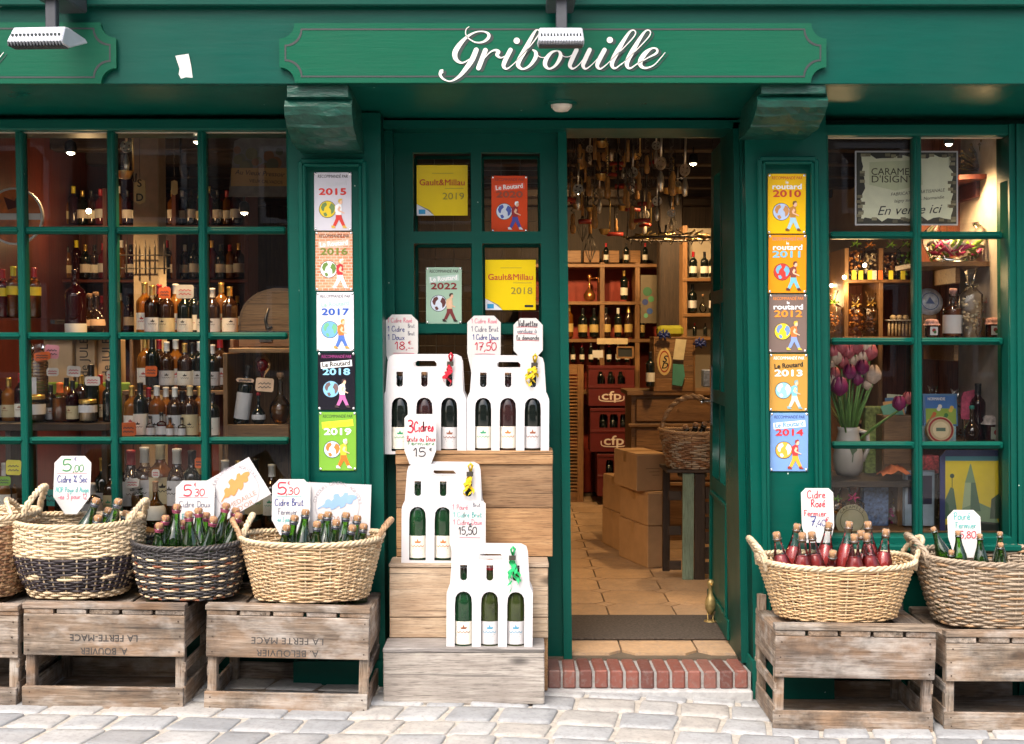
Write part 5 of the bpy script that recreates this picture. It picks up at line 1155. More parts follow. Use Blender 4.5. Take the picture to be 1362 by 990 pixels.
# red plastic bottle crates
RP_ = mat('red_plastic', (.105, .012, .010), .38, .08, 10); WPR = mat('crate_print', (.70, .62, .55), .5)
def plastic_crate(label, px0, px1, py0, py1, Y):
    x0, x1 = X(px0, Y), X(px1, Y); z0, z1 = P(0, py1, Y).z, P(0, py0, Y).z; W, H = x1 - x0, z1 - z0
    t = thing('bottle_crate', label, 'crate', ((x0 + x1) / 2, Y, z0), group='stacked red bottle crates'); h = W / 2
    wins = [[(-h*.62 + k * h * .44, H*.55), (-h*.62 + k*h*.44 + h*.36, H*.55), (-h*.62 + k*h*.44 + h*.36, H*.80), (-h*.62 + k*h*.44 + h*.30, H*.86), (-h*.62 + k*h*.44 + h*.06, H*.86), (-h*.62 + k*h*.44, H*.80)] for k in range(3)]
    link('front_wall', plate_mesh([(-h, 0), (h, 0), (h, H), (-h, H)], wins, .012, RP_), t, (0, .006, 0))
    span('bottom', (-h + .003, h - .003), (.013, .28), (0, .015), RP_, t); span('back_wall', (-h, h), (.281, .293), (0, H), RP_, t)
    for x in (-h, h - .012): span('side_wall', (x, x + .012), (.0125, .2805), (0, H), RP_, t)
    span('rim', (-h - .004, h + .004), (-.006, .006), (H*.93, H), RP_, t); span('rim', (-h - .003, h + .003), (-.005, .005), (H*.44, H*.50), RP_, t)
    a = Art(); a.text(WPR, 'cfp', 0, H*.16, H*.30, .02, width=W*.42); s_ = smooth([(-W*.27, H*.25), (-W*.22, H*.13), (W*.22, H*.13), (W*.27, H*.25)], 5); a.stroke(WPR, s_, .008); a.build(t, loc=(0, -.001, 0))
    for k in range(3):
        link('bottle_inside', lm(PROF['wine'], DARKGL, 10), t, (-h*.44 + k * h*.44, .1, .016), scale=(1, 1, min(1, H * .98 / .30)))
    return t
plastic_crate('topmost red bottle crate marked cfp', 783, 844, 487, 540, 4.75); plastic_crate('middle red bottle crate marked cfp', 785.5, 848, 543, 601, 4.72); plastic_crate('lowest red bottle crate marked cfp, standing on the floor', 795, 853, 604, 660, 4.70)
# cardboard boxes
def carton(label, px0, px1, py0, py1, Y, D, yaw=0, mark=None, z0=None):
    x0, x1 = X(px0, Y), X(px1, Y); zb_ = z0 if z0 is not None else FZ + .001; zt = P(0, py0, Y).z; W = x1 - x0; H = zt - zb_
    t = thing('cardboard_box', label, 'box', ((x0 + x1) / 2, Y, zb_), (0, 0, R(yaw)), 'cardboard boxes stacked inside the door')
    MB().box(-W/2, W/2, 0, D, 0, H - .002).build('carton', KRAFT, t, bevel=.004)
    span('flap', (-W/2 + .002, W/2 - .002), (.002, D/2 - .002), (H - .0018, H + .001), KRAFT, t, 0); span('flap', (-W/2 + .002, W/2 - .002), (D/2 + .002, D - .002), (H - .0018, H + .001), KRAFT, t, 0)
    span('tape', (-W/2 - .0006, W/2 + .0006), (D/2 - .025, D/2 + .025), (H - .06, H + .0016), mat('brown_tape', (.36, .21, .09), .3), t, 0)
    if mark:
        a = Art(); m_ = mat('carton_print', (.16, .09, .05), .7)
        if mark == 'ring': a.stroke(m_, [(W*.05 + .045*math.cos(2*math.pi*k/24), H*.5 + .07*math.sin(2*math.pi*k/24)) for k in range(25)], .004); a.stroke(m_, [(W*.05, H*.40), (W*.05, H*.60)], .004); a.stroke(m_, [(W*.05-.02, H*.54), (W*.05, H*.60), (W*.05+.02, H*.54)], .004)
        else:
            for k in range(3): a.rect(m_, -W*.2 + .02*k, W*.25, H*(.6 - .09*k), H*(.615 - .09*k))
        a.build(t, {m_: 'printed_mark'}, loc=(0, -.0012, 0))
    return t, zt
b1 = carton('lower front cardboard box with a printed oval, on the tiled floor', 828, 863, 685, 735, 2.55, .40, 14, 'ring')
b2 = carton('upper front cardboard box with printed lines, on the oval-marked box', 829, 862, 638, 685, 2.56, .38, 15, 'lines', b1[1] + .002)
b3 = carton('narrow cardboard box turned edge-on beside the oval-marked box', 813, 829, 655, 720, 2.95, .30, 6)
b4 = carton('lower cardboard box next to the painted plank stool', 861, 892, 700, 757, 2.05, .42, 18)
b5 = carton('middle cardboard box of the stack next to the painted plank stool', 861, 892, 655, 700, 2.06, .42, 17, None, b4[1] + .002)
b6 = carton('topmost cardboard box under the handled basket', 846, 889, 604, 655, 2.10, .40, 14, 'lines', b5[1] + .002)
# upended old crate used as a stool
MINT = wood('mint_painted_wood', (.16, .24, .19), (.25, .38, .30), (.32, .46, .37), 'z', .7, dirt=.3)
t = thing('crate_stool', 'upended old crate with one mint painted plank carrying the handled basket', 'stool', (X(925, 1.75), 1.70, FZ)); hS = P(0, 626, 1.65).z - FZ
x_ = lambda px: X(px, 1.70, 700) - t.location.x
span('plank', (x_(908), x_(923)), (0, .018), (0, hS - .02), MINT, t); span('plank', (x_(924), x_(938)), (.002, .02), (0, hS - .02), DKW[2], t); span('plank', (x_(889), x_(899)), (.25, .27), (0, hS - .02), DKW[2], t)
for k in range(6): span('slat', (x_(938) + .002, x_(985)), (.004 + .002 * (k % 2), .018), (.03 + k * .082, .095 + k * .082), DKW[0], t)
for k in range(3): span('slat', (x_(890), x_(907)), (.02, .034), (.05 + k * .19, .10 + k * .19), DKW[0], t)
span('seat_board', (x_(886), x_(990)), (-.01, .32), (hS - .018, hS), DKW[0], t)
BH = basket('brown handled basket of wine on the mint plank stool inside the door', 878, 965, 577, 624, .74, 1.82, .34, lambda i, n: ('grey', 'brown') if i < n - 4 else 'tan', 'brown', 'tan', 'tan', rows=18, ybot=t.location.z + hS + .001, handles=(), stakes=30, group='baskets inside the shop')
mb = MB()
for s_ in range(2): mb.tube([(BH[3] * .93 * math.cos(a), .012 * math.sin(12 * a + s_ * math.pi), BH[5] + .19 * math.sin(a) + .008 * math.cos(12 * a + s_ * math.pi)) for a in [math.pi * k / 40 for k in range(41)]], .011, 6)
mb.build('handle', WK['tan'], BH[0])
for i, (px, py, sd_) in enumerate([(911, 566, -18), (926, 563, 12), (938, 562, 20), (947, 570, 26)]):
    p = P(px, py, 1.80); d = Euler((R(5), R(sd_), 0)).to_matrix() @ Vector((0, 0, 1)); bottle('%s dark bottle from the left in the handled basket' % ordn[i], p - d * .31, .30, tilt=(5, sd_), glass=DARKGL, group='bottles in the handled basket')
# chest of drawers, wooden wine box, bottle
CH = thing('drawer_cabinet', 'old brown drawer cabinet behind the cardboard boxes', 'cabinet', (X(900, 3.0), 3.0, FZ)); zc = P(0, 520, 3.0).z - FZ; w = .62
span('carcass', (-w/2 + .02, w/2), (.02, .45), (.0, zc - .03), OAK[0], CH); span('top', (-w/2 - .01, w/2 + .02), (-.015, .46), (zc - .029, zc), OAK[0], CH)
for k in range(3):
    z = zc - .20 - k * .19; d = span('drawer', (-w/2 + .05, w/2 - .03), (.0, .019), (z, z + .15), OAK[0], CH, .006); MB().lathe([(0, -.025), (.012, -.02), (.014, -.012), (.006, 0)], 10).build('knob', BRASS, d, (0, -.012, 0), (R(-90) + math.pi, 0, 0))
    span('ledge', (-w/2, w/2 + .01), (-.012, .0185), (z - .035, z - .012), OAK[0], CH, .004)
p = P(897, 521, 2.98); t = thing('wooden_box', 'wooden box with a round emblem and cream and teal tags on the cabinet', 'box', p); W, H = 50 * S(2.98), 70 * S(2.98)
for k in range(4): span('plank', (-W/2, W/2), (0, .012), (k * H/4 + .001, (k+1) * H/4 - .001), OAK[0], t)
span('side', (-W/2 - .013, -W/2 - .001), (-.002, .25), (0, H), OAK[2], t); span('side', (W/2 + .001, W/2 + .013), (-.002, .25), (0, H), OAK[2], t); span('lid', (-W/2 - .014, W/2 + .014), (-.004, .26), (H + .001, H + .014), OAK[0], t)
a = Art(); a.disc(mat('emblem_cream', (.62, .45, .18), .5), -W*.27, H*.57, W*.19, .0006, 20, H*.26); a.disc(sink(150, 60, 30), -W*.27, H*.57, W*.14, .0012, 20, H*.21); a.disc(mat('emblem_cream', (.62, .45, .18), .5), -W*.27, H*.57, W*.115, .0018, 20, H*.18); a.text(BLK, 'S', -W*.27, H*.56, H*.18, .03, .3, 1, 0, .0024); a.text(BLK, 'D', -W*.27, H*.44, H*.16, .03, .3, 1, 0, .0024)
a.build(t, {mat('emblem_cream', (.62, .45, .18), .5): 'emblem', sink(150, 60, 30): 'emblem_ring'}); board('price_tag', 'cream tag hanging over the front of the wooden box', 'price tag', [(895, 478), (909, 479), (913, 452), (899, 451)], 2.965, mat('cream_tag', (.62, .55, .36), .6)); board('price_tag', 'teal tag on the front of the wooden box', 'price tag', [(894, 512), (907, 514), (911, 500), (909, 485), (895, 484)], 2.965, mat('teal_dark_tag', (.06, .25, .19), .6))
row([865], 515, 2.95, 48, ['large dark bottle standing left of the wooden box'], kind='wine', glass=DARKGL, cap='capsule', lab=LABELP)
bow = mat('blue_bow', (.03, .05, .22), .35)
for i, (px, py) in enumerate(((883, 447), (931, 458))):
    p = P(px, py, 2.95); t = thing('ribbon_bow', ['blue ribbon bow on top of the wooden box', 'blue ribbon bow at the side of the wooden box'][i], 'ribbon', p); mb = MB()
    for k in range(7): a_ = k * .9; mb.tube([(0, 0, 0), (.03*math.cos(a_), -.015, .02 + .02*math.sin(a_)), (.045*math.cos(a_+.4), -.01, .022*math.sin(a_+.4)), (0, 0, 0)], .007, 5)
    mb.build('loop', bow, t)
tag(span('green_cushion', (X(875, 3.1), X(909, 3.1)), (3.08, 3.22), (P(0, 448, 3.1).z, P(0, 433, 3.1).z), mat('lime_cloth', (.35, .36, .03), .8), None, .02), 'lime green folded cloth on top of the wooden box', 'cloth')
tag(span('blue_tin', (X(936, 2.6), X(952, 2.6)), (2.6, 2.7), (P(0, 515, 2.6).z, P(0, 492, 2.6).z), mat('blue_white_tin', (.22, .28, .42), .4, .5, 60), None, .006), 'blue and white patterned tin at the edge of the open door', 'tin')
# right-hand shelves and dark post
RS = shelf_unit('narrow_shelving', 'narrow oak shelves of bottles right of the dark post', 908, 965, 4.4, .25, [370, 417, 448], [911], 300, OAK, CREAMW)
row([922, 937, 948], 369, 4.45, 36, ['%s bottle from the left on the upper narrow shelf' % o for o in ordn[:3]], 'bottles on the narrow shelves', kind='spirit', glass=DARKGL, cap='capsule', capcol=[REDF, BLACKF, WHITEF], lab=LABELP, n=14)
row([921, 949], 416, 4.45, 40, ['%s bottle from the left on the middle narrow shelf' % o for o in ordn[:2]], 'bottles on the narrow shelves', kind='spirit', glass=DARKGL, cap='capsule', lab=CARD, n=14); row([935], 416, 4.45, 22, ['clear round flask on the middle narrow shelf'], kind='flask', glass=CLEARG, cap='stopper'); row([924, 938], 447, 4.45, 18, ['small bottle with a red cap on the bottom narrow shelf', 'small bottle with a dark cap on the bottom narrow shelf'], kind='spirit', glass=DARKGL, cap='capsule', capcol=[REDF, BLACKF])
tag(span('timber_post', (X(877, 4.6), X(908, 4.6)), (4.6, 4.8), (FZ, RZ1 - .1), DKW[2], None, .01), 'dark timber post between the two sets of shelves', 'post')
def picart(a, q, s):
    for c, px, py, r in ((sink(40, 90, 60), 861, 388, 6), (sink(30, 50, 110), 858, 402, 4), (sink(60, 120, 80), 866, 398, 4), (sink(35, 70, 130), 864, 414, 4), (sink(80, 140, 110), 859, 420, 3)): u, v = q(px, py); a.disc(c, u, v, r * s)
board('floral_poster', 'small dark poster of blue and green flowers beside the post', 'poster', rc(852, 874, 366, 430), 4.9, mat('poster_ground', (.10, .08, .05), .6), art=picart)
# tools hung from the ceiling
WOODH = mat('turned_handle', (.42, .22, .07), .35, .25, 60); REDH = mat('red_handle', (.30, .03, .02), .4); IRON = mat('old_iron', (.10, .09, .08), .4, .3, 60, metal=.7)
def tool(kind, px, py, Y, sc=1.0):
    p = P(px, py, Y); lbs = {'corkscrew': 'wooden-handled corkscrew', 'beater': 'pierced-disc metal tool', 'whisk': 'wire whisk', 'ladle': 'brass ladle', 'red': 'tool with a red handle', 'hook': 'iron hook'}
    same = sorted(q[1] for q in TL if q[0] == kind); where = ('hung inside the doorway, %s of its kind from left' % ordinal(same.index(px) + 1)) if px in same else 'hanging at the top of the large window at %s' % {166: 'the second muntin', 176: 'the wooden tag', 168: 'the highest spot', 240: 'the third muntin'}.get(px, 'the top')
    t = thing('hanging_' + ('tool' if kind in ('red', 'beater') else kind), lbs[kind] + ' ' + where, 'tool', p, (0, 0, random.uniform(-1, 1)), 'old tools hanging from the ceiling'); k = sc; mb = MB()
    top = .16 * k
    if kind == 'corkscrew':
        MB().lathe([(0, -.05*k), (.012*k, -.045*k), (.016*k, -.02*k), (.010*k, .0), (.012*k, .03*k), (.006*k, .05*k)], 12).build('handle', WOODH, t)
        mb.tube([(.008*k*math.cos(a), .008*k*math.sin(a), .05*k + a * .0042*k) for a in [j * .6 for j in range(42)]], .0022*k, 5); mb.build('worm', IRON, t)
    elif kind == 'red':
        MB().tube([(-.045*k, 0, 0), (0, 0, .003), (.045*k, 0, 0)], .011*k, 8).build('handle', REDH, t); mb.tube([(0, 0, 0), (0, 0, .16*k)], .004*k, 6); mb.build('shank', IRON, t)
    elif kind == 'whisk':
        for j in range(5): a = j * math.pi/5; mb.tube([(0, 0, .06*k), (.03*k*math.cos(a), .03*k*math.sin(a), -.02*k), (0, 0, -.09*k), (-.03*k*math.cos(a), -.03*k*math.sin(a), -.02*k), (0, 0, .06*k)], .0014*k, 4)
        mb.build('loops', IRON, t); MB().tube([(0, 0, .05*k), (0, 0, .16*k)], .008*k, 8).build('handle', WOODH, t)
    elif kind == 'ladle':
        MB().lathe([(0, -.03*k), (.02*k, -.025*k), (.030*k, 0)], 14).build('bowl', BRASS, t); MB().tube([(.028*k, 0, 0), (.028*k, 0, .14*k), (.015*k, 0, .16*k)], .004*k, 6).build('handle', BRASS, t)
    elif kind == 'beater':
        PALE = mat('nickel', (.75, .70, .58), .3, .15, metal=.8)
        link('pierced_disc', plate_mesh([(.026*k*math.cos(2*math.pi*j/20), .026*k*math.sin(2*math.pi*j/20)) for j in range(20)], [[(.014*k*math.cos(b) + .005*k*math.cos(c), .014*k*math.sin(b) + .005*k*math.sin(c)) for c in [2*math.pi*j/6 for j in range(6)]] for b in (0.5, 2.1, 3.7, 5.2)], .006*k, PALE), t, (0, 0, .03*k))
        MB().lathe([(.004*k, .0), (.008*k, -.01*k), (.014*k, -.04*k), (.010*k, -.075*k), (0, -.08*k)], 10).build('grip', PALE, t); MB().tube([(0, 0, .05*k), (.004, 0, .16*k)], .005*k, 6).build('shank', PALE, t)
    else:
        mb.tube([(0, 0, .16*k), (0, 0, .0), (.01*k, 0, -.03*k), (.03*k, 0, -.03*k), (.035*k, 0, 0)], .004*k, 6); mb.build('hook', IRON, t)
    MB().tube([(0, 0, top - .01), (0, 0, max(top + .01, RZ1 - p.z - .002))], .0012, 4).build('string', IRON, t)
TL = [('corkscrew', 783, 248, 1.9, 1.1), ('corkscrew', 808, 250, 1.8, 1.2), ('corkscrew', 850, 242, 1.8, 1), ('beater', 879, 228, 1.5, 1.35), ('corkscrew', 895, 245, 1.5, 1.3), ('beater', 911, 236, 1.6, 1.3), ('red', 758, 266, 1.8, 1.2), ('red', 820, 218, 2.2, .9), ('red', 833, 248, 2.0, 1.4), ('red', 859, 272, 2.0, 1.2), ('corkscrew', 841, 290, 1.8, 1.3), ('hook', 822, 262, 2.0, 1.5), ('whisk', 785, 325, 2.6, 1.3), ('ladle', 800, 232, 1.9, 1.2), ('hook', 770, 230, 2.2, 1.4), ('whisk', 775, 300, 2.9, 1.2), ('beater', 874, 275, 1.7, 1.0), ('ladle', 804, 305, 2.6, 1.2), ('hook', 876, 300, 1.7, 1.4), ('corkscrew', 762, 298, 2.4, 1.2), ('red', 818, 312, 2.6, 1.1), ('corkscrew', 796, 215, 2.4, 1.1), ('hook', 866, 215, 2.2, 1.3), ('ladle', 846, 205, 2.4, 1.2), ('corkscrew', 830, 210, 2.6, 1.2), ('hook', 890, 268, 2.0, 1.1), ('corkscrew', 771, 205, 1.7, 1), ('red', 858, 300, 2.4, .9), ('whisk', 848, 255, 2.8, 1.2), ('corkscrew', 790, 285, 2.7, 1.1), ('ladle', 768, 272, 2.2, 1), ('beater', 893, 290, 2.1, .9)]
rt = random.Random(12)
TL += [(['corkscrew', 'hook', 'ladle', 'whisk', 'beater', 'corkscrew', 'red'][k % 7], 759.5 + k * 6.3 % 148, rt.uniform(188, 300), rt.uniform(1.5, 3.4), rt.uniform(.8, 1.3)) for k in range(64)]
for q_ in TL: tool(*q_)
# hanging wire tray
p = P(893, 318, 2.0); t = thing('hanging_tray', 'round wire tray of tools hung under the ceiling beside the open door', 'tray', p); mb = MB(); r = .25
mb.tube([(r*math.cos(a), .16*math.sin(a), 0) for a in [2*math.pi*k/30 for k in range(30)]], .006, 5, closed=True)
for k in range(9): x = -r*.9 + k * r*.225; y_ = .16 * math.sqrt(max(0, 1 - (x/r)**2)); mb.tube([(x, -y_, 0), (x, 0, -.03), (x, y_, 0)], .003, 4)
mb.build('wire_frame', IRON, t)
for sx in (-1, 1): MB().tube([(sx * r, 0, 0), (sx * r * .9, 0, RZ1 - p.z - .002)], .003, 5).build('chain', IRON, t)
mb = MB()
for k in range(40): x, y_ = random.uniform(-.24, .24), random.uniform(-.15, .15); mb.tube([(x, y_, .0), (x + random.uniform(-.05, .05), y_ + .02, .012), (x + random.uniform(-.08, .08), y_, random.uniform(.0, .05))], .005, 4)
mb.build('small_fittings', BRASS, t)['kind'] = 'stuff'
# bird doorstop
p = P(942, 838, .72); t = thing('bird_figurine', 'small brass bird figurine on the mat against the open door', 'figurine', (p.x, .66, FZ + .012)); OB = mat('aged_brass', (.34, .25, .10), .4, .4, 40, metal=.5)
MB().lathe([(0, .03), (.012, .034), (.024, .06), (.027, .085), (.020, .11), (.010, .13), (.009, .155), (.015, .165), (.017, .18), (.010, .192), (0, .195)], 14).build('body', OB, t)
MB().tube([(0, -.010, .178), (0, -.035, .172)], [.006, .001], 6).build('beak', mat('beak', (.5, .28, .06), .4), t)
for x in (-.012, .012): MB().tube([(x, 0, .04), (x, 0, .006), (x, -.025, .003)], .0035, 5).build('leg', OB, t)
MB().lathe([(0, 0), (.03, 0), (.03, .004), (0, .005)], 12).build('base', OB, t)
# ---------------------------------------------------------------- behind the large window
PLAT = thing('display_ledge', 'wooden display ledge inside the large window', 'ledge', (X(150, .3), .06, 0)); zl_ = P(0, 706, .2).z
span('board', (RX0 - PLAT.location.x, X(384, .2) - PLAT.location.x), (.0, .62), (zl_ - .03, zl_), OAK[0], PLAT); span('front_board', (RX0 - PLAT.location.x, X(384, .2) - PLAT.location.x), (.601, .619), (FZ, zl_ - .031), REDW[0], PLAT)
HONEYL = mat('parchment_label', (.60, .50, .30), .6, .06); GREYL = mat('grey_label', (.55, .55, .56), .6, .06); COGN = clear('cognac', (.60, .26, .05), .03, 1.45, (.16, .05, .012), .75)
# three-step tier
T_ = thing('display_tier', 'stepped wooden bottle tier inside the large window', 'display tier', (X(235, .3), .2, zl_)); tx = lambda px, Y: X(px, Y, 500) - T_.location.x
LV = [(582, .20, .30), (519, .31, .41), (446, .42, .54)]
for py, y0, y1 in LV: z = P(0, py, y0 + .05).z - zl_; span('tread', (tx(162, y0), tx(302, y0)), (y0 - .2, y1 - .2), (z - .018, z), OAK[0], T_)
for px in (163, 300):
    for py, y0, y1 in LV: z = P(0, py, y0 + .05).z - zl_; span('support', (tx(px, .3) - .008, tx(px, .3) + .008), (y0 - .198, y1 - .202), (0, z - .019), OAK[2], T_)
GW = 'bottles on the stepped tier in the large window'
row([203, 222, 246, 270, 283, 306], 446, .48, [70, 68, 66, 64, 66, 68], ['%s bottle from the left on the top step of the window tier' % o for o in ordn[:6]], GW, kind=['spirit', 'spirit', 'spirit', 'wine', 'spirit', 'spirit'], glass=[CLEARG, BROWNGL, DARKGL, DARKGL, BROWNGL, BROWNGL], liquid=[COGN, None, None, None, None, None], cap='capsule', capcol=[GOLDF, REDF, GOLDF, BLACKF, WHITEF, GOLDF], lab=[GREYL, HONEYL, LABELP, LABELP, GREYL, LABELP], labz=(.02, .10), prn='black_a')
row([203, 222, 246, 266, 283], 519, .36, [72, 68, 66, 66, 64], ['%s bottle from the left on the middle step of the window tier' % o for o in ordn[:5]], GW, kind=['wine', 'spirit', 'spirit', 'wine', 'spirit'], glass=[DARKGL, BROWNGL, BROWNGL, DARKGL, DARKGL], cap='capsule', capcol=[BLACKF, WHITEF, GOLDF, WHITEF, WHITEF], lab=[BLACKF, GREYL, LABELP, GREYL, GREYL], labz=(.03, .115), prn='black_b')
row([187, 209, 233, 253, 283], 581, .25, [74, 72, 70, 72, 62], ['%s bottle from the left on the bottom step of the window tier' % o for o in ordn[:5]], GW, kind=['wine', 'spirit', 'spirit', 'spirit', 'spirit'], glass=[DARKGL, AMBER, BROWNGL, BROWNGL, DARKGL], cap='capsule', capcol=[BLACKF, WHITEF, WHITEF, HONEYL, BLACKF], lab=[LABELP, GREYL, GREYL, HONEYL, LABELP], labz=(.012, .125), prn='black_a')
row([200, 215, 226, 242], 582, .205, [26, 30, 24, 24], ['%s miniature bottle from the left in front of the window tier' % o for o in ordn[:4]], 'miniature bottles in the large window', kind='square', glass=[CLEARG, CLEARG, AMBER, CLEARG], liquid=[COGN, REDL, None, COGN], liqz=.12, cap='stopper', capcol=BLACKF, lab=CARD, labz=(.03, .11))
row([175, 193, 214, 236, 256, 266], 700, .16, [108, 112, 118, 110, 104, 92], ['%s bottle from the left on the ledge below the window tier' % o for o in ordn[:6]], 'bottles on the ledge of the large window', kind=['spirit', 'spirit', 'spirit', 'spirit', 'wine', 'spirit'], glass=[BROWNGL, CLEARG, AMBER, BROWNGL, DARKGL, CLEARG], liquid=[None, COGN, None, None, None, REDL], cap='capsule', capcol=[REDF, WHITEF, HONEYL, WHITEF, BLACKF, GOLDF], lab=[GREYL, CARD, HONEYL, CARD, LABELP, GREYL], labz=(.08, .17), prn='black_b')
row([183, 207, 104, 122, 57, 80], 702, .10, [66, 62, 66, 60, 60, 56], ['pale bottle with a white tag on its neck low in the large window', 'round-shouldered pale flask low in the large window', 'dark bottle low behind the 5,00 tag', 'small pale bottle low right of the 5,00 tag', 'dark bottle low behind the teal tag', 'dark bottle with a yellow cap low behind the 5,00 tag'], kind=['wine', 'flask', 'wine', 'square', 'wine', 'wine'], glass=[CLEARG, CLEARG, DARKGL, CLEARG, DARKGL, DARKGL], liquid=[AMBER, AMBER, None, CLEARG, None, None], cap='capsule', capcol=[WHITEF, CORK, BLACKF, GREYL, BLACKF, mat('yellow_cap', (.7, .6, .03), .4)], lab=[LABELP, LABELP, None, CARD, None, GREYL])
AL = clear('calvados_amber', (.80, .44, .10), .03, 1.45, (.50, .20, .03), .7)
for nm_, xs_, py_, Y_, hp in (('top', [193, 212, 234, 258, 295], 446, .525, 74), ('middle', [194, 212, 234, 256, 275, 293], 519, .395, 74), ('bottom', [176, 198, 221, 243, 266], 581, .29, 72)):
    row(xs_, py_, Y_, [hp, hp - 5, hp - 2, hp - 7, hp - 3, hp], ['%s bottle from the left in the back row of the %s tier step' % (o, nm_) for o in ordn[:len(xs_)]], GW, kind=['spirit', 'wine', 'spirit'], glass=[AL, BROWNGL, AL, DARKGL], cap='capsule', capcol=[GOLDF, REDF, WHITEF, BLACKF], lab=[LABELP, HONEYL, GREYL], labz=(.03, .12), prn='red_a')
row([12, 28, 89, 108, 134, -4], 561, .32, [62, 66, 60, 66, 64, 60], ['%s bottle from the left in the back row of the left shelf' % o for o in ('second', 'third', 'fourth', 'fifth', 'sixth', 'first')], 'bottles in the back row of the left shelf', kind=['spirit', 'wine', 'wine'], glass=[AL, WINEL, AL, BROWNGL], cap='capsule', capcol=[GOLDF, REDF, BLACKF], lab=[HONEYL, LABELP, CARD], labz=(.03, .11), prn='brown_a')
row([8, 138, 148, 300, 318, 340, 362], 702, .20, [92, 96, 90, 96, 92, 98, 90], ['%s bottle from the left in the back row on the window ledge' % o for o in ordn[:7]], 'bottles in the back row on the window ledge', kind=['spirit', 'wine', 'spirit'], glass=[AL, DARKGL, BROWNGL, AL], cap='capsule', capcol=[WHITEF, GOLDF, BLACKF], lab=[LABELP, CARD, HONEYL], labz=(.06, .15), prn='green_a')
ORANGE = mat('orange_tag', srgb(235, 110, 45), .6); PINKT = mat('pink_tag', srgb(240, 160, 175), .6); WTAG = mat('cream_white_tag', (.70, .64, .58), .6); PEACH = mat('peach_tag', srgb(240, 200, 165), .6)
def small_tag(label, px, py, w, h, Y, m, roll=0):
    pts = [(-w/2 + 2, h/2), (w/2 - 2, h/2), (w/2, h/2 - 2), (w/2, -h/2 + 2), (w/2 - 2, -h/2), (-w/2 + 2, -h/2), (-w/2, -h/2 + 2), (-w/2, h/2 - 2)]; c, s = math.cos(R(roll)), math.sin(R(roll))
    def art(a, q, sc):
        for k in range(2): u, v = q(px, py - h*.1 + k*h*.28); a.stroke(RED_I if m in (WTAG, PAPER) else BLACK_I, smooth([(u + (i - 5) * w*.07*sc, v + ((i * 7) % 3 - 1) * h*.05*sc) for i in range(11)], 3), .9 * sc)
    return board('price_tag', label, 'price tag', [(px + x*c - y*s, py + x*s + y*c) for x, y in pts], Y, m, .0015, art)
for a_ in [('orange tag clipped to a bottle on the top tier', 219, 390, 16, 15, .41, ORANGE, 0), ('white tag with clipped corners on the top tier', 246, 388, 23, 18, .41, WTAG, 0), ('orange shield tag on the middle tier', 201, 494, 16, 14, .30, ORANGE, 0), ('orange tag at the foot of the tier', 171, 571, 20, 18, .15, ORANGE, -4), ('pink tag over the biscuit jar', 69, 468, 19, 18, .22, PINKT, 6), ('orange tag over the biscuit jar', 56, 474, 22, 11, .21, ORANGE, -6), ('cream tag on the first syrup bottle of the left shelf', 70, 495, 16, 11, .20, WTAG, 0), ('cream tag on the third syrup bottle of the left shelf', 98, 494, 18, 14, .20, WTAG, 4), ('cream tag on the jar bottle of the left shelf', 123, 507, 20, 12, .20, WTAG, 0), ('cream tag beside the muntin on the left shelf', 147, 500, 10, 14, .20, WTAG, 0), ('peach arrow tag below the red flask', 352, 512, 24, 18, .20, PEACH, 4), ('tan tag on the leaning bottle', 326, 506, 24, 5, .20, PEACH, 4), ('yellow tag low at the edge of the large window', 18, 622, 20, 20, .10, YEL, 2), ('lime tag below the yellow one', 6, 640, 16, 12, .10, mat('lime_tag', srgb(120, 180, 40), .6), 0), ('teal tag low behind the two-tone basket', 64, 662, 24, 22, .09, TEALC, 3), ('small orange tag low by the award card', 264, 616, 10, 14, .10, ORANGE, 0), ('white tag on the pale bottle neck low in the window', 176, 643, 18, 12, .07, WTAG, -8), ('square white tag on the flask low in the window', 207, 630, 10, 11, .07, WTAG, 0)]: small_tag(*a_)
# left shelf with syrups, jars, green box, cardboard boxes
LS = thing('low_shelf', 'dark wooden shelf of syrups on the left of the large window', 'shelf', (X(60, .3), .12, zl_)); lx = lambda px: X(px, .25, 500) - LS.location.x; z = P(0, 562, .22).z - zl_
span('board', (lx(-120), lx(152)), (.02, .36), (z - .03, z), DKW[0], LS); 
for px in (-110, 20, 146): span('leg', (lx(px) - .012, lx(px) + .012), (.05, .34), (0, z - .031), DKW[2], LS)
row([68, 80, 97, 122, 144, -20, -45], 561, .24, [52, 52, 58, 78, 58, 60, 60], ['dark syrup bottle with a white label on the left shelf', 'square amber bottle with an orange cap on the left shelf', 'red-brown syrup bottle with a cream label on the left shelf', 'tall syrup bottle behind the beige jar on the left shelf', 'dark bottle next to the muntin on the left shelf', 'bottle near the cut-off end of the left shelf', 'bottle at the cut-off end of the left shelf'], kind=['spirit', 'square', 'spirit', 'wine', 'wine', 'wine', 'wine'], glass=[BROWNGL, CLEARG, WINEL, DARKGL, DARKGL, DARKGL, DARKGL], liquid=[None, AMBER, None, None, None, None, None], liqz=.13, cap='capsule', capcol=[BLACKF, ORANGE, BLACKF, BLACKF, BLACKF, REDF, GOLDF], lab=[CARD, None, HONEYL, None, None, LABELP, LABELP], labz=(.02, .11), prn='brown_a')
BEIGE = mat('beige_paste', (.50, .32, .18), .5); row([117], 561, .19, 28, ['jar of beige paste with a gold lid on the left shelf'], kind='jar', glass=CLEARG, liquid=BEIGE, liqz=.08, cap='lid', lab=CARD, labz=(.045, .08)); row([46], 561, .18, 34, ['small jar below the biscuit jar'], kind='jar', glass=CLEARG, liquid=mat('brown_jam', (.2, .09, .04), .4), liqz=.08, cap='lid', lab=CARD, labz=(.03, .07))
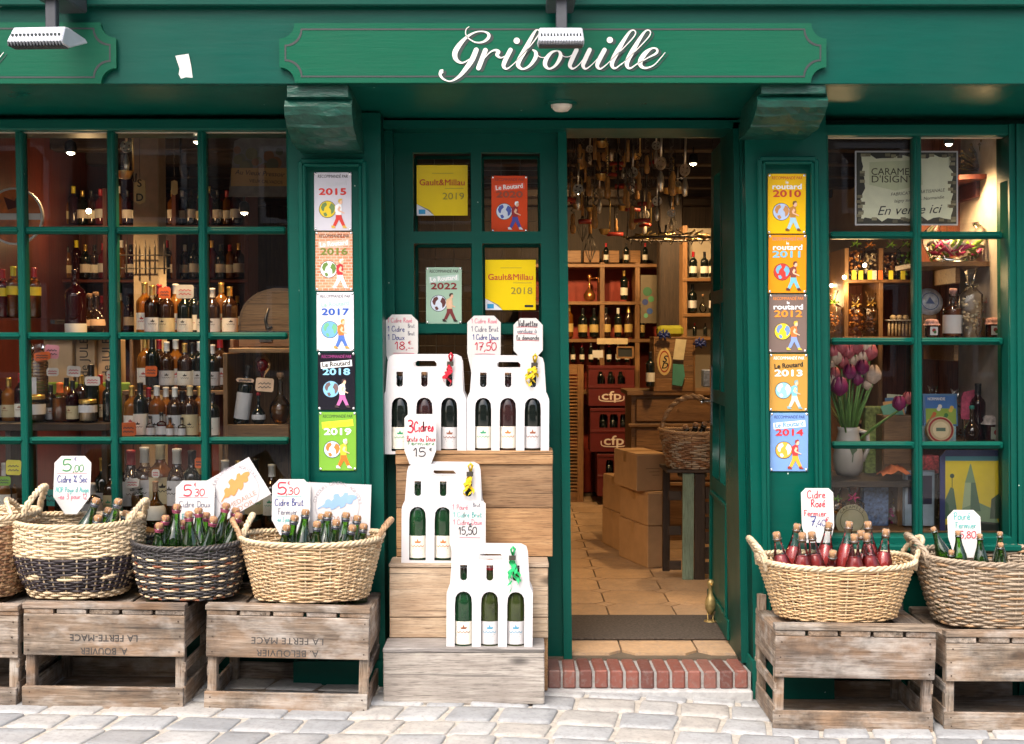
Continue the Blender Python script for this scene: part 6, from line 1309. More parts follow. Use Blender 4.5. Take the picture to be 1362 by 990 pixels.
p = P(51, 530, .26); t = thing('biscuit_jar', 'tall clear pack of stacked round biscuits on the left shelf', 'biscuit pack', (p.x, p.y, P(0, 561, .26).z)); mb = MB(); BISC = mat('biscuit', (.50, .28, .11), .8, .2, 50, bump=.4)
for k in range(15): MB().lathe([(0, 0), (.034, .001), (.038, .006), (.034, .011), (0, .012)], 18).build('biscuit', BISC, t, (random.uniform(-.002, .002), 0, .06 + k * .0135))
MB().lathe([(.041, 0), (.042, .25), (.02, .30), (.03, .33)], 18).build('wrapper', CLEARG, t); span('paper_label', (-.03, .01), (-.046, -.0445), (.10, .19), CARD, t, 0)
tag(span('green_box', (X(36, .45), X(176, .45)), (.42, .50), (P(0, 562, .45).z, P(0, 509, .45).z), mat('lime_green_card', (.20, .33, .03), .6), None, .004), 'long lime green box behind the syrup bottles', 'box')
for i, (x0, x1) in enumerate(((58, 98), (100, 128), (129, 158))):
    Y = .56 + .03 * i; b = P((x0+x1)/2, 562, Y); W = (x1-x0-2) * S(Y); H = P(0, 452, Y).z - b.z; t = thing('cardboard_box', ['widest tall carton behind the lime green box', 'tall carton printed JULES behind the red-brown syrup', 'tall carton printed JULES next to the second muntin'][i], 'box', (b.x, Y, b.z), group='cartons in the large window'); MB().box(-W/2, W/2, 0, .12, 0, H).build('carton', mat('tan_carton', (.40, .27, .16), .7, .1, 20), t, bevel=.003)
    if i: a = Art(); a.text(BLK, 'de JULES', W*.15, H*.55, .055, .0, 0, 1, R(90), 0, 'LEFT'); a.build(t, loc=(0, -.001, 0))
    else: a = Art(); a.rect(BLK, -W*.3, W*.3, H*.3, H*.31); a.build(t, {BLK: 'printed_line'}, loc=(0, -.001, 0))
# glass shelf with golden liqueurs at the picture edge
t = thing('glass_shelf', 'glass shelf of golden liqueurs at the cut-off side of the large window', 'shelf', (X(20, .7), .6, P(0, 424, .7).z)); span('sheet', (-.9, .26), (0, .22), (-.008, 0), CLEARG, t, 0); span('bracket', (.20, .22), (.0, .22), (-.025, -.0085), BLACKF, t, 0); span('bracket', (-.6, -.58), (.0, .22), (-.025, -.0085), BLACKF, t, 0)
row([-30, -12, 4, 18, 33, 46], 423, .68, [66, 68, 66, 70, 68, 68], ['%s golden liqueur bottle from the left on the glass shelf' % o for o in ordn[:6]], 'golden liqueurs on the glass shelf', kind='wine', glass=CLEARG, liquid=[AMBER, AMBER, REDL, AMBER, AMBER, AMBER], liqz=.22, cap='capsule', capcol=[mat('yellow_cap', (.7, .6, .03), .4), GOLDF, REDF], lab=mat('yellow_label', (.75, .60, .04), .5), labz=(.13, .18))
row([101], 446, .60, 92, ['tall dark red bottle standing alone in the second pane'], kind='spirit', glass=WINEL, cap='capsule', capcol=WINEL, lab=LABELP, labz=(.0, .05)); row([120, 128], 446, .75, [50, 52], ['brown bottle with a round peach label behind the tall red one', 'dark bottle behind the tall red one'], kind='flask', glass=BROWNGL, cap='stopper', lab=PEACH, labz=(.06, .10))
span_ = thing('side_ledge', 'narrow ledge carrying the tall dark red bottle', 'ledge', (X(105, .6), .52, P(0, 446, .60).z)); span('board', (X(62, .6) - span_.location.x, X(150, .6) - span_.location.x), (0, .32), (-.02, 0), DKW[0], span_)
# round tray hanging
p = P(20, 288, .75); t = thing('round_tray', 'round orange tray with a white band hung at the edge of the large window', 'tray', p); r = 38 * S(.75)
circ = lambda rr, n=36: [(rr*math.cos(2*math.pi*k/n), rr*math.sin(2*math.pi*k/n)) for k in range(n)]
link('plate', plate_mesh(circ(r*.93), [], .01, mat('orange_enamel', (.55, .14, .02), .3, .35, 20)), t); link('rim', plate_mesh(circ(r), [circ(r*.93)], .018, WHITE_P), t)
a = Art(); a.rect(WHITE_P, -r*.91, r*.91, -r*.12, r*.10); a.poly(sink(90, 30, 15), [(-.03, .03), (-.05, .09), (0, .07), (.03, .12), (.05, .05)]); a.build(t, {WHITE_P: 'band', sink(90, 30, 15): 'painted_motif'}, loc=(0, -.006, 0))
# arched wooden chest on its stand
p = P(372, 461, .30); CW = wood('chest_wood', (.36, .17, .055), (.54, .29, .11), (.64, .39, .17), 'x', .4, knots=False, bump=.15); t = thing('wooden_chest', 'arched pale wooden chest with dark metal straps in the large window', 'chest', p); W, D, H = 108 * S(.30), .26, 20 * S(.30); h = W/2
def archp(k, n=18, lo=0): return [(-h*k, lo), (h*k, lo)] + [(h*k * math.cos(math.pi*i/n), H + (57 * S(.30) * (k ** .8)) * math.sin(math.pi*i/n) ** .72) for i in range(n + 1)]
mb = MB(); mb.prism(archp(1), 0, D); mb.build('body', CW, t)
def band(k0, k1, y0, y1, nm, m):
    o1, o2 = archp(k1), archp(k0); n_ = len(o1); mb_ = MB()
    for yy in (y0, y1): pass
    mb_.add([(x, y0, z) for x, z in o1] + [(x, y0, z) for x, z in o2], [(i, i + 1, n_ + i + 1, n_ + i) for i in range(1, n_ - 1)]); mb_.add([(x, y0, z) for x, z in o1] + [(x, y1, z) for x, z in o1], [(i, i + 1, n_ + i + 1, n_ + i) for i in range(1, n_ - 1)]); return mb_.build(nm, m, t)
band(.95, 1.012, -.004, .05, 'rim_band', OAK[0]); span('lid_seam', (-h*.99, h*.99), (-.004, -.001), (H - .004, H + .002), IRON, t, 0)
mb = MB(); mb.tube([(-.045, -.006, H + .10), (-.06, -.008, H + .05), (-.05, -.010, H + .012), (-.03, -.008, H + .02)], [.004, .007, .010, .006], 6); mb.build('strap', IRON, t); MB().box(-.085, -.03, -.010, -.001, H*.25, H*.85).build('lock_plate', IRON, t, bevel=.003)
CS = thing('chest_stand', 'wooden shelf box under the arched chest in the large window', 'stand', (X(348, .35), .22, zl_)); sx = lambda px: X(px, .35, 520) - CS.location.x; zt = P(0, 463, .36).z - zl_; zm_ = P(0, 572, .30).z - zl_
span('top', (sx(312), sx(392)), (.02, .40), (zt - .02, zt), OAK[0], CS); span('back_board', (sx(306), sx(392)), (.33, .345), (0, zt - .021), OAK[2], CS); span('side_board', (sx(306), sx(312)), (0, .329), (0, zt - .021), OAK[2], CS); span('shelf_board', (sx(312) + .001, sx(392)), (.0, .329), (zm_ - .03, zm_), OAK[0], CS); span('front_lip', (sx(312) + .001, sx(392)), (-.016, -.001), (zm_ - .04, zm_ + .03), OAK[0], CS)
p = P(320, 565, .25); bottle('dark wine bottle with a white label leaning under the chest', p, .26, 'wine', DARKGL, 'capsule', BLACKF, CARD, (.03, .16), (0, 8), group=None); row([344], 566, .24, 40, ['small round dark flask with a round white label under the chest'], kind='flask', glass=DARKGL, cap='stopper', capcol=REDF, lab=CARD, labz=(.05, .09)); row([373], 564, .25, 62, ['pear-shaped flask of amber brandy under the chest'], kind='flask', glass=CLEARG, liquid=AMBER, liqz=.10, cap='stopper')
p = P(349, 486, .30); t = thing('red_flask', 'dark red glass ball flask upside down under the chest', 'flask', (p.x, p.y, p.z)); MB().lathe([(0, .04), (.022, .034), (.036, .012), (.036, -.01), (.02, -.032), (.010, -.045), (.010, -.075), (0, -.075)], 18).build('glass', REDL, t); span('holder', (-.004, .004), (.0, .05), (.035, .06), OAK[2], t, 0)
# sign board and tags hanging at the top
def calv(a, q, s):
    for k in range(14):
        u, v = q(316 + (k * 37) % 60, 200 + (k * 23) % 26); a.disc([sink(105, 70, 40), sink(85, 82, 45), sink(70, 72, 52)][k % 3], u, v, (5 + k % 4) * s, .0006 + k * .0001)
    u, v = q(346, 236); a.rect(sink(150, 118, 66), u - 38*s, u + 38*s, v - 12*s, v + 12*s, .003); a.text(BLK, 'Au Vieux Pressoir', u, v + 2*s, 9*s, 0, .2, 1, R(-3), .0036, width=66*s); a.text(BLK, 'VIEUX CALVADOS', u + 8*s, v - 8*s, 6*s, 0, 0, 1, R(-3), .0036, width=44*s)
board('calvados_board', 'painted board of apples reading Calvados hanging at the top of the large window', 'sign', [(304, 262), (382, 262), (386, 185), (350, 172), (312, 188)], 1.3, mat('dark_board_paint', (.10, .095, .085), .5, .3, 20), .012, calv)
def woodtag(label, px, py, w, h, Y, txt):
    t = board('wooden_tag', label, 'tag', [(px - w/2, py + h*.4), (px, py + h*.5), (px + w/2, py + h*.4), (px + w*.55, py), (px + w/2, py - h*.42), (px, py - h/2), (px - w/2, py - h*.42), (px - w*.55, py)], Y, mat('tag_wood', (.45, .32, .13), .5), .006)
    a = Art(); zc = h * S(Y) / 2
    for i, ch in enumerate(txt): a.text(BLK, ch, 0, zc + (.022 if i == 0 else -.045), .05, .02)
    a.build(t, loc=(0, -.004, 0)); MB().tube([(0, 0, h * S(Y)), (0, 0, RZ1 - t.location.z)], .0014, 4).build('string', IRON, t)
woodtag('wooden tag with black letters hanging in the third pane', 186, 255, 14, 34, .9, 'SD'); woodtag('small wooden tag hanging near the third muntin', 232, 250, 8, 20, 1.1, '')
tool('ladle', 166, 228, .8, 1.3); tool('hook', 176, 232, .85, 1.2); tool('beater', 168, 205, .8, 1.1); tool('hook', 240, 225, 1.0, 1.3)
# deep shelves
DS = shelf_unit('deep_shelving', 'red-brown wall shelving of bottles deep behind the large window', -70, 330, 2.6, .3, [300, 372, 442, 520], [-68, 60, 140, 232, 328], 250, REDW, REDW[2], 8)
LQ = [AMBER, WINEL, DARKGL, BROWNGL, REDL, DARKGL]
for y_, off in ((299, 0), (371, 4), (441, 2)):
    row([x for x in range(-58 + off, 326, 12)], y_, 2.7, [46, 50, 44, 52, 48] * 8, ['%s bottle from the left on the %s shelf deep behind the large window' % (ordinal(o), {299: 'top', 371: 'middle', 441: 'lower'}[y_]) for o in range(1, 36)], 'bottles on the deep red-brown shelves', kind=['wine', 'spirit', 'cider', 'wine', 'spirit'], glass=LQ, cap='capsule', capcol=[GOLDF, BLACKF, REDF, GOLDF, WHITEF, BLACKF, mat('yellow_cap', (.7, .6, .03), .4)], lab=[LABELP, GREYL, HONEYL, None, WTAG], labz=(.05, .12), n=10)
tag(span('plastered_pillar', (X(178, 1.6), X(212, 1.6)), (1.6, 1.75), (FZ, RZ1 - .1), mat('pillar_plaster', (.26, .21, .15), .9, .2, 8, bump=.3), None, .006), 'cream plastered pillar seen through the third column of panes', 'pillar')
t = thing('iron_grille', 'small iron grille with pointed bars on the cream pillar', 'grille', (X(195, 1.58), 1.57, P(0, 365, 1.58).z)); mb = MB()
for k in range(5): x = -.10 + k * .05; mb.tube([(x, 0, 0), (x, 0, .14), (x, 0, .18)], [.005, .005, .001], 5)
for z in (.03, .10): mb.tube([(-.13, 0, z), (.13, 0, z)], .004, 5)
mb.build('bars', IRON, t)

# ---------------------------------------------------------------- behind the small window
zs_ = P(0, 700, .2).z; PL2 = thing('display_ledge', 'wooden display ledge inside the small window', 'ledge', (X(1217, .3), .06, 0)); r2 = lambda px, Y=.3: X(px, Y, 500) - PL2.location.x
span('board', (r2(1098, .1), r2(1345, .1)), (0, .60), (zs_ - .03, zs_), OAK[0], PL2); span('front_board', (r2(1098), r2(1345)), (.58, .599), (FZ, zs_ - .031), REDW[0], PL2)
tag(span('end_wall', (X(1338, .12), X(1338, .12) + .03), (.10, .75), (FZ, RZ1), mat('pale_end_wall', (.55, .50, .46), .8), None, 0), 'pale end wall closing the small window display', 'wall', kind='structure')
wp = thing('wood_panelling', 'tall red-brown wooden panelling at the back of the small window', 'panelling', (X(1280, .66), .66, zs_))
for k in range(5): w = .094; x = X(1222, .66) - wp.location.x + k * w; span('plank', (x, x + w - .003), (0, .018), (0, RZ1 - zs_ - .01), RUST, wp)
def curved_shelf(label, px0, px1, py, Y0, Y1, m=OAK[0]):
    x0, x1 = X(px0, Y0), X(px1, Y0); c = (x0 + x1)/2; z = P(0, py, Y0).z; o = thing('wall_shelf', label, 'shelf', (c, Y0, z)); pts = [(x0 - c, Y1 - Y0)] + [(x0 - c + (x1 - x0) * k / 10, -.035 * math.sin(math.pi * k / 10) + .02) for k in range(11)] + [(x1 - c, Y1 - Y0)]; n = len(pts)
    MB().add([(x, y_, -.02) for x, y_ in pts] + [(x, y_, 0) for x, y_ in pts], [tuple(range(n))[::-1], tuple(range(n, 2*n))] + [(k, (k+1) % n, n+(k+1) % n, n+k) for k in range(n)]).build('board', m, o); span('bracket', (-.01, .01), (.06, Y1 - Y0 - .001), (-.09, -.021), m, o); return o
curved_shelf('rounded shelf carrying the pink sweets bowl', 1224, 1336, 348, .30, .655); curved_shelf('high shelf of dried flowers at the top of the small window', 1276, 1336, 232, .36, .655, REDW[0]); curved_shelf('wooden shelf of jars and biscuits across the small window', 1222, 1336, 452, .20, .655); curved_shelf('low wooden shelf of tins in the small window', 1222, 1336, 590, .20, .655)
# deep sweets shelves on the left
SW = shelf_unit('sweets_shelving', 'lit oak shelving of bagged sweets on the left of the small window', 1124, 1236, .95, .30, [372, 448, 560], [1126, 1172, 1234], 330, OAK, RUST, 8)
CELLO = clear('cellophane', (.93, .94, .94), .08, 1.35)
def bag(label, px, py, Y, w, h, fillm, bowm, n=26, top=True, group='bagged sweets in the small window'):
    p = P(px, py, Y); W, H = w * S(Y) / 2, h * S(Y); t = thing('sweets_bag', label, 'sweets bag', p, group=group); q = random.Random(px); mb = MB(); hf = H * .62
    for k in range(n):
        a, rr, z = q.uniform(0, 6.28), W * .78 * math.sqrt(q.random()), q.uniform(.06, .94) * hf; s_ = W * .22; sh = [Vector((q.uniform(-1,1), q.uniform(-1,1), q.uniform(-1,1))).normalized() * s_ * q.uniform(.7, 1.1) for _ in range(3)]
        mb.lathe([(0, -s_*.7), (s_*.7, -s_*.35), (s_*.8, s_*.25), (0, s_*.7)], 6, (rr * math.cos(a), rr * math.sin(a) * .7, z + s_*.6), smooth=q.random() > .5)
    o = mb.build('sweets', fillm, t); o['kind'] = 'stuff'
    pr = [(W*.7, 0), (W, H*.12), (W*.98, hf), (W*.5, hf*1.12), (W*.16, hf*1.2), (W*.4, H*.92), (W*.62, H)]; vs_ = []; m = 20
    for i, (r, z) in enumerate(pr):
        for k in range(m): a = 2*math.pi*k/m; rr = r * (1 + .10 * math.sin(5*a + i)); vs_.append((rr*math.cos(a), rr*math.sin(a)*.75, z + (.02 * H * math.sin(3*a) if i == len(pr)-1 else 0)))
    MB().add(vs_, [(i*m+k, i*m+(k+1) % m, (i+1)*m+(k+1) % m, (i+1)*m+k) for i in range(len(pr)-1) for k in range(m)], 0, True).build('wrapper', CELLO, t)
    mb = MB()
    for k in range(5): a = k * 1.26; mb.tube([(W*.1*math.cos(a), -W*.14, hf*1.2), (W*.55*math.cos(a), -W*.3, hf*1.2 + W*.4*math.sin(a)), (W*.2*math.cos(a + .5), -W*.2, hf*1.2)], W*.09, 5)
    mb.build('bow', bowm, t); return t
SWM = lambda n, c: mat('sweets_' + n, c, .35, .4, 90)
OR_, GRN_, BRN_, PNK_, CRM_ = SWM('orange', (.60, .22, .03)), SWM('green', (.22, .42, .04)), SWM('brown', (.22, .09, .03)), SWM('pink', (.50, .04, .20)), SWM('cream', (.60, .48, .32))
bag('bag of orange sweets with a green bow on the lit shelf', 1137, 371, .98, 26, 62, OR_, GRN_); bag('bag of pale sweets with an orange bow on the lit shelf', 1156, 371, 1.0, 26, 60, CRM_, OR_); bag('bag of dark sweets with a lime bow on the lit shelf', 1184, 371, .98, 26, 60, BRN_, GRN_); bag('bag with a bright lime bow next to the mullion on the lit shelf', 1204, 371, .98, 24, 62, GRN_, GRN_)
bag('bag of caramels with a gold bow on the lower lit shelf', 1138, 447, .98, 26, 56, OR_, GOLDF); bag('bag of brown sweets on the lower lit shelf', 1158, 447, 1.0, 26, 58, BRN_, GOLDF); bag('bag of mixed sweets at the edge of the small window', 1108, 447, 1.0, 24, 60, OR_, GRN_)
for i, px in enumerate((1136, 1145, 1157, 1163, 1171, 1185, 1201)): board('price_tag', '%s small tag from the left along the lit sweets shelf' % ordn[i], 'price tag', rc(px - 3, px + 3, 360, 372), .935, [YEL, YEL, YEL, PAPER, ORANGE, YEL, YEL][i], .0015)
t = thing('sweets_rack', 'white wire rack of long sweets on the lower lit shelf', 'rack', P(1196, 447, .98)); mb = MB()
for k in range(7): x = -.05 + k * .017; mb.tube([(x, 0, .0), (x, 0, .07)], .006, 6)
mb.build('sweet_sticks', CRM_, t); span('tray', (-.062, .062), (-.02, .03), (.072, .078), CARD, t); 
for k in range(3): MB().lathe([(0, 0), (.014, .004), (.016, .014), (.010, .022), (0, .024)], 10).build('egg_sweet', CRM_, t, (-.03 + .03*k, 0, .078))
# bowl, plate, jars
p = P(1270, 347, .42); t = thing('sweets_bowl', 'large clear bowl of pink wrapped sweets on the rounded shelf', 'bowl', p); W = 42 * S(.42); pr = [(W*.55, 0), (W*.8, .02), (W, .08), (W*.95, .13), (W*.7, .16), (W*.72, .17)]
MB().lathe(pr, 24).build('glass', CELLO, t); q = random.Random(2); mb = MB()
for k in range(46): a, rr = q.uniform(0, 6.28), W * .72 * math.sqrt(q.random()); mb.tube([(rr*math.cos(a) - .03, rr*math.sin(a), .02 + q.random()*.07), (rr*math.cos(a), rr*math.sin(a), .025 + q.random()*.08), (rr*math.cos(a) + .03, rr*math.sin(a), .02 + q.random()*.07)], [.004, .012, .004], 6, k % 3)
mb.build('sweets', [PNK_, CARD, GRN_], t)['kind'] = 'stuff'
def clothjar(label, px, py, Y, h, content, labm, capm):
    p = P(px, py, Y); k = h * S(Y) / .125; t = thing('jam_jar', label, 'jar', p); t.scale = (k, k, k); link('glass', lm(PROF['jar'], CLEARG, 16), t); link('jam', lm([(0, .004), (.036, .004), (.038, .084), (0, .085)], content, 14), t)
    m = 20; pr = [(.0, .118), (.030, .116), (.042, .106), (.040, .094), (.052, .078)]; MB().add([((r + (.005 * math.sin(8 * 2*math.pi*j/m) if i > 2 else 0)) * math.cos(2*math.pi*j/m), (r + (.005 * math.sin(8 * 2*math.pi*j/m) if i > 2 else 0)) * math.sin(2*math.pi*j/m), z) for i, (r, z) in enumerate(pr) for j in range(m)], [(i*m+j, i*m+(j+1) % m, (i+1)*m+(j+1) % m, (i+1)*m+j) for i in range(len(pr)-1) for j in range(m)], 0, True).build('cloth_cover', capm, t)
    span('paper_label', (-.024, .024), (-.046, -.0445), (.015, .068), labm, t, 0); a = Art(); a.disc(sink(150, 40, 40), 0, .045, .012); a.disc(sink(60, 110, 50), .006, .034, .009, .0010); a.build(t, {sink(150, 40, 40): 'label_print', sink(60, 110, 50): 'label_print'}, loc=(0, -.0462, 0))
CHK = mat('checked_cloth', (.48, .26, .24), .8, .5, 70); JAM = mat('dark_jam', (.10, .01, .012), .2)
clothjar('jam jar with a pink cloth cover beside the round plate', 1239, 449, .26, 26, JAM, CARD, CHK); clothjar('upper jam jar with a pink cloth cover at the pale end wall', 1321, 422, .34, 30, JAM, CARD, CHK); clothjar('lower jam jar with a pink cloth cover at the pale end wall', 1320, 449, .24, 28, JAM, CARD, CHK); clothjar('jam jar with a white cloth cover below the biscuit pack', 1320, 588, .26, 38, JAM, mat('mint_label', (.5, .55, .45), .6), mat('white_pink_cloth', (.65, .55, .52), .8, .3, 60))
tag(span('box_stack', (X(1308, .34), X(1334, .34)), (.30, .40), (P(0, 449, .34).z + .002, P(0, 423, .34).z), KRAFT, None, .004), 'small carton carrying the upper jam jar', 'box')
p = P(1239, 402, .45); t = thing('china_plate', 'pale blue patterned china plate standing on the shelf of jars', 'plate', P(1239, 449, .48), (R(-10), 0, 0)); r = 19 * S(.45); zc = (449 - 400) * S(.45)
CHN = mat('china_blue_white', (.50, .56, .66), .2, .3, 40); MB().lathe([(0, 0), (r*.65, .0), (r*.7, -.006), (r, -.016), (r, -.012), (r*.7, 0), (r*.65, .004), (0, .004)], 28).build('plate', CHN, t, (0, 0, zc), (R(90), 0, 0)); span('stand', (-.03, .03), (.01, .05), (0, zc - r*.5), OAK[0], t); a = Art(); a.stroke(sink(60, 90, 150), [(r*.6*math.cos(k*.3), zc + r*.6*math.sin(k*.3)) for k in range(22)], .003); a.poly(sink(90, 110, 160), [(-.02, zc - .01), (0, zc + .02), (.02, zc - .012)]); a.build(t, {sink(60, 90, 150): 'ring_decor', sink(90, 110, 160): 'motif'}, loc=(0, -.0062, 0))
row([1267], 449, .28, 58, ['syrup bottle with a pink cloth cap on the shelf of jars'], kind='square', glass=CLEARG, liquid=mat('dark_syrup', (.18, .04, .01), .2), liqz=.14, cap='stopper', capcol=CHK, lab=CARD, labz=(.02, .11)); bag('clear tied bag of pale biscuits with a blue emblem on the shelf of jars', 1290, 449, .27, 32, 92, CRM_, CELLO, 30, group=None)
# bouquet of tulips
JUG = mat('white_stoneware', (.50, .46, .42), .3, .06, 12); p = P(1128, 632, .26); t = thing('flower_jug', 'white jug with a leaf motif holding the tulips', 'jug', p); W = 20 * S(.26)
MB().lathe([(0, .0), (W*.72, 0), (W*.95, .03), (W, .08), (W*.78, .15), (W*.66, .185), (W*.74, .205), (W*.68, .205), (W*.6, .18)], 24).build('body', JUG, t); MB().tube([(W*.66, 0, .19), (W*1.25, 0, .18), (W*1.35, 0, .12), (W*.95, 0, .06)], .010, 8).build('handle', JUG, t); a = Art(); lf = sink(90, 110, 80); a.poly(lf, [(-.0, .09), (.022, .11), (.02, .14), (.0, .15), (-.015, .13)]); a.stroke(lf, [(.004, .10), (.0, .06)], .004); a.build(t, {lf: 'leaf_motif'}, wrap=W * .99, loc=(0, 0, 0))
bq = thing('tulip_bouquet', 'bouquet of purple and cream tulips in the white jug', 'bouquet', (p.x, p.y, p.z + .12)); TP, TC, TR = mat('tulip_purple', (.20, .012, .09), .5, .3, 40), mat('tulip_cream', (.62, .46, .36), .5, .25, 40), mat('tulip_rose', (.42, .10, .12), .5, .35, 40); STEM = mat('tulip_stem', (.12, .24, .05), .5, .25, 20)
def tulip(px, py, m, r=11, Y=.24, droop=0):
    c = P(px, py, Y) - bq.location; s_ = r * S(Y); mb = MB()
    for k in range(6):
        a0 = k * math.pi/3; vs_ = []; ro = 1 if k % 2 else .86
        for i, (rr, z) in enumerate(((.25, -.9), (.95, -.35), (1.02, .3), (.75, .95), (.45, 1.25))):
            for j in (-1, 0, 1): w = (.62, .62, .55, .38, .06)[i]; a_ = a0 + j * w; q_ = rr * ro * (1.0 if j == 0 else .93); vs_.append((c.x + s_*q_*math.cos(a_), c.y + s_*q_*math.sin(a_), c.z + s_*z))
        mb.add(vs_, [(i*3+j, i*3+j+1, (i+1)*3+j+1, (i+1)*3+j) for i in range(4) for j in range(2)], 0, True)
    f = mb.build('tulip_head', m, bq); MB().tube([(c.x, c.y, c.z - s_*.8), (c.x * .6, c.y * .6, c.z * .55), (c.x * .12, c.y * .2, .02)], .0042, 6).build('stem', STEM, bq)
for q_ in [(1112, 478, TC, 9), (1128, 470, TR, 9), (1146, 478, TC, 9), (1157, 470, TR, 11), (1118, 462, TR, 11), (1138, 462, TR, 11), (1130, 496, TP, 9.5, .18), (1147, 490, TP, 9.5, .18), (1161, 500, TC, 12, .2), (1103, 490, TC, 9), (1117, 516, TP, 12, .16), (1104, 510, TC, 10, .2), (1196, 538, TP, 9.5, .2), (1208, 531, TR, 8, .2), (1122, 484, TR, 8), (1136, 482, TC, 8), (1152, 462, TC, 8), (1108, 470, TR, 8), (1141, 506, TP, 8, .2), (1154, 512, TC, 8, .22), (1110, 498, TR, 8, .2)]: tulip(*q_)
for k in range(16):
    a = k * .9; x, y_ = .07 * math.cos(a), .05 * math.sin(a); h = random.uniform(.16, .30); mb = MB(); w = .012; nx, ny = -math.sin(a), math.cos(a)
    pts = [(x*.15, y_*.15, .05), (x*.6, y_*.6, h*.6), (x*1.3, y_*1.3, h)]; mb.add([(px_ + nx*w*f, py_ + ny*w*f, z) for (px_, py_, z), f in zip(pts, (.5, 1, .05))] + [(px_ - nx*w*f, py_ - ny*w*f, z) for (px_, py_, z), f in zip(pts, (.5, 1, .05))], [(0, 1, 4, 3), (1, 2, 5, 4)], 0, True); mb.build('leaf', STEM, bq)
# tins and boxes on the lower shelves
def tin(label, px0, px1, py0, py1, Y, D, m, art=None, name='tin', cat='tin', lean=0):
    x0, x1 = X(px0, Y, py1), X(px1, Y, py1); b = P((px0+px1)/2, py1, Y); W, H = x1 - x0, P(0, py0, Y).z - b.z; t = thing(name, label, cat, b, (R(lean), 0, 0)); MB().box(-W/2, W/2, 0, D, 0, H).build('body', m, t, bevel=.006, seg=2); MB().box(-W/2 - .002, W/2 + .002, .012, .022, -.0 + .001, H + .002).build('seam', m, t)
    if art: a = Art(); art(a, W, H); a.build(t, {}, loc=(0, -.0008, 0))
    return t
def village(a, W, H):
    a.rect(sink(70, 120, 190), -W*.44, W*.44, H*.55, H*.94); a.rect(sink(150, 175, 70), -W*.44, W*.44, H*.06, H*.55)
    for k in range(10): x, y_ = -W*.36 + (k * .17 % .72) * W, H * (.15 + (k * .23) % .5); a.disc([sink(230, 190, 80), sink(210, 110, 60), sink(240, 235, 220), sink(60, 120, 60)][k % 4], x, y_, W*.06, .0012 + k * .0001)
    a.text(WHI, 'NORMANDIE', -W*.12, H*.80, H*.13, .02, 0, 1, 0, .003, width=W*.5)
tin('square tin printed NORMANDIE with a village picture on the low shelf', 1229, 1275, 524, 567, .34, .04, mat('blue_tin_body', (.10, .22, .42), .35), village, lean=-8)
tin('pale blue box lying under the village tin', 1224, 1272, 568, 589, .26, .12, mat('pale_blue_box', (.30, .48, .55), .4, .25, 40))
p = P(1250, 590, .21); t = thing('cheese_box', 'round wooden cheese box with a red ring label', 'cheese box', p, (R(-6), 0, 0)); r = 18 * S(.21); MB().lathe([(0, -.015), (r, -.015), (r, .015), (0, .015)], 28, smooth=False).build('box', mat('box_veneer', (.55, .42, .24), .6), t, (0, 0, r), (R(90), 0, 0)); a = Art(); a.stroke(sink(150, 35, 35), [(r*.86*math.cos(k*.26), r + r*.86*math.sin(k*.26)) for k in range(26)], r*.14); a.disc(sink(220, 200, 160), 0, r, r*.6); a.rect(sink(90, 110, 90), -r*.35, r*.35, r*.9, r*1.15, .0014); a.build(t, {}, loc=(0, -.0162, 0))
row([1300], 588, .30, 80, ['tall dark syrup bottle on the low shelf'], kind='wine', glass=WINEL, cap='capsule', lab=None); row([1292], 588, .22, 44, ['round flask of dark liqueur with a teal cap on the low shelf'], kind='flask', glass=BROWNGL, cap='stopper', capcol=mat('teal_stopper', (.03, .22, .18), .4))
p = P(1321, 549, .36); t = thing('biscuit_jar', 'tall clear pack of stacked biscuits at the pale end wall', 'biscuit pack', P(1321, 552, .36))
for k in range(12): MB().lathe([(0, 0), (.030, .001), (.034, .006), (.030, .011), (0, .012)], 16).build('biscuit', BISC, t, (random.uniform(-.002, .002), 0, .004 + k * .0135))
MB().lathe([(.037, 0), (.037, .17), (.02, .20), (.028, .22)], 16).build('wrapper', CLEARG, t); span('paper_label', (-.03, .0), (-.040, -.0385), (.06, .14), CARD, t, 0)
tag(span('pack_riser', (X(1308, .36), X(1336, .36)), (.33, .42), (P(0, 588, .36).z + .002, P(0, 552, .36).z - .001), REDW[0], None, .004), 'red wooden block under the biscuit pack', 'block')
t = thing('lollipop_fan', 'pink sugared fan on a stick beside the syrup bottle', 'lollipop', P(1281, 588, .32)); link('fan', plate_mesh([(-.012, .10), (.022, .095), (.055, .20), (.05, .225), (.0, .215), (-.01, .19)], [], .012, mat('pink_sugar', (.48, .07, .14), .6, .3, 80)), t); MB().tube([(.005, 0, 0), (.005, 0, .11)], .003, 6).build('stick', OAK[2], t)
PS = thing('plank_shelf', 'dark plank carrying the tulip jug and card box', 'shelf', (X(1155, .3), .10, P(0, 634, .26).z)); span('board', (X(1098, .2) - PS.location.x, X(1214, .2) - PS.location.x), (.02, .40), (-.03, -.003), DKW[0], PS); span('leg', (.10, .14), (.1, .3), (zs_ - PS.location.z, -.031), OAK[2], PS); span('leg', (-.14, -.10), (.1, .3), (zs_ - PS.location.z, -.031), OAK[2], PS)
tin('green patterned tin standing behind the tulip jug', 1150, 1181, 541, 632, .42, .06, mat('green_tin', (.26, .33, .10), .4, .5, 70)); t = tin('open wooden box of picture cards beside the mullion', 1175, 1216, 553, 632, .30, .12, OAK[0], name='card_box', cat='box')
for k in range(4): piece('picture_card', (.085, .002, .07), (-.02 + .012 * k, .03 + .02 * k, .27 + .012 * k), [sink(90, 150, 130), sink(200, 150, 90), sink(70, 110, 150), sink(190, 190, 160)][k], t, (R(-12), R(-14 + 6 * k), 0), 0)
